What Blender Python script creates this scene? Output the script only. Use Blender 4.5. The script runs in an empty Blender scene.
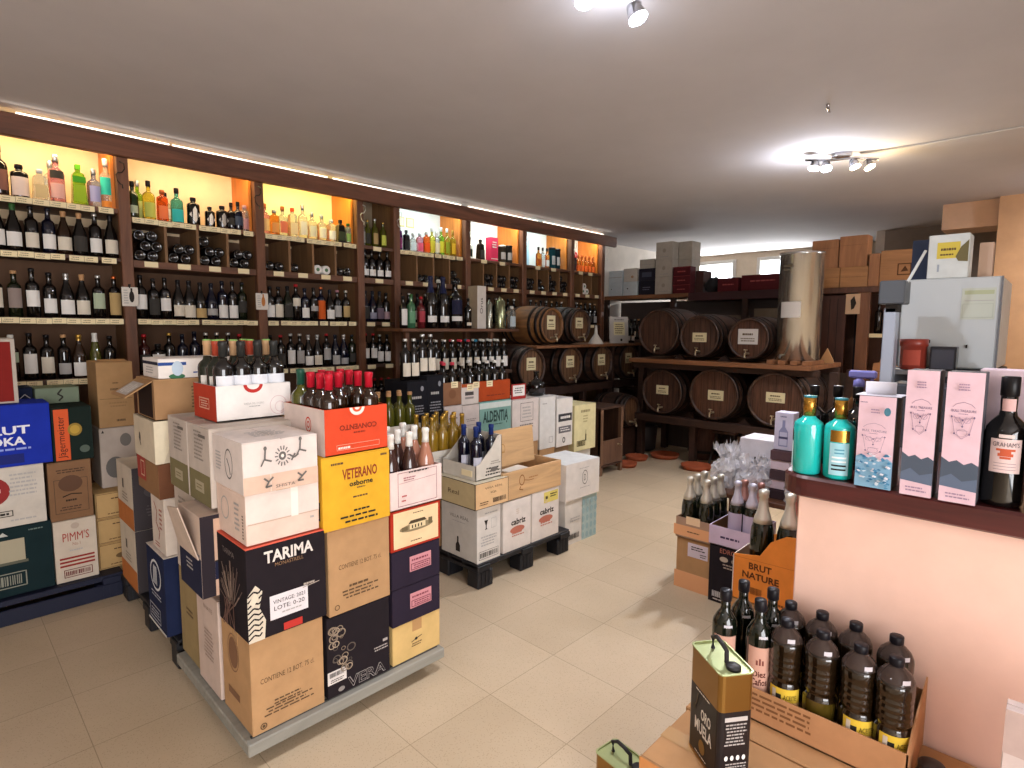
import bpy, math, random
from mathutils import Vector, Matrix
random.seed(7)
SC = bpy.context.scene
COL = SC.collection
PI = math.pi
R = math.radians

# ------------------------------------------------------------------ materials
_M = {}
def srgb(h):
    h = h.lstrip('#')
    out = []
    for i in (0, 2, 4):
        c = int(h[i:i+2], 16) / 255
        out.append(c / 12.92 if c <= 0.04045 else ((c + 0.055) / 1.055) ** 2.4)
    return tuple(out) + (1,)

def mat(name, col, rough=0.6, metal=0.0, kind=None, emit=0.0, trans=0.0, spec=0.5, coat=0.0, var=0.0, scale=8.0, bump=0.0, ior=1.45, alpha=1.0, col2=None):
    if name in _M:
        return _M[name]
    m = bpy.data.materials.new(name)
    m.use_nodes = True
    nt = m.node_tree
    b = nt.nodes['Principled BSDF']
    c = srgb(col)
    b.inputs['Base Color'].default_value = c
    b.inputs['Roughness'].default_value = rough
    b.inputs['Metallic'].default_value = metal
    b.inputs['Specular IOR Level'].default_value = spec
    b.inputs['Coat Weight'].default_value = coat
    b.inputs['Transmission Weight'].default_value = trans
    b.inputs['IOR'].default_value = ior
    b.inputs['Alpha'].default_value = alpha
    if emit:
        b.inputs['Emission Color'].default_value = c
        b.inputs['Emission Strength'].default_value = emit
    N, L = nt.nodes, nt.links
    if kind or var or bump:
        tc = N.new('ShaderNodeTexCoord')
        mp = N.new('ShaderNodeMapping')
        L.new(tc.outputs['Object'], mp.inputs['Vector'])
        if kind == 'wood':
            mp.inputs['Scale'].default_value = (1.0, 1.0, 1.0) if scale == 0 else (scale, scale * 9, scale * 9)
        elif kind == 'woodz':
            mp.inputs['Scale'].default_value = (scale * 9, scale * 9, scale)
        elif kind == 'woody':
            mp.inputs['Scale'].default_value = (scale * 9, scale, scale * 9)
        else:
            mp.inputs['Scale'].default_value = (scale, scale, scale)
        nz = N.new('ShaderNodeTexNoise')
        nz.inputs['Scale'].default_value = 1.0
        nz.inputs['Detail'].default_value = 5.0
        nz.inputs['Roughness'].default_value = 0.6
        L.new(mp.outputs[0], nz.inputs['Vector'])
        if kind and kind.startswith('wood'):
            nz.inputs['Distortion'].default_value = 1.2
        ramp = N.new('ShaderNodeValToRGB')
        v = var or 0.12
        c2 = srgb(col2) if col2 else tuple(max(0, x * (1 - v * 2)) for x in c[:3]) + (1,)
        c3 = tuple(min(1, x * (1 + v)) for x in c[:3]) + (1,)
        ramp.color_ramp.elements[0].position = 0.3
        ramp.color_ramp.elements[0].color = c2
        ramp.color_ramp.elements[1].position = 0.7
        ramp.color_ramp.elements[1].color = c3
        L.new(nz.outputs['Fac'], ramp.inputs['Fac'])
        L.new(ramp.outputs['Color'], b.inputs['Base Color'])
        if bump:
            bp = N.new('ShaderNodeBump')
            bp.inputs['Strength'].default_value = bump
            bp.inputs['Distance'].default_value = 0.004
            L.new(nz.outputs['Fac'], bp.inputs['Height'])
            L.new(bp.outputs['Normal'], b.inputs['Normal'])
    _M[name] = m
    return m

def P(col, rough=0.75):            # plain printed card / paint of one colour
    return mat('paint_' + col.lstrip('#'), col, rough, spec=0.25)
def PC(col):                       # cardboard with a faint mottling
    return mat('board_' + col.lstrip('#'), col, 0.85, var=0.05, scale=14, spec=0.15)
def GL(col, rough=0.08):           # dark bottle glass, seen opaque because of the wine in it
    return mat('bottleglass_' + col.lstrip('#'), col, rough, spec=0.6, coat=0.4)
def CLR(col):                      # clear bottle glass
    return mat('clearglass_' + col.lstrip('#'), col, 0.03, trans=0.85, ior=1.3)
def MET(col, rough=0.35):
    return mat('metal_' + col.lstrip('#'), col, rough, metal=0.9)

KRAFT = PC('#b08a62'); KRAFT_D = PC('#93704f'); WHITE = PC('#e6dfd8'); INK = P('#2b2622'); BLACKC = PC('#221c20')
TAPE = mat('packing_tape', '#b28a5c', 0.25, coat=0.3)

# ------------------------------------------------------------------ mesh builder
_txt = {}
def text_geo(s):
    k = s
    bold = s.startswith('*')
    if k in _txt:
        return _txt[k]
    cu = bpy.data.curves.new('letters', 'FONT')
    cu.body = s.lstrip('*')
    cu.resolution_u = 2
    cu.size = 1
    if bold:
        cu.offset = 0.028
    o = bpy.data.objects.new('letters', cu)
    COL.objects.link(o)
    dg = bpy.context.evaluated_depsgraph_get()
    dg.update()
    me = bpy.data.meshes.new_from_object(o.evaluated_get(dg))
    vs = [v.co.copy() for v in me.vertices]
    fs = [tuple(p.vertices) for p in me.polygons]
    bpy.data.objects.remove(o)
    bpy.data.curves.remove(cu)
    bpy.data.meshes.remove(me)
    if vs:
        x0 = min(v.x for v in vs); x1 = max(v.x for v in vs)
        y0 = min(v.y for v in vs); y1 = max(v.y for v in vs)
        vs = [((v.x - x0) / max(x1 - x0, 1e-6), (v.y - y0) / max(y1 - y0, 1e-6)) for v in vs]
    _txt[k] = (vs, fs)
    return _txt[k]

class MB:
    def __init__(self):
        self.v = []; self.f = []; self.m = []; self.s = []; self.mats = []
        self.T = Matrix.Identity(4)
    def mi(self, m):
        if m not in self.mats:
            self.mats.append(m)
        return self.mats.index(m)
    def add(self, vs, fs, m, smooth=False):
        b = len(self.v)
        T = self.T
        self.v += [tuple(T @ Vector(p)) for p in vs]
        i = self.mi(m) if not isinstance(m, list) else None
        for k, f in enumerate(fs):
            self.f.append(tuple(b + j for j in f))
            self.m.append(i if i is not None else self.mi(m[k]))
            self.s.append(smooth)
    def box(self, x0, x1, y0, y1, z0, z1, m, c=0.0, open_top=False):
        c = min(c, (x1 - x0) / 2.5, (y1 - y0) / 2.5, (z1 - z0) / 2.5)
        if c <= 0:
            vs = [(x, y, z) for z in (z0, z1) for y in (y0, y1) for x in (x0, x1)]
            fs = [(0, 2, 3, 1), (4, 5, 7, 6), (0, 1, 5, 4), (2, 6, 7, 3), (0, 4, 6, 2), (1, 3, 7, 5)]
            if open_top:
                fs.pop(1)
            self.add(vs, fs, m)
            return
        X = (x0, x1); Y = (y0, y1); Z = (z0, z1)
        sg = (1, -1)
        vs = []; idx = {}
        for i in (0, 1):
            for j in (0, 1):
                for k in (0, 1):
                    for a in range(3):
                        p = [X[i] + sg[i] * c, Y[j] + sg[j] * c, Z[k] + sg[k] * c]
                        p[a] = (X[i], Y[j], Z[k])[a]
                        idx[(i, j, k, a)] = len(vs)
                        vs.append(tuple(p))
        fs = []
        for i in (0, 1):
            q = [idx[(i, 0, 0, 0)], idx[(i, 1, 0, 0)], idx[(i, 1, 1, 0)], idx[(i, 0, 1, 0)]]
            fs.append(q if i else q[::-1])
            q = [idx[(0, i, 0, 1)], idx[(1, i, 0, 1)], idx[(1, i, 1, 1)], idx[(0, i, 1, 1)]]
            fs.append(q if not i else q[::-1])
            q = [idx[(0, 0, i, 2)], idx[(1, 0, i, 2)], idx[(1, 1, i, 2)], idx[(0, 1, i, 2)]]
            fs.append(q if i else q[::-1])
        for i in (0, 1):
            for j in (0, 1):
                q = [idx[(i, j, 0, 0)], idx[(i, j, 1, 0)], idx[(i, j, 1, 1)], idx[(i, j, 0, 1)]]
                fs.append(q if (i + j) % 2 else q[::-1])
                q = [idx[(i, 0, j, 0)], idx[(i, 1, j, 0)], idx[(i, 1, j, 2)], idx[(i, 0, j, 2)]]
                fs.append(q if not (i + j) % 2 else q[::-1])
                q = [idx[(0, i, j, 1)], idx[(1, i, j, 1)], idx[(1, i, j, 2)], idx[(0, i, j, 2)]]
                fs.append(q if (i + j) % 2 else q[::-1])
                for k in (0, 1):
                    pass
        for i in (0, 1):
            for j in (0, 1):
                for k in (0, 1):
                    q = [idx[(i, j, k, 0)], idx[(i, j, k, 1)], idx[(i, j, k, 2)]]
                    fs.append(q if (i + j + k) % 2 else q[::-1])
        self.add(vs, fs, m)
    def lathe(self, prof, m, seg=16, cx=0, cy=0, a0=0, a1=2 * PI, cap=True, smooth=True):
        """prof: [(r, z, mat or None)] bottom to top; mat applies to the band above the point"""
        full = abs(a1 - a0 - 2 * PI) < 1e-6
        n = seg if full else seg + 1
        vs = []; fs = []; ms = []
        for p in prof:
            for k in range(n):
                a = a0 + (a1 - a0) * k / seg
                vs.append((cx + p[0] * math.cos(a), cy + p[0] * math.sin(a), p[1]))
        for i in range(len(prof) - 1):
            mm = prof[i][2] if len(prof[i]) > 2 and prof[i][2] else m
            for k in range(seg):
                k2 = (k + 1) % n
                fs.append((i * n + k, i * n + k2, (i + 1) * n + k2, (i + 1) * n + k))
                ms.append(mm)
        if cap and full:
            if prof[0][0] > 1e-4:
                fs.append(tuple(range(n))[::-1]); ms.append(m)
            if prof[-1][0] > 1e-4:
                t = (len(prof) - 1) * n
                fs.append(tuple(range(t, t + n))); ms.append(prof[-2][2] if len(prof[-2]) > 2 and prof[-2][2] else m)
        self.add(vs, fs, ms, smooth)
    def patch(self, r, z0, z1, m, ang, half, seg=6, cx=0, cy=0):
        """curved label on a cylinder, centred on direction ang"""
        vs = []; fs = []
        for i in range(seg + 1):
            a = ang - half + 2 * half * i / seg
            for z in (z0, z1):
                vs.append((cx + r * math.cos(a), cy + r * math.sin(a), z))
        for i in range(seg):
            fs.append((2 * i, 2 * i + 2, 2 * i + 3, 2 * i + 1))
        self.add(vs, fs, m, True)
    def prism(self, pts, h, m, axis='z', base=0.0):
        n = len(pts)
        def P3(a, b, c):
            return {'z': (a, b, c), 'y': (a, c, b), 'x': (c, a, b)}[axis]
        vs = [P3(p[0], p[1], base) for p in pts] + [P3(p[0], p[1], base + h) for p in pts]
        fs = [tuple(range(n))[::-1], tuple(range(n, 2 * n))]
        for i in range(n):
            j = (i + 1) % n
            fs.append((i, j, n + j, n + i))
        self.add(vs, fs, m)
    def quad(self, a, b, c, d, m):
        self.add([a, b, c, d], [(0, 1, 2, 3)], m)
    def tube(self, pts, r, m, seg=8, cap=True):
        pts = [Vector(p) for p in pts]
        vs = []; fs = []
        up = Vector((0, 0, 1))
        for i, p in enumerate(pts):
            d = (pts[min(i + 1, len(pts) - 1)] - pts[max(i - 1, 0)]).normalized()
            s = d.cross(up)
            if s.length < 0.05:
                s = d.cross(Vector((1, 0, 0)))
            s.normalize()
            t = s.cross(d)
            rr = r[i] if isinstance(r, (list, tuple)) else r
            for k in range(seg):
                a = 2 * PI * k / seg
                vs.append(tuple(p + rr * (math.cos(a) * s + math.sin(a) * t)))
        for i in range(len(pts) - 1):
            for k in range(seg):
                k2 = (k + 1) % seg
                fs.append((i * seg + k, i * seg + k2, (i + 1) * seg + k2, (i + 1) * seg + k))
        if cap:
            fs.append(tuple(range(seg))); t = (len(pts) - 1) * seg
            fs.append(tuple(range(t, t + seg))[::-1])
        self.add(vs, fs, m, True)
    def build(self, name, parent=None, loc=(0, 0, 0), rz=0.0, me=None):
        me = bpy.data.meshes.new(name)
        me.from_pydata(self.v, [], self.f)
        for m in self.mats:
            me.materials.append(m)
        me.polygons.foreach_set('material_index', self.m)
        me.polygons.foreach_set('use_smooth', self.s)
        me.update()
        o = bpy.data.objects.new(name, me)
        COL.objects.link(o)
        o.location = loc
        o.rotation_euler = (0, 0, rz)
        if parent:
            o.parent = parent
        return o

def tag(o, label=None, cat=None, group=None, kind=None):
    if label: o['label'] = label
    if cat: o['category'] = cat
    if group: o['group'] = group
    if kind: o['kind'] = kind
    return o
def empty(name, loc=(0, 0, 0), rz=0.0, label=None, cat=None, group=None):
    o = bpy.data.objects.new(name, None)
    o.empty_display_size = 0.1
    COL.objects.link(o)
    o.location = loc
    o.rotation_euler = (0, 0, rz)
    return tag(o, label, cat, group)
def children(o):
    return [c for c in bpy.data.objects if c.parent == o]
_kids = {}
def dup(root, loc, rz=0.0, label=None, group=None):
    """a copy of a thing with copies of its parts and sub-parts"""
    if root.name not in _kids:
        _kids[root.name] = [(c, [g for g in bpy.data.objects if g.parent == c]) for c in children(root)]
    r = root.copy(); COL.objects.link(r)
    r.location = loc; r.rotation_euler = (root.rotation_euler[0], root.rotation_euler[1], rz)
    if label: r['label'] = label
    if group: r['group'] = group
    for c, gs in _kids[root.name]:
        cc = c.copy(); COL.objects.link(cc); cc.parent = r
        for g in gs:
            gg = g.copy(); COL.objects.link(gg); gg.parent = cc
    return r
def struct(name, mb, loc=(0, 0, 0), parent=None):
    o = mb.build(name, parent, loc)
    if not parent:
        o['kind'] = 'structure'
    return o

ORD = ['first', 'second', 'third', 'fourth', 'fifth', 'sixth', 'seventh', 'eighth', 'ninth', 'tenth', 'eleventh', 'twelfth',
       'thirteenth', 'fourteenth', 'fifteenth', 'sixteenth', 'seventeenth', 'eighteenth', 'nineteenth', 'twentieth']

# ------------------------------------------------------------------ printing on flat faces
class Face:
    """a flat rectangle: origin (lower left as seen), u vector, v vector, outward normal"""
    def __init__(self, mb, o, u, v, n, off=0.0006):
        self.mb = mb; self.o = Vector(o); self.u = Vector(u); self.v = Vector(v); self.n = Vector(n); self.k = 0; self.off = off
    def pt(self, a, b, k):
        return tuple(self.o + self.u * a + self.v * b + self.n * (self.off + 0.00025 * k))
    def poly(self, pts, m):
        self.k += 1
        self.mb.add([self.pt(a, b, self.k) for a, b in pts], [tuple(range(len(pts)))], m)
    def draw(self, ops):
        for op in ops:
            t = op[0]
            if t == 'r':
                _, a, b, c, d, m = op
                self.poly([(a, b), (c, b), (c, d), (a, d)], m)
            elif t == 'fr':                      # frame outline
                _, a, b, c, d, w, m = op
                asp = self.u.length / self.v.length
                wu, wv = w, w * asp
                self.k += 1
                for q in (((a, b), (c, b), (c, b + wv), (a, b + wv)), ((a, d - wv), (c, d - wv), (c, d), (a, d)),
                          ((a, b), (a + wu, b), (a + wu, d), (a, d)), ((c - wu, b), (c, b), (c, d), (c - wu, d))):
                    self.mb.add([self.pt(x, y, self.k) for x, y in q], [(0, 1, 2, 3)], m)
            elif t == 't':                       # lettering fitted in a rectangle
                _, s, a, b, c, d, m = op[:7]
                rot = op[7] if len(op) > 7 else 0
                vs, fs = text_geo(s)
                self.k += 1
                out = []
                for x, y in vs:
                    if rot == 180: x, y = 1 - x, 1 - y
                    elif rot == 90: x, y = 1 - y, x
                    out.append(self.pt(a + (c - a) * x, b + (d - b) * y, self.k))
                self.mb.add(out, fs, m)
            elif t == 'e':
                _, a, b, ru, rv, m = op
                self.poly([(a + ru * math.cos(2 * PI * i / 20), b + rv * math.sin(2 * PI * i / 20)) for i in range(20)], m)
            elif t == 'hd':                      # half disc hanging from the upper edge
                _, a, b, ru, rv, m = op
                self.poly([(a + ru * math.cos(PI + PI * i / 16), b + rv * math.sin(PI + PI * i / 16)) for i in range(17)], m)
            elif t == 'ring':
                _, a, b, ru, rv, w, m = op
                self.k += 1
                n = 24; vs = []; fs = []
                for i in range(n):
                    an = 2 * PI * i / n
                    vs.append(self.pt(a + ru * math.cos(an), b + rv * math.sin(an), self.k))
                    vs.append(self.pt(a + ru * (1 - w) * math.cos(an), b + rv * (1 - w) * math.sin(an), self.k))
                for i in range(n):
                    j = (i + 1) % n
                    fs.append((2 * i, 2 * j, 2 * j + 1, 2 * i + 1))
                self.mb.add(vs, fs, m)
            elif t == 'p':
                self.poly(op[1], op[2])
            elif t == 's':                       # small print too fine to read: rows of word-long dashes
                _, a, b, c, d, rows, m = op
                rnd = random.Random(int((a * 97 + b * 31 + rows) * 1000))
                self.k += 1
                h = (d - b) / rows
                for i in range(rows):
                    y = d - h * (i + 0.75)
                    x = a + (c - a) * rnd.uniform(0, 0.12)
                    end = c - (c - a) * rnd.uniform(0, 0.2)
                    while x < end:
                        w = (c - a) * rnd.uniform(0.06, 0.2)
                        x2 = min(x + w, end)
                        self.mb.add([self.pt(x, y, self.k), self.pt(x2, y, self.k), self.pt(x2, y + h * 0.45, self.k), self.pt(x, y + h * 0.45, self.k)], [(0, 1, 2, 3)], m)
                        x = x2 + (c - a) * 0.03
            elif t == 'ln':                      # poly line drawn with a pen of width w (in v units of length)
                _, pts, w, m = op
                self.k += 1
                U = self.u.length; V = self.v.length
                for (a, b), (c, d) in zip(pts, pts[1:]):
                    dx, dy = (c - a) * U, (d - b) * V
                    l = math.hypot(dx, dy) or 1
                    nx, ny = -dy / l * w / 2 / U, dx / l * w / 2 / V
                    self.mb.add([self.pt(a - nx, b - ny, self.k), self.pt(c - nx, d - ny, self.k), self.pt(c + nx, d + ny, self.k), self.pt(a + nx, b + ny, self.k)], [(0, 1, 2, 3)], m)
            elif t == 'bar':                     # bar code
                _, a, b, c, d, m = op
                rnd = random.Random(5)
                self.k += 1
                x = a
                while x < c:
                    w = rnd.choice((0.02, 0.035, 0.05)) * (c - a)
                    self.mb.add([self.pt(x, b, self.k), self.pt(min(x + w, c), b, self.k), self.pt(min(x + w, c), d, self.k), self.pt(x, d, self.k)], [(0, 1, 2, 3)], m)
                    x += w + rnd.choice((0.02, 0.03)) * (c - a)

def faces(mb, w, d, h, off=0.0006):
    """F front (-y), L (-x), T top, Rt (+x) of a box centred on x,y with its base at z 0"""
    return {'F': Face(mb, (-w / 2, -d / 2, 0), (w, 0, 0), (0, 0, h), (0, -1, 0), off),
            'L': Face(mb, (-w / 2, d / 2, 0), (0, -d, 0), (0, 0, h), (-1, 0, 0), off),
            'T': Face(mb, (-w / 2, -d / 2, h), (w, 0, 0), (0, d, 0), (0, 0, 1), off)}

def carton(x0, y0, z0, w, d, h, col, label, cat='box', name='wine_carton', art=None, group=None, rz=0.0, tape=True, cols=None, topcol=None, bevel=0.002):
    """closed corrugated carton; x0,y0 = its nearest corner (min x, min y)"""
    mb = MB()
    g = 0.0015
    t = 0.0035
    mb.box(-w / 2, w / 2, -d / 2, d / 2, 0, h - t, col, bevel)
    tc = topcol or col
    if w >= d:
        mb.box(-w / 2, w / 2, -d / 2, -g, h - t, h, tc, 0.001)
        mb.box(-w / 2, w / 2, g, d / 2, h - t, h, tc, 0.001)
    else:
        mb.box(-w / 2, -g, -d / 2, d / 2, h - t, h, tc, 0.001)
        mb.box(g, w / 2, -d / 2, d / 2, h - t, h, tc, 0.001)
    if art:
        F = faces(mb, w, d, h)
        for k, ops in art.items():
            F[k].draw(ops)
    cx, cy = x0 + w / 2, y0 + d / 2
    o = mb.build(name, None, (cx, cy, z0), rz)
    tag(o, label, cat, group)
    if tape:
        tb = MB()
        o2 = 0.0006
        if w >= d:
            tb.box(-w / 2 - o2, w / 2 + o2, -0.024, 0.024, h - 0.0002, h + 0.0005, TAPE)
            tb.box(-w / 2 - o2, -w / 2, -0.024, 0.024, h - 0.05, h, TAPE)
        else:
            tb.box(-0.024, 0.024, -d / 2 - o2, d / 2 + o2, h - 0.0002, h + 0.0005, TAPE)
            tb.box(-0.024, 0.024, -d / 2 - o2, -d / 2, h - 0.05, h, TAPE)
        tb.build('packing_tape', o)
    return o

def tray(x0, y0, z0, w, d, h, col, label, name='display_tray', art=None, group=None, inside=None, side_pts=None, cat='box', hf=None):
    """open-topped box with real walls; hf = height of the front wall when cut lower"""
    mb = MB(); t = 0.004
    inside = inside or col
    hf = hf or h
    mb.box(-w / 2, w / 2, -d / 2, d / 2, 0, t, inside)
    mb.box(-w / 2, w / 2, -d / 2, -d / 2 + t, 0, hf, col)
    mb.box(-w / 2, w / 2, d / 2 - t, d / 2, 0, h, col)
    for s in (-1, 1):
        x = s * w / 2
        xa, xb = (x, x + t) if s < 0 else (x - t, x)
        if side_pts:
            mb.prism([(p[0] * d - d / 2, p[1] * h) for p in side_pts], t, col, 'x', xa)
        else:
            mb.box(xa, xb, -d / 2 + t, d / 2 - t, 0, h, col)
    mb.box(-w / 2 + t, w / 2 - t, -d / 2 + t, -d / 2 + t + 0.0008, t, hf - 0.002, inside)
    mb.box(-w / 2 + t, w / 2 - t, d / 2 - t - 0.0008, d / 2 - t, t, h - 0.002, inside)
    if art:
        F = faces(mb, w, d, h)
        for k, ops in art.items():
            F[k].draw(ops)
    o = mb.build(name, None, (x0 + w / 2, y0 + d / 2, z0))
    return tag(o, label, cat, group)
# ------------------------------------------------------------------ bottles
def ctext(mb, s, r, ang, half, z0, z1, m):
    """lettering bent round a cylinder; reads left to right when seen from direction ang"""
    vs, fs = text_geo(s)
    out = []
    for x, y in vs:
        a = ang - half + 2 * half * x
        out.append((r * math.cos(a), r * math.sin(a), z0 + (z1 - z0) * y))
    mb.add(out, fs, m, False)

PROF = {   # radius, shoulder profile; heights as fractions of the total
    'bordeaux': [(0.9, 0), (1, 0.015), (1, 0.64), (0.93, 0.68), (0.72, 0.715), (0.46, 0.745), (0.39, 0.79), (0.37, 0.93), (0.42, 0.94), (0.42, 0.985), (0.36, 1.0)],
    'burgundy': [(0.9, 0), (1, 0.015), (1, 0.47), (0.9, 0.56), (0.62, 0.69), (0.40, 0.78), (0.34, 0.86), (0.34, 0.93), (0.39, 0.94), (0.39, 0.985), (0.33, 1.0)],
    'champagne': [(0.9, 0), (1, 0.02), (1, 0.47), (0.93, 0.55), (0.68, 0.68), (0.46, 0.77), (0.36, 0.85), (0.34, 0.92), (0.42, 0.935), (0.42, 0.98), (0.34, 1.0)],
    'hock': [(0.9, 0), (1, 0.015), (1, 0.38), (0.93, 0.48), (0.7, 0.65), (0.48, 0.8), (0.38, 0.87), (0.38, 0.96), (0.42, 0.965), (0.42, 0.99), (0.36, 1.0)],
    'spirit': [(0.92, 0), (1, 0.02), (1, 0.6), (0.9, 0.66), (0.55, 0.71), (0.34, 0.74), (0.32, 0.86), (0.38, 0.865), (0.38, 0.99), (0.34, 1.0)],
    'jar': [(0.94, 0), (1, 0.03), (1, 0.7), (0.96, 0.76), (0.7, 0.8), (0.4, 0.82), (0.36, 0.88), (0.44, 0.885), (0.44, 0.99), (0.4, 1.0)],
}
RAD = {'bordeaux': 0.037, 'burgundy': 0.041, 'champagne': 0.044, 'hock': 0.037, 'spirit': 0.04, 'jar': 0.046}
CAPZ = {'bordeaux': 0.80, 'burgundy': 0.80, 'champagne': 0.66, 'hock': 0.80, 'spirit': 0.86, 'jar': 0.88}
_bm = {}
def bottle_mesh(shape, h, glass, cap, labels, ang=-PI / 2, seg=12, r=None, square=False):
    """one mesh: glass, capsule and label bands"""
    key = (shape, round(h, 3), glass.name, cap.name if cap else '', tuple((round(l[0], 3), round(l[1], 3), l[2].name) for l in labels), round(ang, 2), r, square)
    if key in _bm:
        return _bm[key]
    mb = MB()
    r = r or RAD[shape]
    cz = CAPZ[shape]
    pr = []
    for (fr, fz) in PROF[shape]:
        rr = fr * r
        if square:
            rr *= 1.25 if fz < 0.68 else 1.0
        pr.append([rr + (0.0008 if fz >= cz else 0), fz * h, cap if (cap and fz >= cz - 0.001) else glass])
    sg = 4 if square else seg
    a0 = PI / 4 if square else 0
    if square:
        mb.lathe([tuple(p) for p in pr], glass, 4, a0=a0, a1=a0 + 2 * PI, smooth=False)
    else:
        mb.lathe([tuple(p) for p in pr], glass, sg)
    for l in labels:
        z0, z1, m = l[0] * h, l[1] * h, l[2]
        if square:
            w = r * 1.25 * 0.7071
            q = l[3] if len(l) > 3 else 0.85
            for an in (ang,):
                c, s = math.cos(an), math.sin(an)
                ox, oy = c * (w + 0.001), s * (w + 0.001)
                tx, ty = -s * w * q, c * w * q
                mb.quad((ox - tx, oy - ty, z0), (ox + tx, oy + ty, z0), (ox + tx, oy + ty, z1), (ox - tx, oy - ty, z1), m)
        else:
            k = l[4] if len(l) > 4 else 1.0
            mb.patch(r * k + 0.0007, z0, z1, m, ang, l[3] if len(l) > 3 else 1.0, 8)
    me = mb.build('bottle_mesh')
    d = me.data
    bpy.data.objects.remove(me)
    _bm[key] = d
    return d
def put(me, name, loc, rz, label, cat='bottle', group=None, rot=None):
    o = bpy.data.objects.new(name, me)
    COL.objects.link(o)
    o.location = loc
    o.rotation_euler = rot if rot else (0, 0, rz)
    return tag(o, label, cat, group)

def bottle_thing(name, shape, h, glass, cap, labels, loc, label, ang=-PI / 2, r=None, seg=20, group=None, texts=(), cat='bottle', extra=None):
    """nearer bottle: glass body, capsule and label are parts"""
    r = r or RAD[shape]
    root = empty(name, loc, 0, label, cat, group)
    cz = CAPZ[shape]
    P0 = PROF[shape]
    mb = MB()
    mb.lathe([(fr * r, fz * h, glass) for fr, fz in P0 if fz <= cz + 0.08], glass, seg)
    mb.build('glass_body', root)
    mb = MB()
    pts = [p for p in P0 if p[1] >= cz - 0.001]
    below = [p for p in P0 if p[1] < cz][-1]
    f = (cz - below[1]) / (pts[0][1] - below[1])
    rr = below[0] + (pts[0][0] - below[0]) * f
    pr = [(rr * r + 0.0009, cz * h)] + [(p[0] * r + 0.0009, p[1] * h + 0.0006) for p in pts if p[1] > cz + 0.001]
    mb.lathe(pr, cap, seg)
    mb.build('capsule', root)
    if labels:
        mb = MB()
        for l in labels:
            mb.patch(r + 0.0008, l[0] * h, l[1] * h, l[2], ang, l[3] if len(l) > 3 else 1.0, 10)
        for t in texts:
            ctext(mb, t[0], r + 0.0014, ang, t[1], t[2] * h, t[3] * h, t[4])
        mb.build('label', root)
    if extra: extra(root)
    return root

# glass and capsule palette
G_BLK = GL('#0d0a09'); G_GRN = GL('#12190c'); G_BRN = GL('#241205'); G_OLV = GL('#4a4a14'); G_NAVY = GL('#080b1e')
G_CLR = CLR('#e9f0ee'); G_GOLDW = mat('golden_wine', '#8a6a1c', 0.08, spec=0.6, coat=0.4); G_ROSE = mat('rose_wine', '#a5705a', 0.08, spec=0.6, coat=0.4)
L_CRM = P('#d9cfbd'); L_WHT = P('#e4e0da'); L_TAN = P('#b79a68'); L_GRY = P('#a8a4a0'); L_GRN = P('#a9b59a'); L_ORG = P('#c9581f'); L_DRK = P('#3a3733')
K_BLK = P('#131012', 0.35); K_RED = P('#a51a22', 0.35); K_GLD = MET('#c09a4a'); K_SLV = MET('#c9c9c6'); K_WHT = P('#dcdad2', 0.4)
K_GRN = P('#2f5b2a', 0.35); K_NVY = P('#10131f', 0.35); K_TAN = P('#b98d62', 0.4); K_PNK = P('#b3808a', .4); K_ORG = MET('#c86a3a')
GN = {G_BLK: 'black', G_GRN: 'dark green', G_BRN: 'brown', G_OLV: 'olive', G_NAVY: 'navy'}
LN = {L_CRM: 'cream', L_WHT: 'white', L_TAN: 'tan', L_GRY: 'grey', L_GRN: 'pale green', L_ORG: 'orange', L_DRK: 'dark'}

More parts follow.
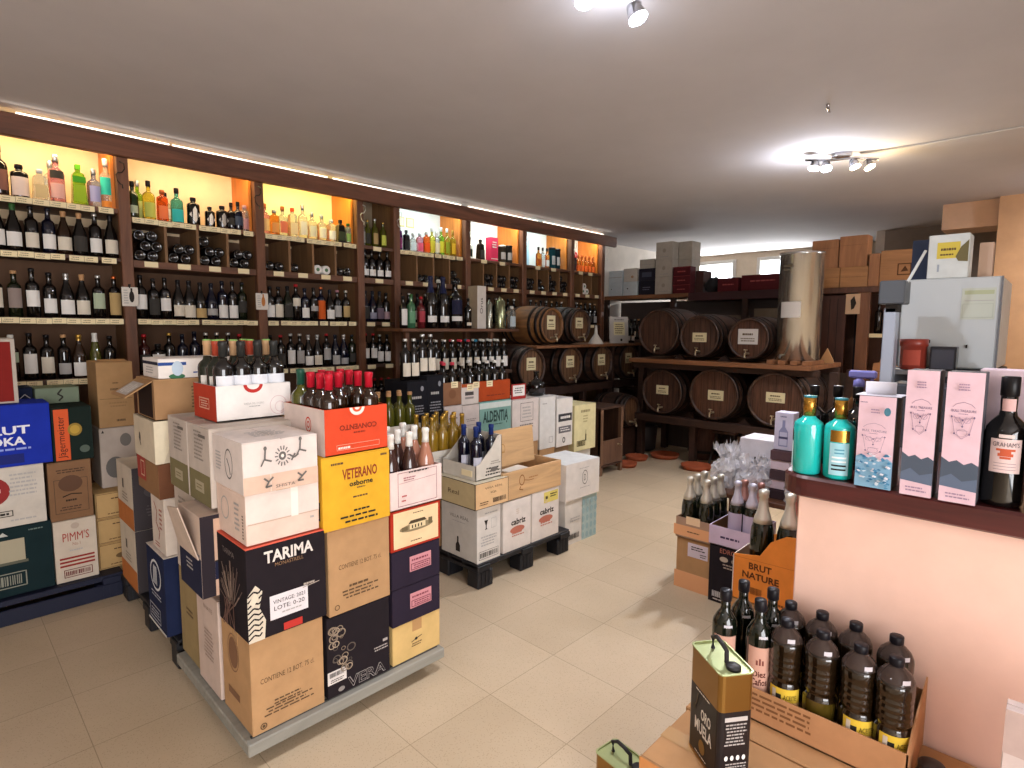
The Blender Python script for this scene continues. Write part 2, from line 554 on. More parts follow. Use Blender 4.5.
# ------------------------------------------------------------------ room
H_CEIL = 2.80
def floor_mat():
    m = bpy.data.materials.new('terrazzo_tiles'); m.use_nodes = True
    nt = m.node_tree; N = nt.nodes; L = nt.links; b = N['Principled BSDF']
    tc = N.new('ShaderNodeTexCoord')
    mp = N.new('ShaderNodeMapping'); mp.inputs['Location'].default_value = (-1.93 + 4.0, -1.2 + 4.0, 0)
    L.new(tc.outputs['Object'], mp.inputs['Vector'])
    br = N.new('ShaderNodeTexBrick')
    br.offset = 0.0; br.squash = 1.0
    br.inputs['Scale'].default_value = 1.0
    br.inputs['Brick Width'].default_value = 0.4
    br.inputs['Row Height'].default_value = 0.4
    br.inputs['Mortar Size'].default_value = 0.0016
    br.inputs['Mortar Smooth'].default_value = 0.3
    br.inputs['Color1'].default_value = srgb('#ceba9e')
    br.inputs['Color2'].default_value = srgb('#c4b094')
    br.inputs['Mortar'].default_value = srgb('#a08f74')
    L.new(mp.outputs[0], br.inputs['Vector'])
    vo = N.new('ShaderNodeTexVoronoi'); vo.inputs['Scale'].default_value = 120
    L.new(tc.outputs['Object'], vo.inputs['Vector'])
    r1 = N.new('ShaderNodeValToRGB')
    r1.color_ramp.elements[0].position = 0.0; r1.color_ramp.elements[0].color = srgb('#a5957a')
    r1.color_ramp.elements[1].position = 0.32; r1.color_ramp.elements[1].color = (1, 1, 1, 1)
    L.new(vo.outputs['Distance'], r1.inputs['Fac'])
    nz = N.new('ShaderNodeTexNoise'); nz.inputs['Scale'].default_value = 1.6; nz.inputs['Detail'].default_value = 6
    L.new(tc.outputs['Object'], nz.inputs['Vector'])
    r2 = N.new('ShaderNodeValToRGB')
    r2.color_ramp.elements[0].position = 0.3; r2.color_ramp.elements[0].color = (0.80, 0.78, 0.74, 1)
    r2.color_ramp.elements[1].position = 0.7; r2.color_ramp.elements[1].color = (1, 1, 1, 1)
    L.new(nz.outputs['Fac'], r2.inputs['Fac'])
    def mul(a, c, f):
        x = N.new('ShaderNodeMix'); x.data_type = 'RGBA'; x.blend_type = 'MULTIPLY'
        x.inputs[0].default_value = f
        L.new(a, x.inputs[6]); L.new(c, x.inputs[7]); return x.outputs[2]
    c = mul(br.outputs['Color'], r1.outputs['Color'], 0.55)
    c = mul(c, r2.outputs['Color'], 0.8)
    L.new(c, b.inputs['Base Color'])
    b.inputs['Roughness'].default_value = 0.42
    b.inputs['Specular IOR Level'].default_value = 0.35
    return m
def plaster(name, col, bump=0.25, scale=5, var=0.05):
    return mat(name, col, 0.9, var=var, scale=scale, bump=bump, spec=0.1)
CEIL = plaster('ceiling_plaster', '#cbc6c6', 0.2, 2.5, 0.02)
WALLM = plaster('wall_plaster', '#cdc3b8', 0.3)
WARMW = plaster('wall_warm_plaster', '#d6b496', 0.3)
PINK = plaster('salmon_paint', '#f2cab8', 0.45, 6, 0.03)

X0, X1, Y0, Y1 = -3.2, 9.9, -2.8, 5.15
mb = MB(); mb.box(X0, X1 + 0.1, Y0, Y1, -0.1, 0, floor_mat()); struct('floor', mb)
mb = MB(); mb.box(X0, X1 + 0.1, Y0, Y1, H_CEIL, H_CEIL + 0.1, CEIL); struct('ceiling', mb)
mb = MB(); mb.box(X0, X1 + 0.2, Y1, Y1 + 0.1, 0, H_CEIL, WALLM); struct('wall_left', mb)
mb = MB(); mb.box(X0 - 0.1, X0, Y0, Y1, 0, H_CEIL, WALLM); struct('wall_rear', mb)
# wall behind the photographer's right shoulder, with the glazed street door and shop window as opening
OX0, OX1, OZ = -2.6, 0.7, 2.35
mb = MB()
mb.box(X0, OX0, Y0 - 0.1, Y0, 0, H_CEIL, WALLM); mb.box(OX1, 9.0, Y0 - 0.1, Y0, 0, H_CEIL, WALLM); mb.box(OX0, OX1, Y0 - 0.1, Y0, OZ, H_CEIL, WALLM)
struct('wall_right', mb)
mb = MB(); FRM = P('#6d6f70', 0.4)
for x in (OX0, (OX0 + OX1) / 2 - 0.03, OX1 - 0.06): mb.box(x, x + 0.06, Y0 - 0.08, Y0 - 0.02, 0, OZ, FRM)
for z in (0, OZ - 0.06): mb.box(OX0, OX1, Y0 - 0.078, Y0 - 0.022, z, z + 0.06, FRM)
w3 = struct('window_3', mb)
# far wall: left part at X1 with two small windows under the ceiling, right part stands forward
W = [(4.92, 4.28, 2.30, 2.64), (3.80, 3.15, 2.30, 2.64)]
mb = MB()
ys = [Y1, 4.62, 4.02, 3.62, 3.05, 1.85]
for a, b in ((Y1, 4.92), (4.28, 3.80), (3.15, 1.85)): mb.box(X1, X1 + 0.1, b, a, 0, H_CEIL, plaster('wall_far_plaster', '#c2b19c', 0.3))
for a, b, z0, z1 in W:
    mb.box(X1, X1 + 0.1, b, a, 0, z0, plaster('wall_far_plaster', '', 0)); mb.box(X1, X1 + 0.1, b, a, z1, H_CEIL, plaster('wall_far_plaster', '', 0))
struct('wall_far', mb)
WF = P('#c9c4bd', 0.5)
PANE = mat('frosted_pane', '#e8f2f4', 0.5, trans=0.9, ior=1.1)
for i, (a, b, z0, z1) in enumerate(W):
    mb = MB()
    e = 0.06
    mb.box(X1 - 0.03, X1 + 0.06, b - e, b, z0 - e, z1 + e, WF, 0.004); mb.box(X1 - 0.03, X1 + 0.06, a, a + e, z0 - e, z1 + e, WF, 0.004)
    mb.box(X1 - 0.03, X1 + 0.06, b, a, z1, z1 + e, WF, 0.004); mb.box(X1 - 0.045, X1 + 0.06, b, a, z0 - e, z0, WF, 0.004)
    o = struct('window_%d' % (i + 1), mb)
    mb = MB(); mb.box(X1 + 0.02, X1 + 0.025, b, a, z0, z1, PANE); mb.build('pane', o)
mb = MB(); mb.box(8.9, X1, 1.83, 1.93, 0, H_CEIL, WALLM); mb.box(8.9, 9.0, Y0, 1.83, 0, H_CEIL, plaster('wall_grey_plaster', '#8f8378', 0.3)); struct('wall_back_right', mb)
mb = MB(); mb.box(7.5, 7.95, 0.58, 1.04, 2.54, H_CEIL, WARMW); mb.box(7.5, 7.95, -1.0, 0.58, 2.54, H_CEIL, WARMW); struct('trim_1', mb)
mb = MB(); mb.box(7.4, 7.8, 0.28, 0.58, 0, H_CEIL, plaster('pillar_plaster', '#c9a27c', 0.3)); struct('pillar', mb)
mb = MB(); mb.box(5.4, 6.0, Y0, 0.17, 0, H_CEIL, plaster('pillar_pale_plaster', '#dbb898', 0.3)); struct('wall_side', mb)

# ------------------------------------------------------------------ the long wooden shelving
WD = mat('shelf_wood', '#6b4530', 0.5, kind='wood', var=0.22, scale=1.6, bump=0.15)
WDZ = mat('shelf_wood_upright', '#6f4731', 0.5, kind='woodz', var=0.22, scale=1.6, bump=0.15)
WDL = mat('shelf_wood_inner', '#83603f', 0.6, kind='woodz', var=0.12, scale=1.5)
WDE = mat('shelf_board_dark', '#4a3022', 0.6, kind='wood', var=0.15, scale=1.6)
BEAM = mat('beam_wood', '#6b4330', 0.55, kind='wood', var=0.28, scale=1.1, bump=0.3)
YF, YB = 4.70, 5.10
shelving = empty('wall_shelving', (1.0, YF, 0), 0, 'long dark wooden wall shelving of eight bays full of bottles along the left wall', 'shelving')
def sp(name, mb, parent=None):
    o = mb.build(name, parent or shelving, (-1.0, -YF, 0) if not parent else (0, 0, 0))
    return o
PX = [0.075, 1.02, 1.935, 2.84, 3.235, 4.145, 5.035, 5.95, 6.63]
for x in PX:
    mb = MB(); mb.box(x - 0.035, x + 0.035, YF - 0.012, YF + 0.05, 0, 2.66, WDZ, 0.004); sp('post', mb)
for x in PX:
    mb = MB(); mb.box(x - 0.012, x + 0.012, YF + 0.05, YB, 0, 2.79, WDL); sp('side_panel', mb)
mb = MB(); mb.box(-0.4, 6.86, YF - 0.07, YF - 0.02, 2.63, 2.765, BEAM, 0.006); sp('beam', mb)
BAYS = [(PX[i] + 0.035, PX[i + 1] - 0.035) for i in range(8)]
YW = plaster('bay_cream_paint', '#eed3ac', 0.2); CW = plaster('bay_pale_paint', '#e0e2dc', 0.2); BW = plaster('bay_dark_board', '#6b5140', 0.2)
NW = plaster('bay_stone_paint', '#9b8a72', .2)
for i, (a, b) in enumerate(BAYS):
    top = NW if i == 3 else (YW if i < 3 else CW)
    mb = MB(); mb.box(a - 0.035, b + 0.035, YB, YB + 0.02, 2.2, 2.78, top); sp('back_panel', mb)
    mb = MB(); mb.box(a - 0.035, b + 0.035, YB, YB + 0.02, 0, 2.2, BW); sp('back_panel', mb)
CARD = P('#ecdcb2', 0.7)
def shelf_board(bay, z, t=0.04, tags=0, lip=None, seed=0, cols=None, x0=None, x1=None, tagh=0.036, inset=0.0):
    a, b = BAYS[bay]
    if x0: a = x0
    if x1: b = x1
    mb = MB(); mb.box(a, b, YF + 0.004, YB, z - t, z, WD if not cols else cols, 0.002)
    o = sp('shelf', mb)
    rnd = random.Random(seed + bay * 10 + int(z * 10))
    if tags == 'strip':                    # tickets nearly edge to edge
        x = a + 0.01
        while x < b - 0.05:
            w = rnd.choice((0.075, 0.08, 0.085))
            if x + w > b - 0.003: w = b - 0.004 - x
            mb = MB(); zz = z - tagh / 2 - 0.004 + rnd.uniform(-0.002, 0.002)
            mb.box(x, x + w - 0.002, YF - 0.001, YF + 0.003, zz - tagh / 2, zz + tagh / 2, CARD)
            F = Face(mb, (x, YF - 0.001, zz - tagh / 2), (w - 0.002, 0, 0), (0, 0, tagh), (0, -1, 0), 0.0003)
            F.draw([('s', 0.08, 0.15, 0.75, 0.85, 2, P('#a09070'))])
            mb.build('price_ticket', o)
            x += w + (0.02 if rnd.random() < 0.14 else 0)
    elif tags:
        for xx in tags:
            mb = MB(); w = 0.085
            mb.box(a + xx * (b - a) - w / 2, a + xx * (b - a) + w / 2, YF - 0.001, YF + 0.003, z - 0.042, z - 0.004, CARD)
            mb.build('price_ticket', o)
    return o
GINZ = 2.25
SHELF_Z = {}
for bay in range(8):
    gz = 2.29 if bay == 0 else GINZ
    shelf_board(bay, gz, 0.03, 'strip' if bay < 3 or bay == 4 else ((0.25, 0.6) if bay != 3 else (0.45,)), cols=WD)
    if bay == 0:
        shelf_board(bay, 1.96, 0.025, 'strip', cols=WDE)
    else:
        shelf_board(bay, 1.955, 0.05, (0.5,) if bay == 3 else ((0.13, 0.38, 0.63, 0.88) if bay not in (7,) else (0.15, 0.5, 0.85)))
    shelf_board(bay, 1.55, 0.03, 'strip' if bay < 3 else (0.2, 0.7), cols=WDE)
    if bay < 4:
        shelf_board(bay, 1.15, 0.03, 'strip' if bay in (0, 2) else (0.2, 0.8), cols=WDE)
    shelf_board(bay, 0.72, 0.03, 0, cols=WDE)
    shelf_board(bay, 0.12, 0.12, 0, cols=WDE)
    if bay not in (0, 3):                   # pigeonholes
        a, b = BAYS[bay]
        n = 3 if bay < 7 else 2
        for k in range(n):
            x = a + (b - a) * (k + 1) / (n + 1)
            mb = MB(); mb.box(x - 0.009, x + 0.009, YF + 0.01, YB, 1.955, 2.22, WDL); sp('divider', mb)
# inner cheek right of every lit bay, LED light coloured in as orange
CHEEK = mat('cheek_lit_orange', '#c9762c', 0.45, kind='woodz', var=0.1, scale=1.5)
for bay in (0, 1, 2, 4, 5, 6, 7):
    a, b = BAYS[bay]
    mb = MB(); mb.box(b - 0.02, b, YF + 0.06, YB, GINZ + (0.04 if bay == 0 else 0), 2.79, CHEEK); sp('cheek_panel', mb)
# LED strips hidden behind the beam, one in each lit bay, and the one lying on the beam
WARM = (1.0, 0.74, 0.38); PALE = (0.80, 0.97, 1.0); NEUT = (1.0, 0.97, 0.85)
LEDC = {0: WARM, 1: (1.0, .72, .38), 2: (1.0, .86, .30), 4: PALE, 5: (0.97, 1, 0.9), 6: PALE, 7: (1, .9, .75)}
for bay, c in LEDC.items():
    a, b = BAYS[bay]
    hexc = {0: '#ffdc96', 1: '#ffd48c', 2: '#fff08c', 4: '#dcffff', 5: '#fafff0', 6: '#dcffff', 7: '#fff4dc'}[bay]
    mb = MB(); mb.box(a + 0.03, b - 0.03, YF - 0.018, YF - 0.008, 2.715, 2.73, mat('led_%d' % bay, hexc, 0.5, emit=6)); sp('led_strip', mb)
    ld = bpy.data.lights.new('bay_light', 'AREA'); ld.shape = 'RECTANGLE'; ld.size = b - a - 0.08; ld.size_y = 0.05
    ld.color = c; ld.energy = {0: 4.6, 1: 3.6, 2: 5.0, 4: 3.6, 5: 5.2, 6: 3.8, 7: 3.8}[bay]
    lo = bpy.data.objects.new('bay_light', ld); COL.objects.link(lo); lo.location = ((a + b) / 2, YF + 0.02, 2.70); lo.rotation_euler = (R(38), 0, 0)
mb = MB()
for a, b in ((0.48, 1.3), (1.32, 2.5), (2.55, 4.0), (4.1, 5.2), (5.3, 6.55)):
    mb.box(a, b, YF - 0.062, YF - 0.054, 2.766, 2.776, mat('led_beam', '#fff0dc', 0.5, emit=2.2))
sp('led_strip', mb)
ld = bpy.data.lights.new('beam_light', 'AREA'); ld.shape = 'RECTANGLE'; ld.size = 6.2; ld.size_y = 0.03; ld.energy = 1.0; ld.color = (1, .93, .82)
lo = bpy.data.objects.new('beam_light', ld); COL.objects.link(lo); lo.location = (3.5, YF - 0.12, 2.77); lo.rotation_euler = (R(-100), 0, 0)

# curled cables and hooks at the heads of the posts, small notes hung on the posts
for k, x in enumerate((1.0, 1.915, 2.855, 3.25, 4.17, 5.06, 5.97, 6.68)):
    mb = MB(); pts = [(x + 0.035 * math.sin(t * 0.9) * (1 - t / 14), YF - 0.03, 2.60 - 0.02 * t + 0.012 * math.sin(t * 1.7)) for t in range(10)]
    mb.tube(pts, 0.004, P('#cfcabf' if k > 1 else '#30261f', 0.5), 6)
    o = mb.build('cable'); tag(o, 'short curled cable hanging at the head of the %s shelf post' % ORD[k + 1], 'cable')
for x, z, a1 in ((1.02, 1.70, INK), (1.925, 1.70, P('#b4743c'))):
    mb = MB(); mb.box(x - 0.048, x + 0.048, YF - 0.022, YF - 0.0135, z - 0.065, z + 0.065, P('#d6cfc4'))
    F = Face(mb, (x - 0.048, YF - 0.022, z - 0.065), (0.096, 0, 0), (0, 0, 0.13), (0, -1, 0))
    F.draw([('e', 0.6, 0.5, 0.16, 0.3, a1), ('r', 0.54, 0.6, 0.66, 0.95, a1), ('s', 0.1, 0.1, 0.4, 0.9, 6, L_GRY)])
    mb.tube([(x, YF - 0.016, z + 0.06), (x, YF - 0.02, z + 0.085)], 0.007, INK, 6)
    o = mb.build('picture_card'); tag(o, 'small white picture card hung on the %s shelf post' % ('second' if x < 1.5 else 'third'), 'card')
# ------------------------------------------------------------------ bottles on the shelving
BAYN = ['first shelf bay', 'second shelf bay', 'third shelf bay', 'narrow fourth bay', 'fifth shelf bay', 'sixth shelf bay', 'seventh shelf bay', 'last shelf bay']
def spirit(x, bay, h, shape, glass, cap, labels, desc, r=None, square=False, y=None, z=None, name='spirit_bottle', rz=0.0):
    me = bottle_mesh(shape, h, glass, cap, labels, r=r, square=square)
    z = z if z is not None else (2.29 if bay == 0 else GINZ)
    return put(me, name, (x, y or YF + 0.10, z), rz, '%s top shelf, %s' % (desc, BAYN[bay]), 'bottle')
TEAL = CLR('#58b8b0'); AMB = CLR('#d98a3a'); GREEN = CLR('#8fce3a'); YEL = CLR('#d8d24a'); PNKG = CLR('#e5a0b4'); PURP = GL('#4a1a52'); ORG = CLR('#f06a28'); LBLU = CLR('#aebfe6')
# first bay
spirit(0.395, 0, 0.31, 'spirit', G_BLK, K_BLK, [(0.12, 0.52, P('#7a5248'))], 'tall dark bottle with brown label', r=0.043)
spirit(0.49, 0, 0.21, 'jar', G_BLK, K_BLK, [(0.08, 0.62, P('#d8c4bc'), 1.1)], 'squat black bottle with pale pink label', r=0.046)
spirit(0.59, 0, 0.20, 'jar', G_CLR, K_SLV, [(0.1, 0.5, P('#c8b284'), 0.7)], 'short clear square bottle with tan label', r=0.048, square=True)
spirit(0.675, 0, 0.31, 'spirit', PNKG, K_SLV, [(0.5, 0.66, L_DRK, 0.9), (0.1, 0.4, P('#d9a9a0'), 0.9)], 'tall clear pinkish bottle with dark lettered band', r=0.045)
spirit(0.66, 0, 0.29, 'spirit', G_CLR, K_SLV, [], 'tall clear bottle behind the pinkish one', r=0.038, y=YF + 0.21)
spirit(0.79, 0, 0.27, 'jar', GREEN, P('#5aa51e', 0.4), [(0.1, 0.5, P('#8fae2a'), 0.8), (0.55, 0.7, P('#3f8f22'), 0.9)], 'bright green square bottle with green cap', r=0.045, square=True)
spirit(0.875, 0, 0.26, 'spirit', LBLU, K_SLV, [(0.15, 0.55, P('#a9a7cf'), 0.8)], 'pale violet bottle with silver cap', r=0.04)
spirit(0.945, 0, 0.34, 'spirit', G_CLR, K_WHT, [(0.28, 0.62, P('#3cc7b0'), 1.1), (0.04, 0.16, P('#e08a3a'), 1.1)], 'tall clear bottle with turquoise label and white cap', r=0.04)
# second bay
spirit(1.095, 1, 0.26, 'spirit', GL('#16280f'), K_BLK, [(0.15, 0.35, L_GRN, 0.7)], 'dark green bottle, leftmost,', r=0.036)
spirit(1.15, 1, 0.29, 'spirit', GREEN, K_SLV, [(0.1, 0.5, P('#c8cf7a'), 0.8)], 'tall clear green bottle, second from left,', r=0.034, y=YF + 0.2)
spirit(1.195, 1, 0.28, 'spirit', YEL, K_BLK, [(0.08, 0.45, P('#b8bd5a'), 1.0)], 'yellow green fluted bottle, third from left,', r=0.04)
spirit(1.28, 1, 0.23, 'jar', ORG, K_ORG, [(0.1, 0.5, P('#e87848'), 0.9)], 'orange bottle with coppery cap', r=0.038)
spirit(1.33, 1, 0.24, 'spirit', G_CLR, K_BLK, [(0.2, 0.5, L_WHT)], 'clear bottle with black cap behind the teal one', r=0.036, y=YF + 0.22)
spirit(1.375, 1, 0.26, 'spirit', TEAL, K_BLK, [(0.05, 0.4, P('#36b3b0'), 1.1)], 'teal bottle with black cap', r=0.042)
for i, (x, h, s, d) in enumerate(((1.485, 0.21, 0.045, 'black bottle with large white diamond label'), (1.60, 0.16, 0.036, 'small black bottle with white diamond label'), (1.69, 0.18, 0.045, 'squat black bottle with grey diamond label'))):
    o = spirit(x, 1, h, 'jar', G_BLK, K_BLK, [], d, r=s)
    mb = MB(); a = s * 0.8
    mb.add([(0, -s - 0.002, h * 0.1), (a, -s * 0.72, h * 0.38), (0, -s - 0.002, h * 0.68), (-a, -s * 0.72, h * 0.38)], [(0, 1, 2, 3)], L_WHT if i != 2 else L_GRY)
    mb.build('diamond_label', o)
spirit(1.765, 1, 0.22, 'spirit', G_BLK, K_BLK, [(0.2, 0.45, L_DRK)], 'plain black bottle, left of the black pair,', r=0.034, y=YF + 0.12)
spirit(1.81, 1, 0.23, 'spirit', G_NAVY, K_BLK, [(0.2, 0.5, P('#3c4658'))], 'plain black bottle, right of the black pair,', r=0.034, y=YF + 0.1)
spirit(1.86, 1, 0.21, 'jar', G_CLR, P('#caa0a0'), [(0.1, 0.5, P('#b98888'), 0.6)], 'clear bottle with pinkish label, rightmost,', r=0.036)
# third bay
T3 = [(2.02, 0.25, 'spirit', PNKG, K_ORG, P('#e8b878'), 'pink tinted clear bottle, first from left,'),
      (2.10, 0.21, 'jar', AMB, K_SLV, P('#e39a55'), 'amber clear bottle, second from left,'),
      (2.17, 0.25, 'spirit', G_CLR, K_ORG, P('#e07858'), 'clear bottle with orange red label, third from left,'),
      (2.255, 0.25, 'jar', G_CLR, P('#d9401e', .4), P('#e8cfa0'), 'clear bottle with bright orange cap'),
      (2.345, 0.29, 'spirit', G_CLR, K_SLV, P('#e6dcc2'), 'tall clear bottle right of the orange capped one'),
      (2.43, 0.24, 'spirit', G_CLR, K_SLV, P('#dcd6b8'), 'clear bottle with cream label, sixth from left,'),
      (2.52, 0.23, 'spirit', G_CLR, K_SLV, P('#efe6c8'), 'clear bottle with pale label, seventh from left,'),
      (2.61, 0.20, 'jar', G_CLR, K_WHT, P('#f0ead8'), 'white frosted bottle left of the black one'),
      (2.70, 0.21, 'jar', G_BLK, K_BLK, P('#38402e'), 'square black bottle'),
      (2.78, 0.19, 'jar', G_CLR, K_GRN, P('#7d9a58'), 'clear bottle with green label, rightmost,')]
for i, (x, h, s, g, k, l, d) in enumerate(T3):
    spirit(x, 2, h, s, g, k, [(0.12, 0.5, l, 0.9)], d, r=0.040, square=(i in (3, 8)))
for i, (x, h, g, l) in enumerate(((2.92, 0.27, G_CLR, L_GRY), (2.98, 0.25, G_OLV, L_DRK), (3.06, 0.27, G_OLV, L_TAN), (3.15, 0.25, G_OLV, P('#c8cf5a')))):
    spirit(x, 3, h, 'bordeaux', g, K_SLV if i % 2 == 0 else K_GLD, [(0.12, 0.5, l, 0.9)], '%s bottle, %s from left,' % (('clear grey', 'dark olive', 'olive tan labelled', 'olive yellow labelled')[i], ORD[i]), r=0.032)
# fifth bay
F5 = [(3.33, 0.25, 'jar', PURP, K_BLK, P('#7a2a5a'), 'purple bottle'), (3.42, 0.21, 'jar', G_BLK, K_BLK, P('#2a2a2a'), 'black squat bottle'),
      (3.50, 0.19, 'spirit', G_CLR, K_SLV, P('#dfeeee'), 'small clear bottle'), (3.585, 0.2, 'jar', PNKG, K_SLV, P('#e8627a'), 'pink bottle'),
      (3.67, 0.22, 'jar', ORG, K_SLV, P('#f05a1e'), 'bright orange bottle'), (3.74, 0.27, 'spirit', YEL, K_SLV, P('#cfc23a'), 'yellow bottle, left of the yellow group,'),
      (3.80, 0.25, 'spirit', G_CLR, K_WHT, P('#e9d9b0'), 'clear bottle among the yellow group'), (3.86, 0.29, 'spirit', GREEN, K_WHT, P('#d8cf3a'), 'yellow green bottle, second of the yellow group,'),
      (3.94, 0.29, 'spirit', YEL, K_WHT, P('#8f9a2a'), 'tall yellow bottle, third of the yellow group,'), (4.02, 0.28, 'spirit', YEL, K_GLD, P('#d9a92a'), 'tall yellow bottle, rightmost,')]
for x, h, s, g, k, l, d in F5: spirit(x, 4, h, s, g, k, [(0.1, 0.5, l, 1.0)], d, r=0.036)
for k, (x, w) in enumerate(((3.55, 0.11), (3.68, 0.1))):
    mb = MB(); mb.box(-w / 2, w / 2, 0, 0.004, -0.05, 0.05, P('#cdbb7a')); mb.box(-w / 2 + 0.01, w / 2 - 0.01, -0.001, 0, -0.04, 0.04, P('#ece2b4'))
    o = mb.build('notice_card', None, (x, YB - 0.01, 2.60)); tag(o, 'small cream notice, %s of two high on the fifth bay back wall' % ('left' if k == 0 else 'right'), 'card')
# sixth bay: small black bottles, a pink gift box, two dark tubes
spirit(4.26, 5, 0.24, 'spirit', G_CLR, K_BLK, [(0.12, 0.45, P('#25352f'), 0.6)], 'clear bottle with small dark round label', r=0.034)
spirit(4.42, 5, 0.23, 'jar', G_BLK, K_BLK, [(0.1, 0.5, L_DRK)], 'square black bottle', r=0.042, square=True)
def giftbox(x, y, z, w, d, h, col, label, art=None, name='gift_box', rz=0.0):
    mb = MB(); mb.box(-w / 2, w / 2, -d / 2, d / 2, 0, h, col, 0.0015)
    if art:
        F = faces(mb, w, d, h)
        for k, ops in art.items(): F[k].draw(ops)
    return tag(mb.build(name, None, (x, y, z), rz), label, 'box')
def tube_box(x, y, z, r, h, col, label, cap=None):
    mb = MB(); mb.lathe([(r, 0), (r, h * 0.9, cap or col), (r + 0.002, h * 0.9, cap or col), (r + 0.002, h, cap or col), (0.001, h)], col, 20)
    mb.patch(r + 0.001, h * 0.2, h * 0.6, L_GRY, -PI / 2, 0.8)
    return tag(mb.build('gift_tube', None, (x, y, z)), label, 'tube')
giftbox(4.60, YF + 0.1, GINZ, 0.11, 0.09, 0.27, P('#d8375e'), 'tall pink gift box on the top shelf of the sixth bay', {'F': [('s', 0.15, 0.55, 0.85, 0.85, 3, L_WHT), ('r', 0, 0.1, 1, 0.13, L_WHT)]})
tube_box(4.76, YF + 0.11, GINZ, 0.052, 0.20, P('#4d4a3c'), 'dark olive gift tube on the top shelf of the sixth bay, left of two', K_SLV)
tube_box(4.88, YF + 0.12, GINZ, 0.052, 0.21, P('#3a3a36'), 'dark grey gift tube on the top shelf of the sixth bay, right of two', K_BLK)
# seventh bay
giftbox(5.14, YF + 0.22, GINZ, 0.12, 0.06, 0.36, P('#a9c9d6'), 'tall pale blue gift box, left of two in the seventh bay', {'F': [('r', 0.1, 0.05, 0.14, 0.95, P('#7fb0c6')), ('r', 0.5, 0.05, 0.54, 0.95, P('#7fb0c6'))]})
giftbox(5.27, YF + 0.22, GINZ, 0.12, 0.06, 0.36, P('#a9c9d6'), 'tall pale blue gift box, right of two in the seventh bay', {'F': [('r', 0.1, 0.05, 0.14, 0.95, P('#7fb0c6')), ('r', 0.5, 0.05, 0.54, 0.95, P('#7fb0c6'))]})
for k, x in enumerate((5.40, 5.48, 5.56)):
    spirit(x, 6, 0.25, 'spirit', AMB if k != 1 else G_CLR, K_BLK, [(0.1, 0.4, (P('#a04a1a'), P('#dfe0dc'), P('#dfe0dc'))[k])], '%s bottle, %s of the three stoppered ones,' % (('amber', 'clear', 'white labelled amber')[k], ORD[k]), r=0.034)
tube_box(5.67, YF + 0.11, GINZ, 0.045, 0.27, P('#1d5560'), 'dark teal gift tube on the top shelf of the seventh bay, left of two', K_BLK)
tube_box(5.77, YF + 0.11, GINZ, 0.045, 0.26, P('#1c3a44'), 'dark blue gift tube on the top shelf of the seventh bay, right of two', K_BLK)
giftbox(6.07, YF + 0.11, GINZ, 0.12, 0.09, 0.25, P('#33252c'), 'dark gift box with red top band in the last shelf bay', {'F': [('r', 0, 0.72, 1, 1, P('#c8262e')), ('r', 0, 0.4, 1, 0.55, L_DRK)]})
for k in range(5):
    spirit(6.20 + 0.082 * k, 7, 0.23, 'spirit', AMB, K_ORG, [(0.08, 0.4, P('#e06a2e'))], 'orange bottle, %s from left of five,' % ORD[k], r=0.034)

# wine rows -------------------------------------------------------
def wine_row(bay, z, row, specs, x0=None, dx=0.09, y=None, skip=(), jitter=0.004):
    a, b = BAYS[bay]
    rnd = random.Random(bay * 31 + int(z * 100))
    x = x0 if x0 else a + 0.05
    i = 0
    seen = 0
    while x < b - 0.03 and i < 30:
        if i not in skip:
            shape, h, g, k, l0, l1, lm = specs[i % len(specs)]
            labs = [(l0, l1, lm, 1.05)] if lm else []
            me = bottle_mesh(shape, h, g, k, labs)
            d = '%s wine bottle with %s' % (GN.get(g, 'dark'), (LN.get(lm, 'coloured') + ' label') if lm else 'no pale label')
            put(me, 'wine_bottle', (x + rnd.uniform(-jitter, jitter), (y or YF + 0.06) + rnd.uniform(0, 0.012), z), 0,
                '%s, %s from left, %s of %s' % (d, ORD[seen], row, BAYN[bay]), 'bottle', 'wine bottles on the wall shelving')
            seen += 1
        i += 1; x += dx
b1 = [('burgundy', 0.29, G_BLK, K_BLK, 0.1, 0.42, L_CRM), ('burgundy', 0.30, G_BLK, K_BLK, 0.1, 0.42, L_WHT), ('burgundy', 0.29, G_BLK, K_GRN, 0.1, 0.4, L_WHT), ('bordeaux', 0.29, G_BLK, K_BLK, 0.1, 0.42, L_CRM),
      ('bordeaux', 0.29, G_NAVY, K_NVY, 0.1, 0.42, L_WHT), ('burgundy', 0.28, G_BRN, K_TAN, 0.1, 0.4, L_CRM), ('burgundy', 0.28, G_BLK, K_TAN, 0.1, 0.45, L_DRK), ('bordeaux', 0.29, G_BLK, K_SLV, 0.1, 0.42, L_WHT)]
wine_row(0, 1.96, 'upper row', b1, x0=0.275, dx=0.0835)
c1 = [('bordeaux', 0.29, G_BLK, K_BLK, 0.2, 0.62, L_CRM), ('bordeaux', 0.29, G_GRN, K_TAN, 0.2, 0.62, P('#8f7f78')), ('bordeaux', 0.31, G_BLK, K_BLK, 0.22, 0.55, L_WHT), ('bordeaux', 0.29, G_BLK, K_BLK, 0.1, 0.42, L_WHT),
      ('burgundy', 0.29, G_BLK, K_SLV, 0.08, 0.4, L_WHT), ('burgundy', 0.29, G_BLK, K_TAN, 0.08, 0.4, L_CRM), ('bordeaux', 0.29, G_BLK, K_SLV, 0.22, 0.58, L_GRN), ('bordeaux', 0.29, G_BLK, K_ORG, 0.08, 0.6, L_TAN)]
wine_row(0, 1.55, 'middle row', c1, x0=0.33, dx=0.088)
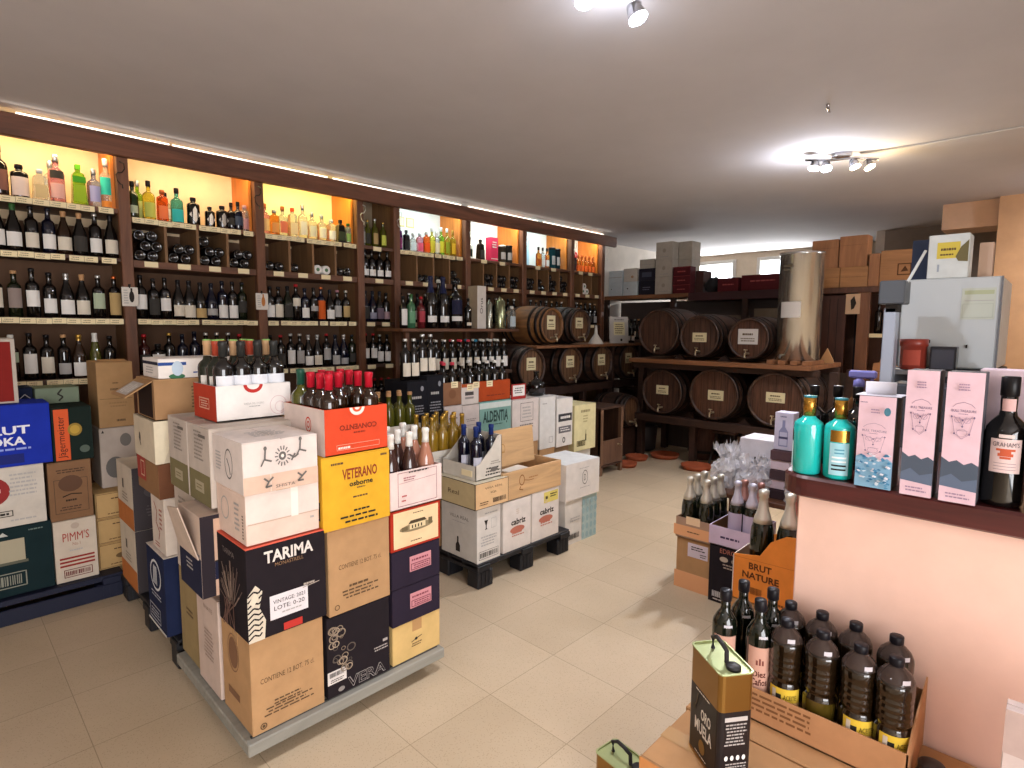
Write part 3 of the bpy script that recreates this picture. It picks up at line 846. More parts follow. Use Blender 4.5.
d1 = [('bordeaux', 0.29, G_BRN, K_WHT, 0.4, 0.62, L_GRN), ('bordeaux', 0.30, G_BLK, K_BLK, 0.14, 0.56, L_WHT), ('bordeaux', 0.29, G_BLK, K_BLK, 0.14, 0.5, L_CRM), ('bordeaux', 0.29, G_BLK, K_TAN, 0.1, 0.35, L_GRY),
      ('burgundy', 0.29, G_BRN, K_GLD, 0.05, 0.36, L_WHT), ('hock', 0.30, G_OLV, K_WHT, 0.08, 0.32, L_GRN), ('bordeaux', 0.28, G_BLK, K_BLK, 0.1, 0.4, L_DRK)]
wine_row(0, 1.15, 'lower row', d1, x0=0.385, dx=0.086)
c2 = [('bordeaux', 0.31, G_BLK, K_BLK, 0.22, 0.55, L_WHT), ('bordeaux', 0.29, G_BLK, K_BLK, 0.1, 0.5, L_DRK), ('bordeaux', 0.30, G_BLK, K_BLK, 0.2, 0.5, L_WHT), ('burgundy', 0.29, G_BLK, K_BLK, 0.08, 0.36, L_CRM),
      ('burgundy', 0.29, G_BLK, K_BLK, 0.05, 0.36, L_CRM), ('burgundy', 0.28, G_BLK, K_BLK, 0.05, 0.3, L_TAN), ('burgundy', 0.28, G_NAVY, K_NVY, 0.12, 0.3, L_GRY), ('bordeaux', 0.30, G_NAVY, K_NVY, 0.05, 0.38, L_WHT),
      ('bordeaux', 0.30, G_BLK, K_BLK, 0.05, 0.38, L_WHT), ('bordeaux', 0.30, G_GRN, K_BLK, 0.2, 0.5, L_DRK), ('bordeaux', 0.29, G_BLK, K_BLK, 0.3, 0.52, L_CRM)]
wine_row(1, 1.55, 'middle row', c2, dx=0.078)
d2 = [('bordeaux', 0.29, GL('#3a0f0c'), K_RED, 0.1, 0.5, L_DRK), ('jar', 0.22, G_BLK, K_BLK, 0.5, 0.66, L_WHT), ('bordeaux', 0.30, G_BLK, K_GLD, 0.1, 0.4, L_TAN), ('bordeaux', 0.29, G_NAVY, K_NVY, 0.1, 0.4, L_DRK),
      ('bordeaux', 0.31, G_NAVY, K_NVY, 0.2, 0.4, L_GRY), ('bordeaux', 0.30, G_BLK, K_SLV, 0.1, 0.4, L_DRK), ('bordeaux', 0.30, G_BLK, K_SLV, 0.1, 0.4, L_CRM), ('bordeaux', 0.30, G_BLK, K_SLV, 0.1, 0.4, L_DRK)]
wine_row(1, 1.15, 'lower row', d2, dx=0.083)
c3 = [('bordeaux', 0.28, G_BLK, K_BLK, 0.1, 0.45, L_WHT), ('bordeaux', 0.28, G_BLK, K_BLK, 0.1, 0.48, L_CRM), ('burgundy', 0.29, G_GRN, K_BLK, 0.1, 0.45, L_DRK), ('bordeaux', 0.31, G_BLK, K_RED, 0.4, 0.62, L_CRM),
      ('bordeaux', 0.28, G_NAVY, K_NVY, 0.1, 0.4, L_WHT), ('bordeaux', 0.29, G_BLK, K_BLK, 0.3, 0.45, L_GRY), ('bordeaux', 0.30, G_NAVY, K_ORG, 0.06, 0.6, L_ORG), ('burgundy', 0.28, G_BLK, K_NVY, 0.08, 0.36, L_WHT),
      ('bordeaux', 0.28, G_BLK, K_PNK, 0.14, 0.5, L_GRY), ('bordeaux', 0.28, G_BLK, K_SLV, 0.14, 0.5, L_TAN), ('bordeaux', 0.28, G_BLK, K_SLV, 0.14, 0.5, L_WHT)]
wine_row(2, 1.55, 'middle row', c3, dx=0.077)
d3 = [('bordeaux', 0.28, G_BLK, K_BLK, 0.1, 0.45, L_DRK), ('bordeaux', 0.28, G_BLK, K_RED, 0.1, 0.45, L_DRK), ('bordeaux', 0.29, G_BLK, K_SLV, 0.12, 0.52, L_WHT), ('bordeaux', 0.29, G_BLK, K_SLV, 0.12, 0.5, L_GRY),
      ('burgundy', 0.28, G_BLK, K_SLV, 0.06, 0.34, L_WHT), ('burgundy', 0.28, G_BLK, K_SLV, 0.06, 0.36, L_CRM), ('bordeaux', 0.29, G_BLK, K_RED, 0.2, 0.55, L_GRY), ('burgundy', 0.28, G_NAVY, K_NVY, 0.05, 0.34, L_GRY),
      ('burgundy', 0.28, G_NAVY, K_SLV, 0.05, 0.25, L_GRY), ('bordeaux', 0.28, G_GRN, K_NVY, 0.1, 0.4, L_DRK)]
wine_row(2, 1.15, 'lower row', d3, dx=0.083)
wine_row(3, 1.955, 'upper row', [('bordeaux', 0.26, G_BLK, K_BLK, 0.1, 0.32, L_WHT)], dx=0.082, x0=2.92)
wine_row(3, 1.55, 'middle row', [('burgundy', 0.29, G_NAVY, K_NVY, 0.1, 0.5, L_DRK), ('burgundy', 0.29, G_NAVY, K_NVY, 0.1, 0.3, P('#8a8796')), ('burgundy', 0.29, G_BLK, K_NVY, 0.1, 0.45, P('#6a5a66')), ('bordeaux', 0.28, G_BLK, K_BLK, 0.1, 0.35, P('#9a7f84'))], dx=0.078, x0=2.92)
wine_row(3, 1.15, 'lower row', [('bordeaux', 0.29, G_BLK, K_RED, 0.2, 0.52, L_WHT), ('bordeaux', 0.29, G_BLK, K_RED, 0.2, 0.52, L_WHT), ('bordeaux', 0.28, G_BLK, K_SLV, 0.08, 0.42, L_WHT), ('bordeaux', 0.28, G_BLK, K_BLK, 0.08, 0.42, L_WHT)], dx=0.08, x0=2.915)
wine_row(3, 0.72, 'bottom row', [('bordeaux', 0.29, G_BLK, K_RED, 0.2, 0.52, L_DRK)], dx=0.08, x0=2.92)
wine_row(4, 1.55, 'middle row', [('burgundy', 0.29, G_BLK, K_BLK, 0.1, 0.4, L_WHT), ('bordeaux', 0.29, G_BLK, K_SLV, 0.1, 0.4, L_GRY)], dx=0.10)
for bay in (5, 6, 7):
    wine_row(bay, 1.55, 'middle row', [('bordeaux', 0.29, G_BLK, K_BLK, 0.1, 0.4, L_CRM), ('bordeaux', 0.29, G_BLK, K_SLV, 0.1, 0.4, L_DRK), ('bordeaux', 0.29, G_BLK, K_TAN, 0.1, 0.4, L_GRY)], dx=0.1)
# bottles lying base-out in the pigeonholes: several layers, each bottle its own object
G_BASE = mat('bottle_base_glass', '#0c0a0c', 0.12, spec=0.7, coat=0.6)
mbp = MB()
mbp.lathe([(0.001, 0.014), (0.022, 0.012), (0.031, 0.0), (0.037, 0.006), (0.038, 0.02), (0.038, 0.19), (0.016, 0.225), (0.0145, 0.30)], G_BASE, 14)
_o = mbp.build('lying_bottle'); LYING = _o.data; bpy.data.objects.remove(_o)
mbp = MB()
mbp.lathe([(0.001, 0.0, P('#5b7a5a')), (0.016, 0.001, L_WHT), (0.036, 0.0, L_WHT), (0.04, 0.006, L_WHT), (0.04, 0.19, L_WHT), (0.016, 0.225, L_WHT), (0.0145, 0.30)], L_WHT, 14)
_o = mbp.build('lying_bottle'); LYINGW = _o.data; bpy.data.objects.remove(_o)
def lying(bay, slot, n, me=LYING, desc='dark', per=3):
    a, b = BAYS[bay]
    ns = 3 if bay == 7 else 4
    w = (b - a) / ns
    x0 = a + w * slot; z0 = 1.956
    k = 0; layer = 0
    per = min(per, int((w - 0.02) / 0.0765)) or 1
    while k < n:
        cnt = min(n - k, per - (layer % 2 if per > 2 else 0))
        for i in range(cnt):
            x = x0 + 0.012 + 0.04 + i * 0.079 + (0.0395 if layer % 2 else 0)
            if x > x0 + w - 0.045: x = x0 + w - 0.049
            z = z0 + 0.04 + layer * 0.069
            put(me, 'lying_bottle', (x, YF + 0.03 + (0.012 if layer % 2 else 0), z), 0,
                '%s wine bottle lying base outward in the %s pigeonhole of the %s' % (desc, ORD[slot], BAYN[bay]), 'bottle',
                'bottles lying in the %s pigeonhole of the %s' % (ORD[slot], BAYN[bay]), rot=(R(-90), 0, 0))
            k += 1
            if k >= n: break
        layer += 1
for bay, sl in {1: (6, 4, 5, 4), 2: (2, 1, 0, 2), 4: (0, 2, 2, 3), 5: (0, 4, 4, 4), 6: (4, 3, 5, 5)}.items():
    for s, n in enumerate(sl):
        if n: lying(bay, s, n, per=2)
lying(2, 2, 2, LYINGW, 'white based', 2)
lying(7, 1, 3, LYINGW, 'white based', 2)
# ------------------------------------------------------------------ trolley and pallets
GREYW = mat('grey_trolley_board', '#8d8a80', 0.7, kind='wood', var=0.1, scale=1.5)
t = empty('platform_trolley', (1.09, 2.27, 0), 0, 'low grey platform trolley under the front stacks of cartons', 'trolley')
mb = MB(); mb.box(-0.42, 0.42, -0.40, 0.38, 0.055, 0.10, GREYW, 0.004); mb.build('platform', t)
mb = MB(); mb.box(-0.40, 0.40, -0.372, -0.36, 0.10, 0.105, P('#4a4844')); mb.build('rubber_strip', t)
for sx in (-1, 1):
    for sy in (-1, 1):
        mb = MB(); x, y = sx * 0.33, sy * 0.30
        mb.box(x - 0.03, x + 0.03, y - 0.03, y + 0.03, 0.045, 0.055, MET('#8a8a88'))
        mb.box(x - 0.02, x - 0.016, y - 0.02, y + 0.02, 0.02, 0.046, MET('#8a8a88')); mb.box(x + 0.016, x + 0.02, y - 0.02, y + 0.02, 0.02, 0.046, MET('#8a8a88'))
        c = mb.build('caster', t)
        mb = MB(); mb.T = Matrix.Translation((x - 0.012, y, 0.025)) @ Matrix.Rotation(PI / 2, 4, 'Y')
        mb.lathe([(0.02, 0), (0.025, 0.003), (0.025, 0.021), (0.02, 0.024)], P('#1d1d1f', 0.5), 14)
        mb.build('wheel', c)
PLA = mat('black_pallet_plastic', '#1a1a1e', 0.5, spec=0.4)
NAVYP = mat('navy_pallet_plastic', '#10142a', 0.55, spec=0.35)
def pallet(x0, y0, w, d, h, m, label, along='x', skirt=False):
    t = empty('plastic_pallet', (x0 + w / 2, y0 + d / 2, 0), 0, label, 'pallet')
    mb = MB()
    n = max(4, int((d if along == 'x' else w) / 0.11))
    for i in range(n):
        if along == 'x':
            s = d / n; y = -d / 2 + i * s
            mb.box(-w / 2, w / 2, y + 0.008, y + s - 0.008, h - 0.03, h, m, 0.003)
        else:
            s = w / n; x = -w / 2 + i * s
            mb.box(x + 0.008, x + s - 0.008, -d / 2, d / 2, h - 0.03, h, m, 0.003)
    for q in (-1, 0, 1):
        if along == 'x': mb.box(q * (w / 2 - 0.05) - 0.05, q * (w / 2 - 0.05) + 0.05, -d / 2, d / 2, h - 0.05, h - 0.012, m, 0.003)
        else: mb.box(-w / 2, w / 2, q * (d / 2 - 0.05) - 0.05, q * (d / 2 - 0.05) + 0.05, h - 0.05, h - 0.012, m, 0.003)
    mb.build('deck', t)
    if skirt:
        mb = MB(); mb.box(-w / 2 + 0.01, w / 2 - 0.01, -d / 2 + 0.004, -d / 2 + 0.02, 0.0, h - 0.05, m, 0.003); mb.build('side_board', t)
        mb = MB(); mb.box(w / 2 - 0.02, w / 2 - 0.004, -d / 2 + 0.02, d / 2 - 0.01, 0.0, h - 0.05, m, 0.003); mb.build('side_board', t)
    for qx in (-1, 0, 1):
        for qy in (-1, 0, 1):
            x, y = qx * (w / 2 - 0.065), qy * (d / 2 - 0.055)
            mb = MB(); mb.box(x - 0.06, x + 0.06, y - 0.05, y + 0.05, 0.0, h - 0.048, m, 0.006)
            for k in (-0.03, 0.0, 0.03): mb.box(x + k - 0.005, x + k + 0.005, y - 0.053, y + 0.053, 0.01, h - 0.055, m)
            mb.build('block', t)
    return t
pallet(0.68, 2.68, 0.80, 1.0, 0.14, PLA, 'black plastic pallet behind the grey trolley', 'y')
pallet(-0.60, 3.70, 1.30, 0.95, 0.13, NAVYP, 'dark navy pallet under the cartons in front of the first shelf bay', skirt=True)
pallet(2.12, 2.32, 0.84, 0.64, 0.15, PLA, 'black plastic pallet carrying the white cartons and wooden crate')

# ---- front row on the trolley, column by column
k = INK; kb = P('#5c4630')
Z0 = 0.105
carton(0.695, 1.895, Z0, 0.262, 0.26, 0.338, KRAFT, 'plain brown carton on the trolley corner under the black one with a zebra', art={
    'F': [('t', 'CONTIENE 12 BOT. 75 cl.', 0.12, 0.52, 0.86, 0.575, kb), ('s', 0.25, 0.24, 0.72, 0.31, 2, kb), ('s', 0.15, 0.15, 0.85, 0.25, 3, kb), ('ring', 0.14, 0.07, 0.045, 0.035, 0.3, kb), ('e', 0.14, 0.07, 0.02, 0.016, kb)],
    'L': [('e', 0.42, 0.72, 0.16, 0.17, P('#7c5a42')), ('ring', 0.42, 0.72, 0.2, 0.21, 0.06, P('#7c5a42')), ('r', 0.2, 0.22, 0.6, 0.3, P('#7c5a42'))]}, cols=None)
zeb = [('p', [(0.0, 0.0), (0.19, 0.0), (0.21, 0.2), (0.14, 0.35), (0.18, 0.52), (0.1, 0.6), (0.0, 0.5)], P('#cfc4b0'))]
for i in range(9):
    y = 0.03 + i * 0.058
    zeb.append(('ln', [(0.0, y), (0.07, y + 0.045), (0.13, y + 0.02), (0.185 - abs(i - 4) * 0.006, y + 0.05)], 0.0055, BLACKC))
zeb.append(('p', [(0.02, 0.44), (0.09, 0.53), (0.13, 0.46), (0.06, 0.38)], P('#d9cdb8')))
feather = []
rf = random.Random(3)
for i in range(34):
    a = rf.uniform(0.35, 2.8); r0 = rf.uniform(0.05, 0.15); r1 = rf.uniform(0.25, 0.48)
    feather.append(('ln', [(0.5 + r0 * math.cos(a), 0.25 + r0 * math.sin(a)), (0.5 + r1 * math.cos(a + 0.12), 0.25 + 1.15 * r1 * math.sin(a + 0.12))], 0.004, P(rf.choice(('#8a7468', '#6b5850', '#a08b7c')))))
for i in range(12):
    feather.append(('ln', [(0.45 + rf.uniform(-.25, .3), 0.0 + rf.uniform(0, .1)), (0.5 + rf.uniform(-.2, .2), 0.35)], 0.005, P('#6d5148')))
ta = carton(0.69, 1.885, Z0 + 0.34, 0.28, 0.265, 0.325, BLACKC, 'black carton lettered TARIMA with a zebra and feathers', art={
    'F': zeb + [('t', '*TARIMA', 0.21, 0.80, 0.83, 0.93, P('#d9cfc6')), ('t', 'MONASTRELL', 0.34, 0.745, 0.70, 0.785, P('#8a6a4c')), ('ln', [(0.68, 0.42), (0.9, 0.44)], 0.003, P('#a99c90')), ('s', 0.68, 0.43, 0.85, 0.48, 1, P('#a99c90')), ('r', 0.42, 0.02, 0.66, 0.10, P('#b5342c'))],
    'L': feather + [('t', 'TARIMA', 0.35, 0.86, 0.75, 0.92, P('#6f635f'))]}, topcol=P('#d8604a'), tape=False)
mb = MB(); F = Face(mb, (-0.066, -0.1325 - 0.0015, 0.055), (0.135, 0, 0), (0, 0, 0.085), (0, -1, 0), 0.0005)
mb.box(-0.066, 0.069, -0.1337, -0.1327, 0.055, 0.14, P('#d9d2d4'))
F.o = Vector((-0.066, -0.1337, 0.055)); F.draw([('t', 'VINTAGE: 2021', 0.08, 0.64, 0.92, 0.80, k), ('t', 'LOTE: 0-20', 0.1, 0.36, 0.9, 0.54, k), ('s', 0.25, 0.15, 0.85, 0.28, 1, L_GRY)])
mb.build('label_sticker', ta)
carton(0.70, 1.895, 0.775, 0.255, 0.262, 0.172, PC('#dcc3b3'), 'pale pinkish white carton, lower of two, on top of the black zebra carton', art={
    'F': [('r', 0.0, 0.42, 1.0, 0.99, PC('#dccdc3')), ('r', 0.02, 0.4, 0.98, 0.425, P('#c0a694')), ('r', 0.6, 0.4, 0.7, 0.99, P('#eeded4')), ('s', 0.86, 0.25, 0.93, 0.35, 1, L_GRY)],
    'L': [('ring', 0.3, 0.55, 0.14, 0.24, 0.12, L_GRY), ('s', 0.62, 0.2, 0.8, 0.8, 6, L_GRY), ('s', 0.88, 0.1, 0.93, 0.6, 8, INK)]}, tape=True)
fig = P('#6b6662')
def figure(x, y, s, f=1):
    return [('e', x, y + 0.16 * s, 0.018 * s, 0.035 * s, fig), ('ln', [(x, y + 0.13 * s), (x - 0.01 * f, y - 0.02 * s), (x + 0.08 * f, y - 0.06 * s)], 0.006, fig), ('ln', [(x - 0.01 * f, y), (x - 0.06 * f, y - 0.12 * s)], 0.005, fig)]
sun = [('e', 0.51, 0.66, 0.05, 0.085, fig), ('e', 0.51, 0.66, 0.02, 0.035, PC('#e9dad0'))] + [('ln', [(0.51 + 0.065 * math.cos(a), 0.66 + 0.12 * math.sin(a)), (0.51 + 0.105 * math.cos(a), 0.66 + 0.20 * math.sin(a))], 0.004, fig) for a in [i * PI / 7 for i in range(14)]]
carton(0.695, 1.89, 0.948, 0.258, 0.27, 0.175, PC('#dacdc5'), 'white carton with a sun and dancing figures on top of the pale pinkish one', art={
    'F': [('r', 0, 0, 1, 0.34, PC('#d6b7a2')), ('r', 0.34, 0, 0.355, 0.34, PC('#e3cbb9'))] + sun + figure(0.28, 0.66, 1.2) + figure(0.75, 0.76, 1.2) + [('ln', [(0.6, 0.66), (0.66, 0.6), (0.72, 0.66)], 0.006, fig), ('ln', [(0.62, 0.55), (0.67, 0.68)], 0.006, fig),
          ('ln', [(0.25, 0.28), (0.31, 0.2), (0.37, 0.28)], 0.006, fig), ('ln', [(0.31, 0.2), (0.27, 0.1), (0.35, 0.12)], 0.006, fig), ('ln', [(0.7, 0.28), (0.76, 0.2), (0.82, 0.28)], 0.006, fig), ('ln', [(0.76, 0.2), (0.7, 0.12), (0.78, 0.12)], 0.006, fig), ('t', 'SHISTA', 0.40, 0.06, 0.66, 0.12, fig)],
    'L': [('ring', 0.55, 0.5, 0.13, 0.3, 0.1, fig), ('ln', [(0.5, 0.6), (0.57, 0.45), (0.6, 0.3)], 0.006, fig), ('s', 0.1, 0.3, 0.3, 0.7, 6, L_GRY)],
    'T': [('s', 0.25, 0.3, 0.75, 0.7, 5, L_GRY)]}, tape=False)
vera = [('t', '*VERA', 0.3, 0.03, 0.92, 0.17, P('#9a938f')), ('t', 'VERA', 0.307, 0.037, 0.913, 0.163, BLACKC), ('e', 0.2, 0.07, 0.05, 0.03, P('#8a837f')), ('s', 0.72, 0.33, 0.97, 0.40, 2, P('#a8a09b')), ('r', 0.88, 0.43, 0.96, 0.465, P('#a8a09b'))]
for i in range(26):
    x = 0.08 + rf.uniform(0, 0.25); y = rf.uniform(0.32, 0.86) ; r_ = rf.uniform(0.02, 0.055)
    vera.append(('ring', x * (1.1 - 0.4 * (y > 0.65)), y, r_ * 1.3, r_, 0.25, P(rf.choice(('#8b7a68', '#a89580', '#5f544c')))))
vb = carton(0.972, 1.895, Z0, 0.272, 0.26, 0.315, BLACKC, 'black carton lettered VERA with swirling ornament at the foot of the middle column', art={'F': vera}, tape=False)
mb = MB(); mb.box(-0.137, -0.06, -0.1318, -0.1308, 0.055, 0.105, P('#d6cfca'))
Face(mb, (-0.137, -0.1318, 0.055), (0.077, 0, 0), (0, 0, 0.05), (0, -1, 0)).draw([('bar', 0.1, 0.55, 0.85, 0.9, INK), ('s', 0.1, 0.1, 0.9, 0.4, 2, INK)]); mb.build('label_sticker', vb)
carton(0.985, 1.895, 0.422, 0.265, 0.265, 0.33, KRAFT, 'plain brown carton under the yellow one', art={
    'F': [('t', 'CONTIENE 12 BOT. 75 cl.', 0.16, 0.52, 0.85, 0.575, kb), ('s', 0.3, 0.27, 0.7, 0.33, 1, kb), ('s', 0.2, 0.15, 0.8, 0.27, 3, kb), ('ring', 0.12, 0.09, 0.04, 0.032, 0.3, kb)], 'L': [('e', 0.42, 0.72, 0.16, 0.17, P('#7c5a42'))]})
YELC = PC('#d9a52e')
carton(0.965, 1.885, 0.754, 0.285, 0.27, 0.275, YELC, 'yellow carton lettered VETERANO under the orange tray', art={
    'F': [('t', '*VETERANO', 0.28, 0.66, 0.80, 0.81, P('#8a3a22')), ('t', '*osborne', 0.38, 0.555, 0.73, 0.63, INK), ('s', 0.48, 0.51, 0.62, 0.545, 1, kb), ('s', 0.42, 0.38, 0.70, 0.43, 1, kb), ('s', 0.4, 0.19, 0.72, 0.245, 1, INK), ('s', 0.22, 0.12, 0.86, 0.175, 1, INK), ('s', 0.3, 0.05, 0.8, 0.11, 1, INK), ('s', 0.1, 0.87, 0.3, 0.93, 1, kb), ('s', 0.84, 0.9, 0.96, 0.96, 1, kb)],
    'L': [('fr', 0.75, 0.15, 0.93, 0.4, 0.03, INK)]})
RDK = P('#b3302a')
tray(0.985, 1.893, 1.03, 0.262, 0.325, 0.172, PC('#d24a2c'), 'bright orange tray with its lettering upside down, on the yellow carton', inside=KRAFT_D, art={
    'F': [('t', '*CONVENTO', 0.22, 0.52, 0.82, 0.64, P('#7c2a18'), 180), ('s', 0.42, 0.42, 0.65, 0.49, 1, P('#7c2a18')), ('fr', 0.17, 0.1, 0.86, 0.22, 0.006, P('#f0a58c')), ('s', 0.19, 0.1, 0.4, 0.2, 1, P('#f3d5c8')), ('hd', 0.5, 0.998, 0.12, 0.17, P('#ecd9cf')), ('hd', 0.5, 0.998, 0.075, 0.1, P('#e4522f')), ('hd', 0.5, 0.998, 0.04, 0.05, P('#ecd9cf'))],
    'L': [('r', 0, 0, 1, 1, PC('#dcc9bf')), ('ring', 0.62, 0.62, 0.07, 0.17, 0.2, P('#c9452f')), ('ring', 0.62, 0.62, 0.035, 0.08, 0.4, P('#c9452f'))]})
Z = Z0
carton(1.262, 1.90, Z, 0.245, 0.26, 0.165, PC('#cfae72'), 'tan carton at the foot of the right column on the trolley', art={'F': [('s', 0.38, 0.28, 0.62, 0.4, 2, kb), ('e', 0.48, 0.48, 0.03, 0.04, INK), ('ln', [(0.38, 0.43), (0.48, 0.48), (0.6, 0.52)], 0.003, INK)]})
PUR = PC('#2a2230')
pl = P('#c98a90'); pd = P('#7a3a48')
for z, w in ((0.272, 'lower'), (0.432, 'upper')):
    o = carton(1.26, 1.895, z, 0.245, 0.26, 0.158, PUR, 'dark purple carton with pink sticker on the trolley, %s of the pair' % w, tape=False)
    mb = MB(); mb.box(-0.035, 0.075, -0.1312, -0.1302, 0.055, 0.12, pl)
    Face(mb, (-0.035, -0.1312, 0.055), (0.11, 0, 0), (0, 0, 0.065), (0, -1, 0)).draw([('s', 0.08, 0.62, 0.9, 0.88, 1, pd), ('fr', 0.05, 0.08, 0.95, 0.52, 0.03, pd), ('s', 0.1, 0.15, 0.9, 0.45, 2, pd)]); mb.build('label_sticker', o)
farm = [('e', 0.5, 0.5, 0.34, 0.1, P('#8a7a5c')), ('r', 0.36, 0.46, 0.68, 0.6, P('#d9c69c')), ('p', [(0.33, 0.6), (0.71, 0.6), (0.66, 0.68), (0.38, 0.68)], P('#4a3c2a')), ('r', 0.74, 0.48, 0.82, 0.64, P('#6b5d42')), ('r', 0.2, 0.46, 0.32, 0.56, P('#6b5d42'))] + [('r', 0.4 + i * 0.06, 0.48, 0.425 + i * 0.06, 0.56, P('#4a3c2a')) for i in range(4)]
carton(1.258, 1.895, 0.592, 0.252, 0.262, 0.168, PC('#a8311f'), 'red edged cream carton with an engraved farmhouse, below the pink tray', art={
    'F': [('r', 0.05, 0.06, 0.95, 0.95, PC('#e6c79c')), ('s', 0.4, 0.83, 0.68, 0.88, 1, kb), ('s', 0.36, 0.13, 0.64, 0.19, 1, kb)] + farm}, tape=False)
tray(1.258, 1.895, 0.762, 0.26, 0.265, 0.158, PC('#dfc9c2'), 'pale pink tray of rosé bottles on the right column', inside=KRAFT_D, art={
    'F': [('fr', 0.14, 0.08, 0.9, 0.96, 0.008, P('#8a4a52')), ('s', 0.22, 0.72, 0.5, 0.84, 2, P('#9a5a62')), ('s', 0.2, 0.3, 0.32, 0.38, 1, P('#b33a3a')), ('s', 0.2, 0.18, 0.3, 0.26, 1, P('#b33a3a')), ('ln', [(0.16, 0.68), (0.88, 0.74)], 0.0015, P('#9a5a62')), ('s', 0.3, 0.9, 0.75, 0.99, 1, INK)]})
# second row
tray(0.75, 2.27, 1.14, 0.285, 0.25, 0.135, PC('#e2dcd6'), 'white tray with red end holding dark wine bottles, left of the orange tray', inside=KRAFT_D, art={
    'F': [('t', 'RIBERA DEL DUERO', 0.35, 0.42, 0.62, 0.48, L_GRY), ('s', 0.4, 0.34, 0.58, 0.4, 1, L_GRY), ('hd', 0.48, 0.998, 0.13, 0.24, P('#b3302a')), ('hd', 0.48, 0.998, 0.085, 0.14, PC('#e2dcd6')), ('ring', 0.82, 0.35, 0.12, 0.28, 0.05, P('#c9a8a8')), ('ring', 0.84, 0.3, 0.07, 0.16, 0.08, P('#c9a8a8'))],
    'L': [('r', 0, 0, 1, 1, PC('#b8402a')), ('fr', 0.25, 0.3, 0.7, 0.62, 0.02, P('#d9a58c')), ('s', 0.3, 0.36, 0.66, 0.56, 3, P('#d9b8a0'))]})
LG = PC('#bfb2a6'); OLB = PC('#7a7150')
for i, (y, w) in enumerate(((2.165, 'nearer'), (2.412, 'farther'))):
    carton(0.685, y, 0.845, 0.32, 0.24, 0.29, LG, 'tall grey white carton with olive lower band, %s of the pair' % w, art={
        'L': [('r', 0.03, 0.0, 0.98, 0.40, OLB), ('r', 0.3, 0.14, 0.7, 0.28, P('#a89c80')), ('s', 0.36, 0.17, 0.64, 0.25, 2, OLB), ('s', 0.3, 0.55, 0.75, 0.95, 8, P('#8f857c')), ('r', 0.55, 0.86, 0.85, 0.9, P('#6a625a'))]}, tape=False)
carton(0.70, 2.42, 0.485, 0.30, 0.25, 0.355, LG, 'grey white carton under the olive banded pair, behind the torn navy one', art={'L': [('s', 0.2, 0.4, 0.6, 0.9, 9, P('#8f857c'))]}, tape=False)
# torn, leaning carton with navy lower half
NAVYC = PC('#23253a')
mb = MB()
mb.box(-0.14, 0.14, -0.12, 0.12, 0, 0.30, PC('#c9b3a2'), 0.002)
F = faces(mb, 0.28, 0.24, 0.30)
F['L'].draw([('p', [(0, 0), (1, 0), (1, 0.48), (0, 0.6)], NAVYC), ('s', 0.3, 0.25, 0.65, 0.4, 3, L_GRY), ('r', 0.05, 0.5, 0.95, 0.53, P('#6a6a78'))])
F['F'].draw([('r', 0, 0, 1, 1, P('#2a2228')), ('r', 0.16, 0.0, 0.72, 0.95, PC('#c7a48c')), ('r', 0.16, 0.2, 0.72, 0.42, NAVYC), ('s', 0.3, 0.25, 0.6, 0.36, 2, L_GRY), ('r', 0.16, 0.42, 0.72, 0.44, INK)])
tc = mb.build('torn_carton', None, (0.775, 2.265, 0.53), 0.0); tag(tc, 'torn carton with navy lower half and open flap beside the zebra carton', 'box')
mb = MB(); mb.prism([(0, 0), (0.22, 0), (0.19, 0.17), (0.04, 0.20)], 0.004, PC('#c2ae9e'), 'x', -0.002)
fl = mb.build('flap', tc, (-0.142, -0.10, 0.14)); fl.rotation_euler = (0, R(-14), 0)
carton(0.69, 2.175, Z0, 0.24, 0.235, 0.385, PC('#c3aea1'), 'pale upright carton on the trolley below the torn navy one', art={'L': [('t', 'ENATE', 0.35, 0.82, 0.75, 0.86, P('#8a766c')), ('s', 0.3, 0.3, 0.75, 0.62, 8, P('#9a8579'))]}, tape=False)
carton(0.70, 2.425, Z0, 0.26, 0.24, 0.378, PC('#94805a'), 'dull olive brown carton on the trolley between the pale and the navy ones', art={'L': [('s', 0.3, 0.5, 0.7, 0.6, 2, kb)]}, tape=False)
# third stack along the left edge, on the black pallet
NB = PC('#1c2440')
emb = [('e', 0.5, 0.68, 0.30, 0.2, P('#cfd0d2')), ('e', 0.5, 0.68, 0.26, 0.17, NB)] + [('ln', [(0.36 + 0.07 * i, 0.56), (0.42 + 0.05 * i, 0.8)], 0.009, P('#cfd0d2')) for i in range(4)]
carton(0.66, 2.73, 0.142, 0.28, 0.275, 0.358, NB, 'navy carton with a round white emblem on the black pallet', art={'L': emb + [('s', 0.2, 0.38, 0.8, 0.46, 2, P('#a8aab4')), ('fr', 0.1, 0.06, 0.7, 0.26, 0.02, P('#a8aab4')), ('s', 0.14, 0.1, 0.66, 0.22, 3, P('#a8aab4')), ('r', 0, 0, 1, 0.03, P('#c9c4c0'))]}, tape=False, topcol=PC('#cfc4b8'))
carton(0.675, 2.74, 0.502, 0.25, 0.20, 0.255, PC('#d0c2b4'), 'white carton with red script standing on the navy one', art={'L': [('ln', [(0.25, 0.85), (0.45, 0.7), (0.35, 0.5), (0.6, 0.35), (0.5, 0.2)], 0.008, P('#9a4a3c')), ('s', 0.6, 0.4, 0.85, 0.8, 5, P('#9a4a3c')), ('s', 0.2, 0.06, 0.6, 0.16, 2, P('#9a4a3c'))]}, tape=False)
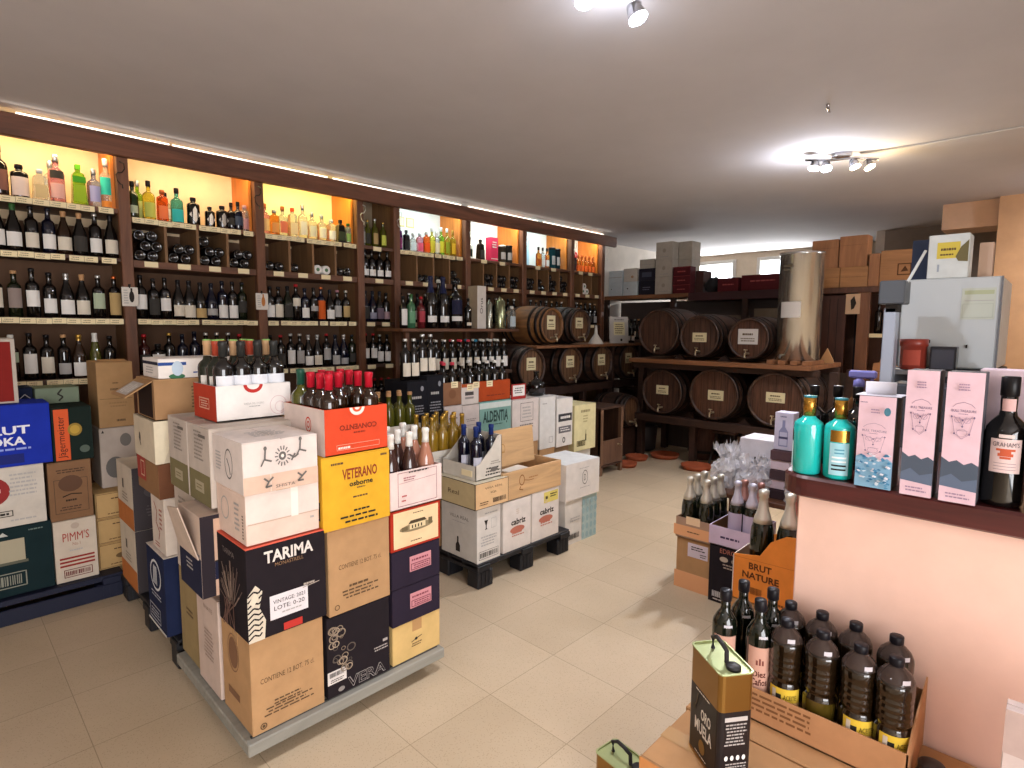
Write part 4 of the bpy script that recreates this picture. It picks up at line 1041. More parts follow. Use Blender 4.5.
carton(0.66, 2.735, 0.759, 0.26, 0.335, 0.150, PC('#8f6a48'), 'brown carton with a red patch below the cream one', art={'L': [('r', 0.0, 0.3, 0.42, 1.0, P('#9a3a2e')), ('fr', 0.18, 0.42, 0.36, 0.9, 0.02, P('#cfae90'))], 'F': [('r', 0, 0, 1, 1, PC('#6b4530'))]}, tape=False)
carton(0.655, 2.745, 0.911, 0.26, 0.33, 0.185, PC('#cdbfa6'), 'cream carton below the open brown box', art={'L': [('e', 0.3, 0.5, 0.04, 0.12, P('#5a5048')), ('ln', [(0.26, 0.5), (0.34, 0.3)], 0.01, P('#5a5048'))], 'F': [('p', [(0.0, 0.0), (0.12, 0.0), (0.38, 1.0), (0, 1.0)], PC('#ddd0b4')), ('r', 0.3, 0.7, 0.4, 0.76, P('#9a8a70'))]}, tape=False)
ob = tray(0.665, 2.75, 1.098, 0.34, 0.28, 0.17, PC('#a07c58'), 'open brown carton lying with flaps spread under the flat white and blue one', 'open_carton', inside=PC('#4a3526'), art={
    'F': [('s', 0.42, 0.25, 0.5, 0.85, 7, kb), ('p', [(0.58, 0.0), (0.74, 1.0), (1, 1), (1, 0)], PC('#7a5a3e'))], 'L': [('r', 0.1, 0.05, 0.9, 0.95, PC('#2e2018'))]})
mb = MB(); mb.box(-0.12, 0.0, -0.12, 0.12, -0.002, 0.002, PC('#a8835c'))
Face(mb, (-0.105, -0.09, 0.002), (0.08, 0, 0), (0, 0.18, 0), (0, 0, 1)).draw([('r', 0, 0, 1, 1, P('#b8b0a8')), ('s', 0.1, 0.1, 0.9, 0.9, 4, L_WHT)])
fl = mb.build('flap', ob, (-0.17, 0, 0.168)); fl.rotation_euler = (0, R(-32), 0)
mb = MB(); mb.box(-0.17, 0.17, -0.14, 0.14, 0.1705, 0.1745, PC('#b08a62')); mb.build('flap', ob)
BLU = P('#2c4a8c')
wbx = [('r', 0, 0.66, 0.34, 0.82, BLU), ('r', 0.6, 0.62, 1.0, 0.78, BLU), ('e', 0.22, 0.1, 0.1, 0.14, P('#3a6a4c')), ('e', 0.23, 0.5, 0.07, 0.38, P('#b8c8d6')), ('s', 0.42, 0.2, 0.95, 0.5, 2, BLU)]
carton(0.69, 2.77, 1.274, 0.32, 0.24, 0.085, WHITE, 'flat white carton with blue band lying on the open brown box', art={'F': wbx, 'L': [('r', 0, 0.68, 1, 0.84, P('#2a2a38')), ('s', 0.2, 0.2, 0.7, 0.6, 3, L_GRY)]}, tape=False)
# fourth stack, behind
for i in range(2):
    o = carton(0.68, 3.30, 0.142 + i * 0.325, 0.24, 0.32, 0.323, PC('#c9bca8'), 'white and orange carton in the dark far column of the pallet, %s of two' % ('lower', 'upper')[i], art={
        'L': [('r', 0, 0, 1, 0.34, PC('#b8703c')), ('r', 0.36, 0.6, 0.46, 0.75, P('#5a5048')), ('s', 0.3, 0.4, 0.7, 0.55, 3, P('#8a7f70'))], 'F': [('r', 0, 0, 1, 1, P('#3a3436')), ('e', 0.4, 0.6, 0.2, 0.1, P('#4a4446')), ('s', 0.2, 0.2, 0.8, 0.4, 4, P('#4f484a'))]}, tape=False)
# hidden core of the load: plain cartons between the visible columns, so nothing floats
core = [(1.03, 2.19, Z0, 0.24, 0.30, 0.36, 'carrying the inner stack'), (1.03, 2.19, 0.468, 0.24, 0.30, 0.37, 'middle of the inner stack'), (1.03, 2.19, 0.84, 0.24, 0.30, 0.19, 'top of the inner stack')]
for x, y, z, w, d, h, s in core: carton(x, y + 0.04, z, w, d - 0.05, h, KRAFT, 'plain brown carton inside the trolley load, ' + s, tape=False)
for i in range(3): carton(0.98, 2.75, 0.142 + 0.33 * i, 0.4, 0.4, 0.328, KRAFT, 'plain brown carton inside the pallet load, %s from the bottom' % ORD[i], tape=False)

# ---- left pallet in front of the first bay
DKG = PC('#16272a')
carton(-0.10, 3.75, 0.132, 0.505, 0.36, 0.355, DKG, 'dark green carton with cream panels, lowest at the left edge', art={'F': [('r', 0.3, 0.5, 0.78, 0.82, P('#a59c84')), ('r', 0.3, 0.46, 0.8, 0.5, P('#5a5a4c')), ('p', [(0.58, 0.88), (0.66, 0.88), (0.62, 0.94)], P('#b8b8b0')), ('fr', 0.3, 0.12, 0.78, 0.34, 0.01, P('#8a8a7c')), ('bar', 0.36, 0.16, 0.74, 0.3, P('#8a8a7c')), ('s', 0.8, 0.9, 0.95, 0.94, 1, P('#6a7a74'))]}, tape=False)
carton(-0.11, 3.745, 0.489, 0.50, 0.36, 0.305, PC('#c5bcb0'), 'white carton with red oval sign under the blue one', art={'F': [('e', 0.58, 0.62, 0.15, 0.24, P('#8a2a28')), ('s', 0.5, 0.56, 0.68, 0.7, 1, P('#d9c8b8')), ('fr', 0.45, 0.18, 0.74, 0.28, 0.008, INK), ('s', 0.48, 0.19, 0.72, 0.27, 1, INK), ('s', 0.72, 0.5, 0.95, 0.9, 6, L_GRY), ('s', 0.7, 0.08, 0.95, 0.14, 1, L_GRY)]}, tape=False)
BLC = PC('#1c2f9a')
carton(-0.08, 3.735, 0.796, 0.51, 0.36, 0.31, BLC, 'deep blue carton lettered ABSOLUT VODKA', art={'F': [('t', '*ABSOLUT', 0.14, 0.52, 0.84, 0.66, P('#dcdce6')), ('t', '*VODKA', 0.36, 0.34, 0.80, 0.48, P('#dcdce6')), ('s', 0.45, 0.25, 0.85, 0.32, 1, P('#8a98d6')), ('r', 0.4, 0.05, 0.78, 0.2, P('#18226a')), ('e', 0.55, 0.76, 0.04, 0.04, P('#8a98d6'))]}, tape=False)
RDC = PC('#7d231f')
carton(-0.16, 3.80, 1.108, 0.48, 0.28, 0.325, PC('#b3a89c'), 'dark red carton with grey white frame on top of the blue one', art={'F': [('r', 0.03, 0.03, 0.965, 0.95, RDC), ('s', 0.5, 0.38, 0.84, 0.5, 1, L_WHT), ('s', 0.4, 0.26, 0.85, 0.3, 1, P('#b88a80')), ('fr', 0.6, 0.05, 0.8, 0.18, 0.008, L_WHT)]}, tape=False)
carton(0.41, 3.75, 0.132, 0.185, 0.32, 0.335, PC('#c3b5a4'), 'white carton lettered PIMM\'S with red stripes', art={'F': [('t', "PIMM'S", 0.2, 0.66, 0.82, 0.80, P('#9a2f28')), ('t', 'No.1', 0.42, 0.58, 0.6, 0.63, P('#9a6a60')), ('s', 0.3, 0.48, 0.68, 0.53, 1, L_GRY), ('r', 0.1, 0.37, 0.92, 0.4, P('#8a2a26')), ('r', 0.1, 0.31, 0.92, 0.34, P('#8a2a26')), ('r', 0.1, 0.25, 0.92, 0.28, P('#8a2a26')), ('fr', 0.18, 0.07, 0.85, 0.2, 0.02, P('#6a2a28')), ('bar', 0.22, 0.1, 0.8, 0.17, P('#6a2a28')), ('e', 0.5, 0.9, 0.1, 0.05, P('#b09f90'))]}, tape=False)
carton(0.405, 3.755, 0.469, 0.185, 0.32, 0.315, PC('#7c5c42'), 'brown carton with printed crest between the PIMM\'S and the dark green one', art={'F': [('fr', 0.12, 0.12, 0.9, 0.7, 0.012, P('#4a3426')), ('e', 0.5, 0.62, 0.28, 0.14, P('#5a3f2e')), ('ln', [(0.3, 0.4), (0.5, 0.44), (0.75, 0.42)], 0.006, P('#33241a')), ('s', 0.35, 0.3, 0.68, 0.37, 1, P('#33241a')), ('s', 0.2, 0.16, 0.8, 0.24, 2, P('#4a3426')), ('s', 0.15, 0.8, 0.85, 0.88, 2, P('#4a3426'))]}, tape=False)
carton(0.435, 3.75, 0.786, 0.172, 0.32, 0.285, PC('#18231f'), 'dark green carton with orange upright band lettered Jägermeister', art={'F': [('r', 0.06, 0.02, 0.42, 0.97, P('#c9542a')), ('t', 'J\u00e4germeister', 0.12, 0.06, 0.36, 0.84, P('#2a1a14'), 90), ('e', 0.56, 0.58, 0.18, 0.12, P('#8f7430')), ('e', 0.56, 0.58, 0.12, 0.08, P('#b08f3c')), ('e', 0.78, 0.2, 0.13, 0.07, P('#4f5a50'))]}, tape=False)
carton(0.40, 3.95, 1.075, 0.19, 0.22, 0.085, PC('#6f7a66'), 'flat grey green carton behind the one lettered Jägermeister', art={'F': [('ln', [(0.6, 0.9), (0.5, 0.6), (0.62, 0.4), (0.52, 0.15)], 0.008, INK)]}, tape=False)
carton(0.33, 4.0, 1.075, 0.065, 0.2, 0.09, PC('#1c2238'), 'small navy carton left of the flat grey green one', art={'F': [('ln', [(0.1, 0.3), (0.5, 0.6), (0.9, 0.3)], 0.004, L_GRY)]}, tape=False)
TANC = PC('#b39262')
for i in range(3):
    carton(0.605, 3.80, 0.132 + i * 0.146, 0.21, 0.30, 0.145, TANC, 'tan wooden look carton, %s from the bottom of the small tan stack' % ORD[i], art={'F': [('fr', 0.02, 0.04, 0.98, 0.96, 0.012, P('#5a3f28')), ('s', 0.3, 0.7, 0.8, 0.8, 1, P('#5a3f28')), ('s', 0.2, 0.12, 0.8, 0.2, 1, P('#5a3f28'))] + ([('e', 0.6, 0.45, 0.22, 0.12, P('#6b5334'))] if i == 0 else [])}, tape=False)
carton(0.66, 3.90, 0.572, 0.175, 0.26, 0.345, PC('#a89a8e'), 'grey white carton with dark circles, above the small tan stack', art={'F': [('e', 0.4, 0.33, 0.27, 0.18, P('#5f5b57')), ('e', 0.72, 0.78, 0.16, 0.11, P('#6a645e')), ('p', [(0.06, 0.92), (0.14, 0.92), (0.1, 0.97)], INK)]}, tape=False)
bt = carton(0.665, 3.90, 0.919, 0.175, 0.26, 0.375, PC('#9c7a54'), 'tall brown carton in front of the second shelf post', art={'F': [('s', 0.35, 0.55, 0.65, 0.62, 1, kb), ('s', 0.4, 0.66, 0.6, 0.7, 1, kb), ('ln', [(0.05, 0.44), (0.95, 0.44)], 0.002, kb), ('s', 0.3, 0.3, 0.8, 0.4, 2, P('#8a6a48')), ('s', 0.45, 0.07, 0.75, 0.14, 1, kb)]}, tape=False)
mb = MB(); mb.box(-0.05, 0.08, -0.12, 0.02, 0, 0.003, PC('#b08a62')); f = mb.build('flap', bt, (0, 0, 0.378)); f.rotation_euler = (R(8), 0, 0)
for (x, y, z, s) in ((-0.10, 4.15, 0.132, 'lower'), (-0.10, 4.15, 0.50, 'upper')): carton(x, y, z, 0.7, 0.3, 0.365, KRAFT, 'plain brown carton behind the left pallet load, ' + s, tape=False)
carton(0.30, 4.15, 0.867, 0.3, 0.25, 0.205, KRAFT, 'plain brown carton behind the left pallet load, topmost', tape=False)

# ---- middle pallet
GB = PC('#c0bab2'); GBW = PC('#d3ccc3')
ZM = 0.152
carton(2.125, 2.335, ZM, 0.185, 0.32, 0.325, GB, 'grey white carton with a small printed bottle, left end of the black pallet', art={
    'F': [('r', 0.0, 0, 1, 1, GBW), ('fr', 0.08, 0.05, 0.92, 0.2, 0.012, INK), ('bar', 0.12, 0.08, 0.88, 0.17, INK), ('p', [(0.3, 0.75), (0.46, 0.75), (0.40, 0.66), (0.40, 0.6), (0.45, 0.58), (0.31, 0.58), (0.36, 0.6), (0.36, 0.66)], INK), ('fr', 0.6, 0.58, 0.82, 0.76, 0.01, L_GRY), ('s', 0.15, 0.28, 0.85, 0.48, 4, L_GRY), ('s', 0.3, 0.85, 0.9, 0.9, 1, L_GRY)],
    'L': [('t', 'VILLA REAL', 0.25, 0.72, 0.78, 0.78, P('#6a645e')), ('s', 0.3, 0.64, 0.7, 0.68, 1, L_GRY), ('p', [(0.42, 0.1), (0.54, 0.1), (0.54, 0.22), (0.50, 0.28), (0.50, 0.38), (0.46, 0.38), (0.46, 0.28), (0.42, 0.22)], INK)]}, tape=False)
WB_ = PC('#d9cfc6')
def cab(u): return [('t', '*cabriz', 0.28 + u, 0.5, 0.80 + u, 0.62, INK), ('e', 0.5, 0.4, 0.26, 0.07, P('#b8705c')), ('s', 0.25, 0.26, 0.78, 0.36, 2, P('#b8705c')), ('s', 0.45, 0.7, 0.58, 0.82, 3, P('#c9b8a8'))]
carton(2.335, 2.335, ZM, 0.245, 0.32, 0.312, WB_, 'white carton with brush lettering on the black pallet, left of two', art={'F': cab(0)}, tape=False)
o = carton(2.592, 2.335, ZM, 0.262, 0.32, 0.318, WB_, 'white carton with brush lettering and yellow sticker, right of two', art={'F': cab(0)}, tape=False)
mb = MB(); mb.box(-0.02, 0.12, -0.1612, -0.1605, 0.23, 0.30, P('#d6c468')); Face(mb, (-0.02, -0.1612, 0.23), (0.14, 0, 0), (0, 0, 0.07), (0, -1, 0)).draw([('s', 0.1, 0.2, 0.3, 0.8, 1, INK), ('s', 0.4, 0.4, 0.95, 0.85, 2, INK)]); mb.build('label_sticker', o)
carton(2.09, 2.31, ZM + 0.327, 0.262, 0.365, 0.15, PC('#bba77e'), 'tan carton with dark edges lettered VIÑA REAL under the blue capped bottles', art={
    'F': [('r', 0.0, 0.0, 1, 1, PC('#d6b083')), ('fr', 0, 0, 1, 1, 0.012, P('#3c3028')), ('t', 'VI\u00d1A REAL', 0.28, 0.72, 0.82, 0.82, kb), ('t', 'RIOJA', 0.45, 0.5, 0.62, 0.6, INK), ('bar', 0.52, 0.14, 0.92, 0.32, INK), ('s', 0.1, 0.12, 0.42, 0.28, 2, kb)],
    'L': [('fr', 0, 0, 1, 1, 0.012, P('#3c3028')), ('t', 'Real', 0.35, 0.42, 0.62, 0.6, kb)]}, topcol=PC('#cfc6ae'), tape=False)
# cut tray with four blue capped bottles
TRC = PC('#cbc3b6'); tw, td, tl, th = 0.205, 0.30, 0.085, 0.245
mb = MB(); mb.box(-tw / 2, tw / 2, -td / 2, td / 2, 0, 0.004, TRC)
mb.box(-tw / 2, -tw / 2 + 0.004, -td / 2, td / 2, 0.004, tl, TRC); mb.box(tw / 2 - 0.004, tw / 2, -td / 2, td / 2, 0.004, th, TRC)
for yy in (-td / 2, td / 2 - 0.004):
    mb.prism([(-tw / 2, 0.0), (tw / 2, 0.0), (tw / 2, th), (tw / 2 - 0.03, th), (0.02, th * 0.72), (-tw / 2 + 0.03, tl + 0.01), (-tw / 2, tl)], 0.004, TRC, 'y', yy)
Face(mb, (-tw / 2, -td / 2, 0), (tw, 0, 0), (0, 0, th), (0, -1, 0)).draw([('s', 0.35, 0.06, 0.95, 0.28, 3, INK), ('s', 0.55, 0.32, 0.95, 0.42, 2, P('#8a8278')), ('e', 0.7, 0.2, 0.14, 0.06, P('#6a645e'))])
tr = mb.build('display_tray', None, (2.13 + tw / 2, 2.35 + td / 2, 0.632)); tag(tr, 'cut grey white tray with a sloping high side holding blue capped bottles', 'box')
mb = MB(); mb.box(-0.106, -0.1035, -0.12, -0.03, 0.02, 0.055, CARD); f = mb.build('price_ticket', tr)
# wooden wine crate with raised lid
PINE = mat('pine_crate', '#c9a274', 0.6, kind='wood', var=0.12, scale=1.8)
cr = empty('wooden_crate', (2.60, 2.50, 0.472), 0, 'open pale wooden wine crate with its lid raised, on the white cartons', 'crate')
mb = MB(); mb.box(-0.27, 0.265, -0.17, -0.155, 0, 0.17, PINE, 0.001); mb.box(-0.27, 0.265, 0.15, 0.165, 0, 0.17, PINE, 0.001); mb.box(-0.27, -0.255, -0.155, 0.15, 0, 0.17, PINE, 0.001); mb.box(0.25, 0.265, -0.155, 0.15, 0, 0.17, PINE, 0.001); mb.box(-0.255, 0.25, -0.155, 0.15, 0, 0.012, PINE)
Face(mb, (-0.27, -0.17, 0), (0.535, 0, 0), (0, 0, 0.17), (0, -1, 0)).draw([('ring', 0.3, 0.62, 0.045, 0.2, 0.2, P('#8a5a34')), ('ln', [(0.28, 0.4), (0.26, 0.3), (0.32, 0.25)], 0.006, P('#8a5a34')), ('ln', [(0.34, 0.6), (0.42, 0.55), (0.5, 0.55)], 0.004, P('#8a5a34')), ('s', 0.4, 0.6, 0.6, 0.7, 1, P('#a87a50'))])
mb.build('crate_body', cr)
mb = MB(); mb.box(-0.215, 0.20, -0.006, 0.006, 0, 0.235, PINE, 0.002); Face(mb, (-0.215, -0.006, 0), (0.415, 0, 0), (0, 0, 0.235), (0, -1, 0)).draw([('ring', 0.3, 0.5, 0.05, 0.12, 0.2, P('#a8804f')), ('s', 0.25, 0.35, 0.35, 0.45, 1, P('#a8804f'))])
f = mb.build('lid', cr, (-0.01, -0.0, 0.155)); f.rotation_euler = (R(-6), 0, 0)
mb = MB(); mb.box(-0.08, 0.08, -0.05, 0.05, 0.15, 0.158, P('#dcd6ca')); f = mb.build('paper_slip', cr, (-0.08, -0.09, 0.0)); f.rotation_euler = (0, R(-3), 0)
# right-hand free stack beside the pallet
carton(2.985, 2.385, 0.0, 0.36, 0.30, 0.318, PC('#d3cdc4'), 'white carton with pale blue pattern standing on the floor', art={'F': [('r', 0.52, 0, 1.0, 1.0, PC('#a9bdbb'))] + [('e', 0.56 + 0.13 * (i % 4), 0.1 + 0.19 * (i // 4), 0.045, 0.07, P('#93adb0')) for i in range(20)] + [('s', 0.12, 0.5, 0.45, 0.62, 2, L_GRY), ('bar', 0.1, 0.12, 0.42, 0.24, INK)]}, tape=False)
carton(2.97, 2.37, 0.32, 0.385, 0.32, 0.255, PC('#d9d2ca'), 'white carton with small round emblem, upper of the free standing pair', art={'F': [('ring', 0.55, 0.55, 0.085, 0.2, 0.12, P('#6a645e')), ('t', 'D', 0.52, 0.46, 0.58, 0.64, P('#6a645e')), ('s', 0.35, 0.8, 0.75, 0.84, 1, L_GRY), ('s', 0.4, 0.26, 0.7, 0.3, 1, L_GRY)], 'T': [('r', 0.02, 0.02, 0.98, 0.98, PC('#dfe0dd'))]}, tape=False)

# ---- cartons piled between the pallets and the casks
kk = 0
def pile(x, y, zs, w, d, nm, z=0.0):
    for i, h in enumerate(zs):
        carton(x, y, z, w, d, h - 0.002, KRAFT, 'plain brown carton under %s, %s from the floor' % (nm, ORD[i]), tape=False)
        z += h
pile(3.30, 3.22, (0.27, 0.27), 0.34, 0.28, 'the white card topped carton')
carton(3.31, 3.21, 0.54, 0.325, 0.28, 0.37, PC('#d6cbc4'), 'white carton with framed print under the red edged sign', art={'F': [('fr', 0.3, 0.5, 0.78, 0.92, 0.012, P('#5f5752')), ('s', 0.36, 0.56, 0.72, 0.85, 4, L_GRY), ('s', 0.25, 0.28, 0.8, 0.45, 3, P('#6a625c')), ('bar', 0.35, 0.1, 0.65, 0.2, INK)]}, tape=False)
carton(3.65, 3.21, 0.0, 0.2, 0.28, 0.45, KRAFT, 'plain brown carton under the tall plain white one', tape=False)
carton(3.645, 3.205, 0.452, 0.205, 0.28, 0.455, PC('#d9d7d2'), 'tall plain white carton right of the framed print one', art={'F': [('s', 0.15, 0.85, 0.5, 0.9, 1, L_GRY), ('fr', 0.6, 0.1, 0.85, 0.22, 0.02, L_GRY)]}, tape=False)
carton(3.87, 3.24, 0.0, 0.22, 0.26, 0.44, PC('#8a7258'), 'brown carton under the one with black word bands', tape=False)
carton(3.865, 3.20, 0.442, 0.225, 0.28, 0.435, PC('#dbd6cf'), 'white carton with two black word bands', art={'F': [('r', 0.1, 0.52, 0.95, 0.68, P('#3a3a3c')), ('s', 0.2, 0.55, 0.9, 0.66, 1, L_WHT), ('r', 0.12, 0.28, 0.9, 0.42, P('#6a6668')), ('s', 0.2, 0.31, 0.85, 0.4, 2, L_WHT), ('ring', 0.45, 0.13, 0.09, 0.06, 0.4, INK)]}, tape=False)
carton(4.125, 3.24, 0.0, 0.30, 0.26, 0.36, PC('#d3d0ca'), 'white carton with small mark under the tall cream one', art={'F': [('s', 0.2, 0.8, 0.8, 0.86, 1, L_GRY), ('e', 0.5, 0.45, 0.12, 0.05, INK), ('s', 0.1, 0.3, 0.9, 0.36, 1, L_GRY)]}, tape=False)
carton(4.12, 3.20, 0.362, 0.33, 0.28, 0.43, PC('#d9cf9f'), 'tall cream yellow carton at the right end of the pile', art={'F': [('s', 0.28, 0.8, 0.75, 0.92, 1, P('#8f8560')), ('s', 0.38, 0.6, 0.62, 0.78, 3, P('#a89c70')), ('p', [(0.5, 0.2), (0.56, 0.2), (0.56, 0.34), (0.54, 0.36), (0.54, 0.44), (0.52, 0.44), (0.52, 0.36), (0.5, 0.34)], P('#5a5236')), ('fr', 0.12, 0.1, 0.5, 0.22, 0.02, P('#5a5236')), ('bar', 0.16, 0.12, 0.46, 0.2, P('#5a5236'))]}, tape=False)
# row with the teal carton
TEALC = PC('#7fa79d')
pile(2.96, 3.22, (0.3, 0.28), 0.33, 0.28, 'the teal one')
carton(2.955, 3.215, 0.582, 0.345, 0.28, 0.345, TEALC, 'teal carton lettered ALDENTIA', art={'F': [('r', 0, 0.84, 1, 0.97, PC('#ccd6d0')), ('t', '*ALDENTIA', 0.1, 0.52, 0.9, 0.78, P('#2f4844')), ('s', 0.25, 0.44, 0.8, 0.48, 1, P('#2f4844')), ('p', [(0.83, 0.5), (0.87, 0.5), (0.85, 0.44)], P('#2f4844'))]}, tape=False)
pile(2.60, 3.22, (0.3, 0.28), 0.34, 0.28, 'the pale carton pair')
for i, x in enumerate((2.605, 2.780)):
    carton(x, 3.215, 0.582, 0.172, 0.28, 0.335 if i else 0.345, PC('#cbbfb9'), 'pale grey carton, %s of the pair left of the teal one' % ('left', 'right')[i], art={'F': [('s', 0.2, 0.7, 0.8, 0.76, 1, P('#6a5f5a')), ('s', 0.2, 0.5, 0.8, 0.64, 3, P('#8a7f7a')), ('e', 0.5, 0.35, 0.07, 0.04, INK)] if not i else [('fr', 0.15, 0.35, 0.85, 0.55, 0.02, P('#8a7f7a')), ('s', 0.2, 0.62, 0.8, 0.7, 2, P('#8a7f7a'))]}, tape=False)
tray(2.605, 3.225, 0.928, 0.172, 0.27, 0.17, PC('#8a6248'), 'brown bottle tray, leftmost of the three in a row', inside=KRAFT_D, art={'F': [('e', 0.5, 0.5, 0.2, 0.2, P('#7a5238'))]})
tray(2.780, 3.225, 0.918, 0.172, 0.27, 0.16, PC('#cfc4bc'), 'pale bottle tray between the brown and the orange ones', inside=KRAFT_D, art={'F': [('r', 0.2, 0.45, 0.7, 0.62, P('#4a4442')), ('r', 0.2, 0.28, 0.7, 0.38, P('#8a8480')), ('r', 0, 0.84, 1, 1, PC('#a84f28'))]})
tray(2.958, 3.225, 0.928, 0.340, 0.27, 0.16, PC('#a84520'), 'rust orange bottle tray on the teal carton', inside=KRAFT_D, art={'F': [('s', 0.2, 0.22, 0.85, 0.34, 1, P('#7a3018'))]})
# black cartons left of the row
for i, (x, w) in enumerate(((2.285, 0.165), (2.452, 0.148))):
    pile(x, 3.22, (0.38, 0.38), w, 0.28, ('the left black carton', 'the right black carton')[i])
    carton(x, 3.215, 0.76, w, 0.28, 0.40 if i else 0.37, PC('#1b1b20'), 'upright black carton with small white print, %s of two' % ('left', 'right')[i], art={'F': [('s', 0.2, 0.64, 0.75, 0.74, 1, L_GRY), ('s', 0.15, 0.35, 0.85, 0.55, 4, P('#8a8a90')), ('e', 0.75, 0.85, 0.08, 0.05, P('#8a8a90'))]}, tape=False)
pile(1.88, 2.98, (0.39, 0.39), 0.34, 0.22, 'the gold capped olive bottles')
tray(1.88, 2.98, 0.782, 0.34, 0.22, 0.10, PC('#cfc7bb'), 'white tray of olive bottles with gold caps', inside=KRAFT_D)
pile(2.10, 2.70, (0.25, 0.25), 0.29, 0.24, 'the golden wine tray', 0.152)
tray(2.08, 2.695, 0.652, 0.33, 0.25, 0.11, PC('#c9c2b6'), 'white tray of golden wine bottles behind the rosé tray', inside=KRAFT_D, hf=0.10, side_pts=[(0, 0), (1, 0), (1, 1.5), (0.6, 1.3), (0, 0.7)], art={'F': [('s', 0.1, 0.2, 0.9, 0.6, 4, L_GRY)]})
# cartons between trolley and middle rows carrying the shaded rear bottles
pile(1.50, 3.30, (0.3, 0.3), 0.4, 0.3, 'the rear bottle tray')
tray(1.49, 3.30, 0.602, 0.42, 0.30, 0.12, PC('#a89a88'), 'grey tray of green bottles behind the orange tray', inside=KRAFT_D)

# ---- bottles in the trays
def fill(proto, xs, ys, z, fmt, group, skip=(), first=True, jit=0.003):
    rnd = random.Random(len(xs) * 7 + len(ys))
    n = 0
    for j, y in enumerate(ys):
        for i, x in enumerate(xs):
            if (i, j) in skip: continue
            loc = (x + rnd.uniform(-jit, jit), y + rnd.uniform(-jit, jit), z)
            lab = fmt % (ORD[i], ORD[j])
            if n == 0 and first:
                proto.location = loc; proto['label'] = lab
            else:
                dup(proto, loc, 0, lab, group)
            n += 1
def grid(a, b, n): return [a + (b - a) * i / (n - 1) for i in range(n)]
gr = 'dark wine bottles in the white and red tray'
p1 = bottle_thing('wine_bottle', 'bordeaux', 0.298, G_BLK, P('#2c2c2a', .35), [(0.26, 0.56, P('#d9dbe0'), 1.1)], (0, 0, 0), '', group=gr)
fill(p1, grid(0.795, 0.992, 4), [2.315], 1.145, 'black capped wine bottle, %s from left, %s row, white and red tray', gr, jit=0.002)
p2 = bottle_thing('wine_bottle', 'bordeaux', 0.30, G_GRN, P('#a5432f', .35), [(0.26, 0.54, P('#cfc8c0'), 1.1)], (0, 0, 0), '', group=gr)
def greentop(root):
    mb = MB(); mb.lathe([(0.0155, 0.293), (0.0158, 0.302), (0.012, 0.3035), (0.0005, 0.3035)], P('#7fae5c', 0.3), 14); mb.build('capsule_top', root)
greentop(p2)
p3 = bottle_thing('wine_bottle', 'bordeaux', 0.30, G_GRN, P('#b8926c', .35), [(0.26, 0.54, P('#cfc8c0'), 1.1)], (0, 0, 0), '', group=gr); greentop(p3)
xs = grid(0.795, 0.992, 4)
fill(p2, [xs[0], xs[2]], [2.392], 1.145, 'green topped red capped bottle, %s such in the %s row behind the black capped ones', gr, jit=0.002)
fill(p3, [xs[1], xs[3]], [2.392], 1.145, 'green topped tan capped bottle, %s such in the %s row behind the black capped ones', gr, jit=0.002)
dup(p2, (xs[1] - 0.02, 2.468, 1.145), 0, 'green topped red capped bottle, left of the back row of the white and red tray', gr)
dup(p3, (xs[0] - 0.005, 2.468, 1.145), 0, 'green topped tan capped bottle, leftmost of the back row of the white and red tray', gr)
dup(p2, (xs[2] + 0.005, 2.468, 1.145), 0, 'green topped red capped bottle, right in the back row of the red tray', gr)
dup(p1, (xs[3], 2.468, 1.145), 0, 'black capped wine bottle in the back right corner of the white and red tray', gr)
gr = 'red capped wine bottles in the orange tray'
p4 = bottle_thing('wine_bottle', 'bordeaux', 0.292, G_BRN, P('#b3182a', .4), [], (0, 0, 0), '', group=gr)
fill(p4, grid(1.037, 1.20, 3), grid(1.95, 2.165, 4), 1.034, 'red capped wine bottle, %s from left in the %s row of the orange tray', gr, skip=((0, 3), (1, 0)))
p5 = bottle_thing('wine_bottle', 'bordeaux', 0.30, G_OLV, P('#1f4a3a', .4), [(0.1, 0.4, L_CRM)], (1.03, 2.165, 1.034), 'olive glass bottle with dark green cap at the back of the orange tray')
gr = 'white capped rosé bottles in the pale pink tray'
p6 = bottle_thing('wine_bottle', 'burgundy', 0.298, mat('rose_dark', '#3a2420', 0.08, spec=0.6, coat=0.4), K_WHT, [], (0, 0, 0), '', r=0.038, group=gr)
p7 = bottle_thing('wine_bottle', 'burgundy', 0.305, G_ROSE, K_WHT, [], (0, 0, 0), '', r=0.038, group=gr)
gx = grid(1.30, 1.475, 3); gy = grid(1.95, 2.115, 3)
fill(p6, gx[:2], gy, 0.768, 'white capped dark rosé bottle, %s from left in the %s row of the pink tray', gr)
fill(p7, gx[2:], gy, 0.768, 'white capped pale rosé bottle in the right column, %s, %s row of the pink tray', gr)
gr = 'blue capped bottles in the cut tray'
p8 = bottle_thing('wine_bottle', 'bordeaux', 0.30, G_NAVY, P('#1c2f6a', .4), [(0.1, 0.42, P('#b8b8c4'), 1.1)], (0, 0, 0), '', r=0.036, group=gr)
fill(p8, grid(2.172, 2.292, 2), grid(2.395, 2.50, 2), 0.637, 'blue capped wine bottle, %s from left in the %s row of the cut tray', gr)
gr = 'golden wine bottles behind the rosé tray'
def rows(shape, h, g, kcol, labs, xs, ys, z, fmt, group, r=None, skip=()):
    me = bottle_mesh(shape, h, g, kcol, labs, r=r)
    for j, y in enumerate(ys):
        for i, x in enumerate(xs):
            if (i, j) in skip: continue
            put(me, 'wine_bottle', (x, y, z), 0, fmt % (ORD[i], ORD[j]), 'bottle', group)
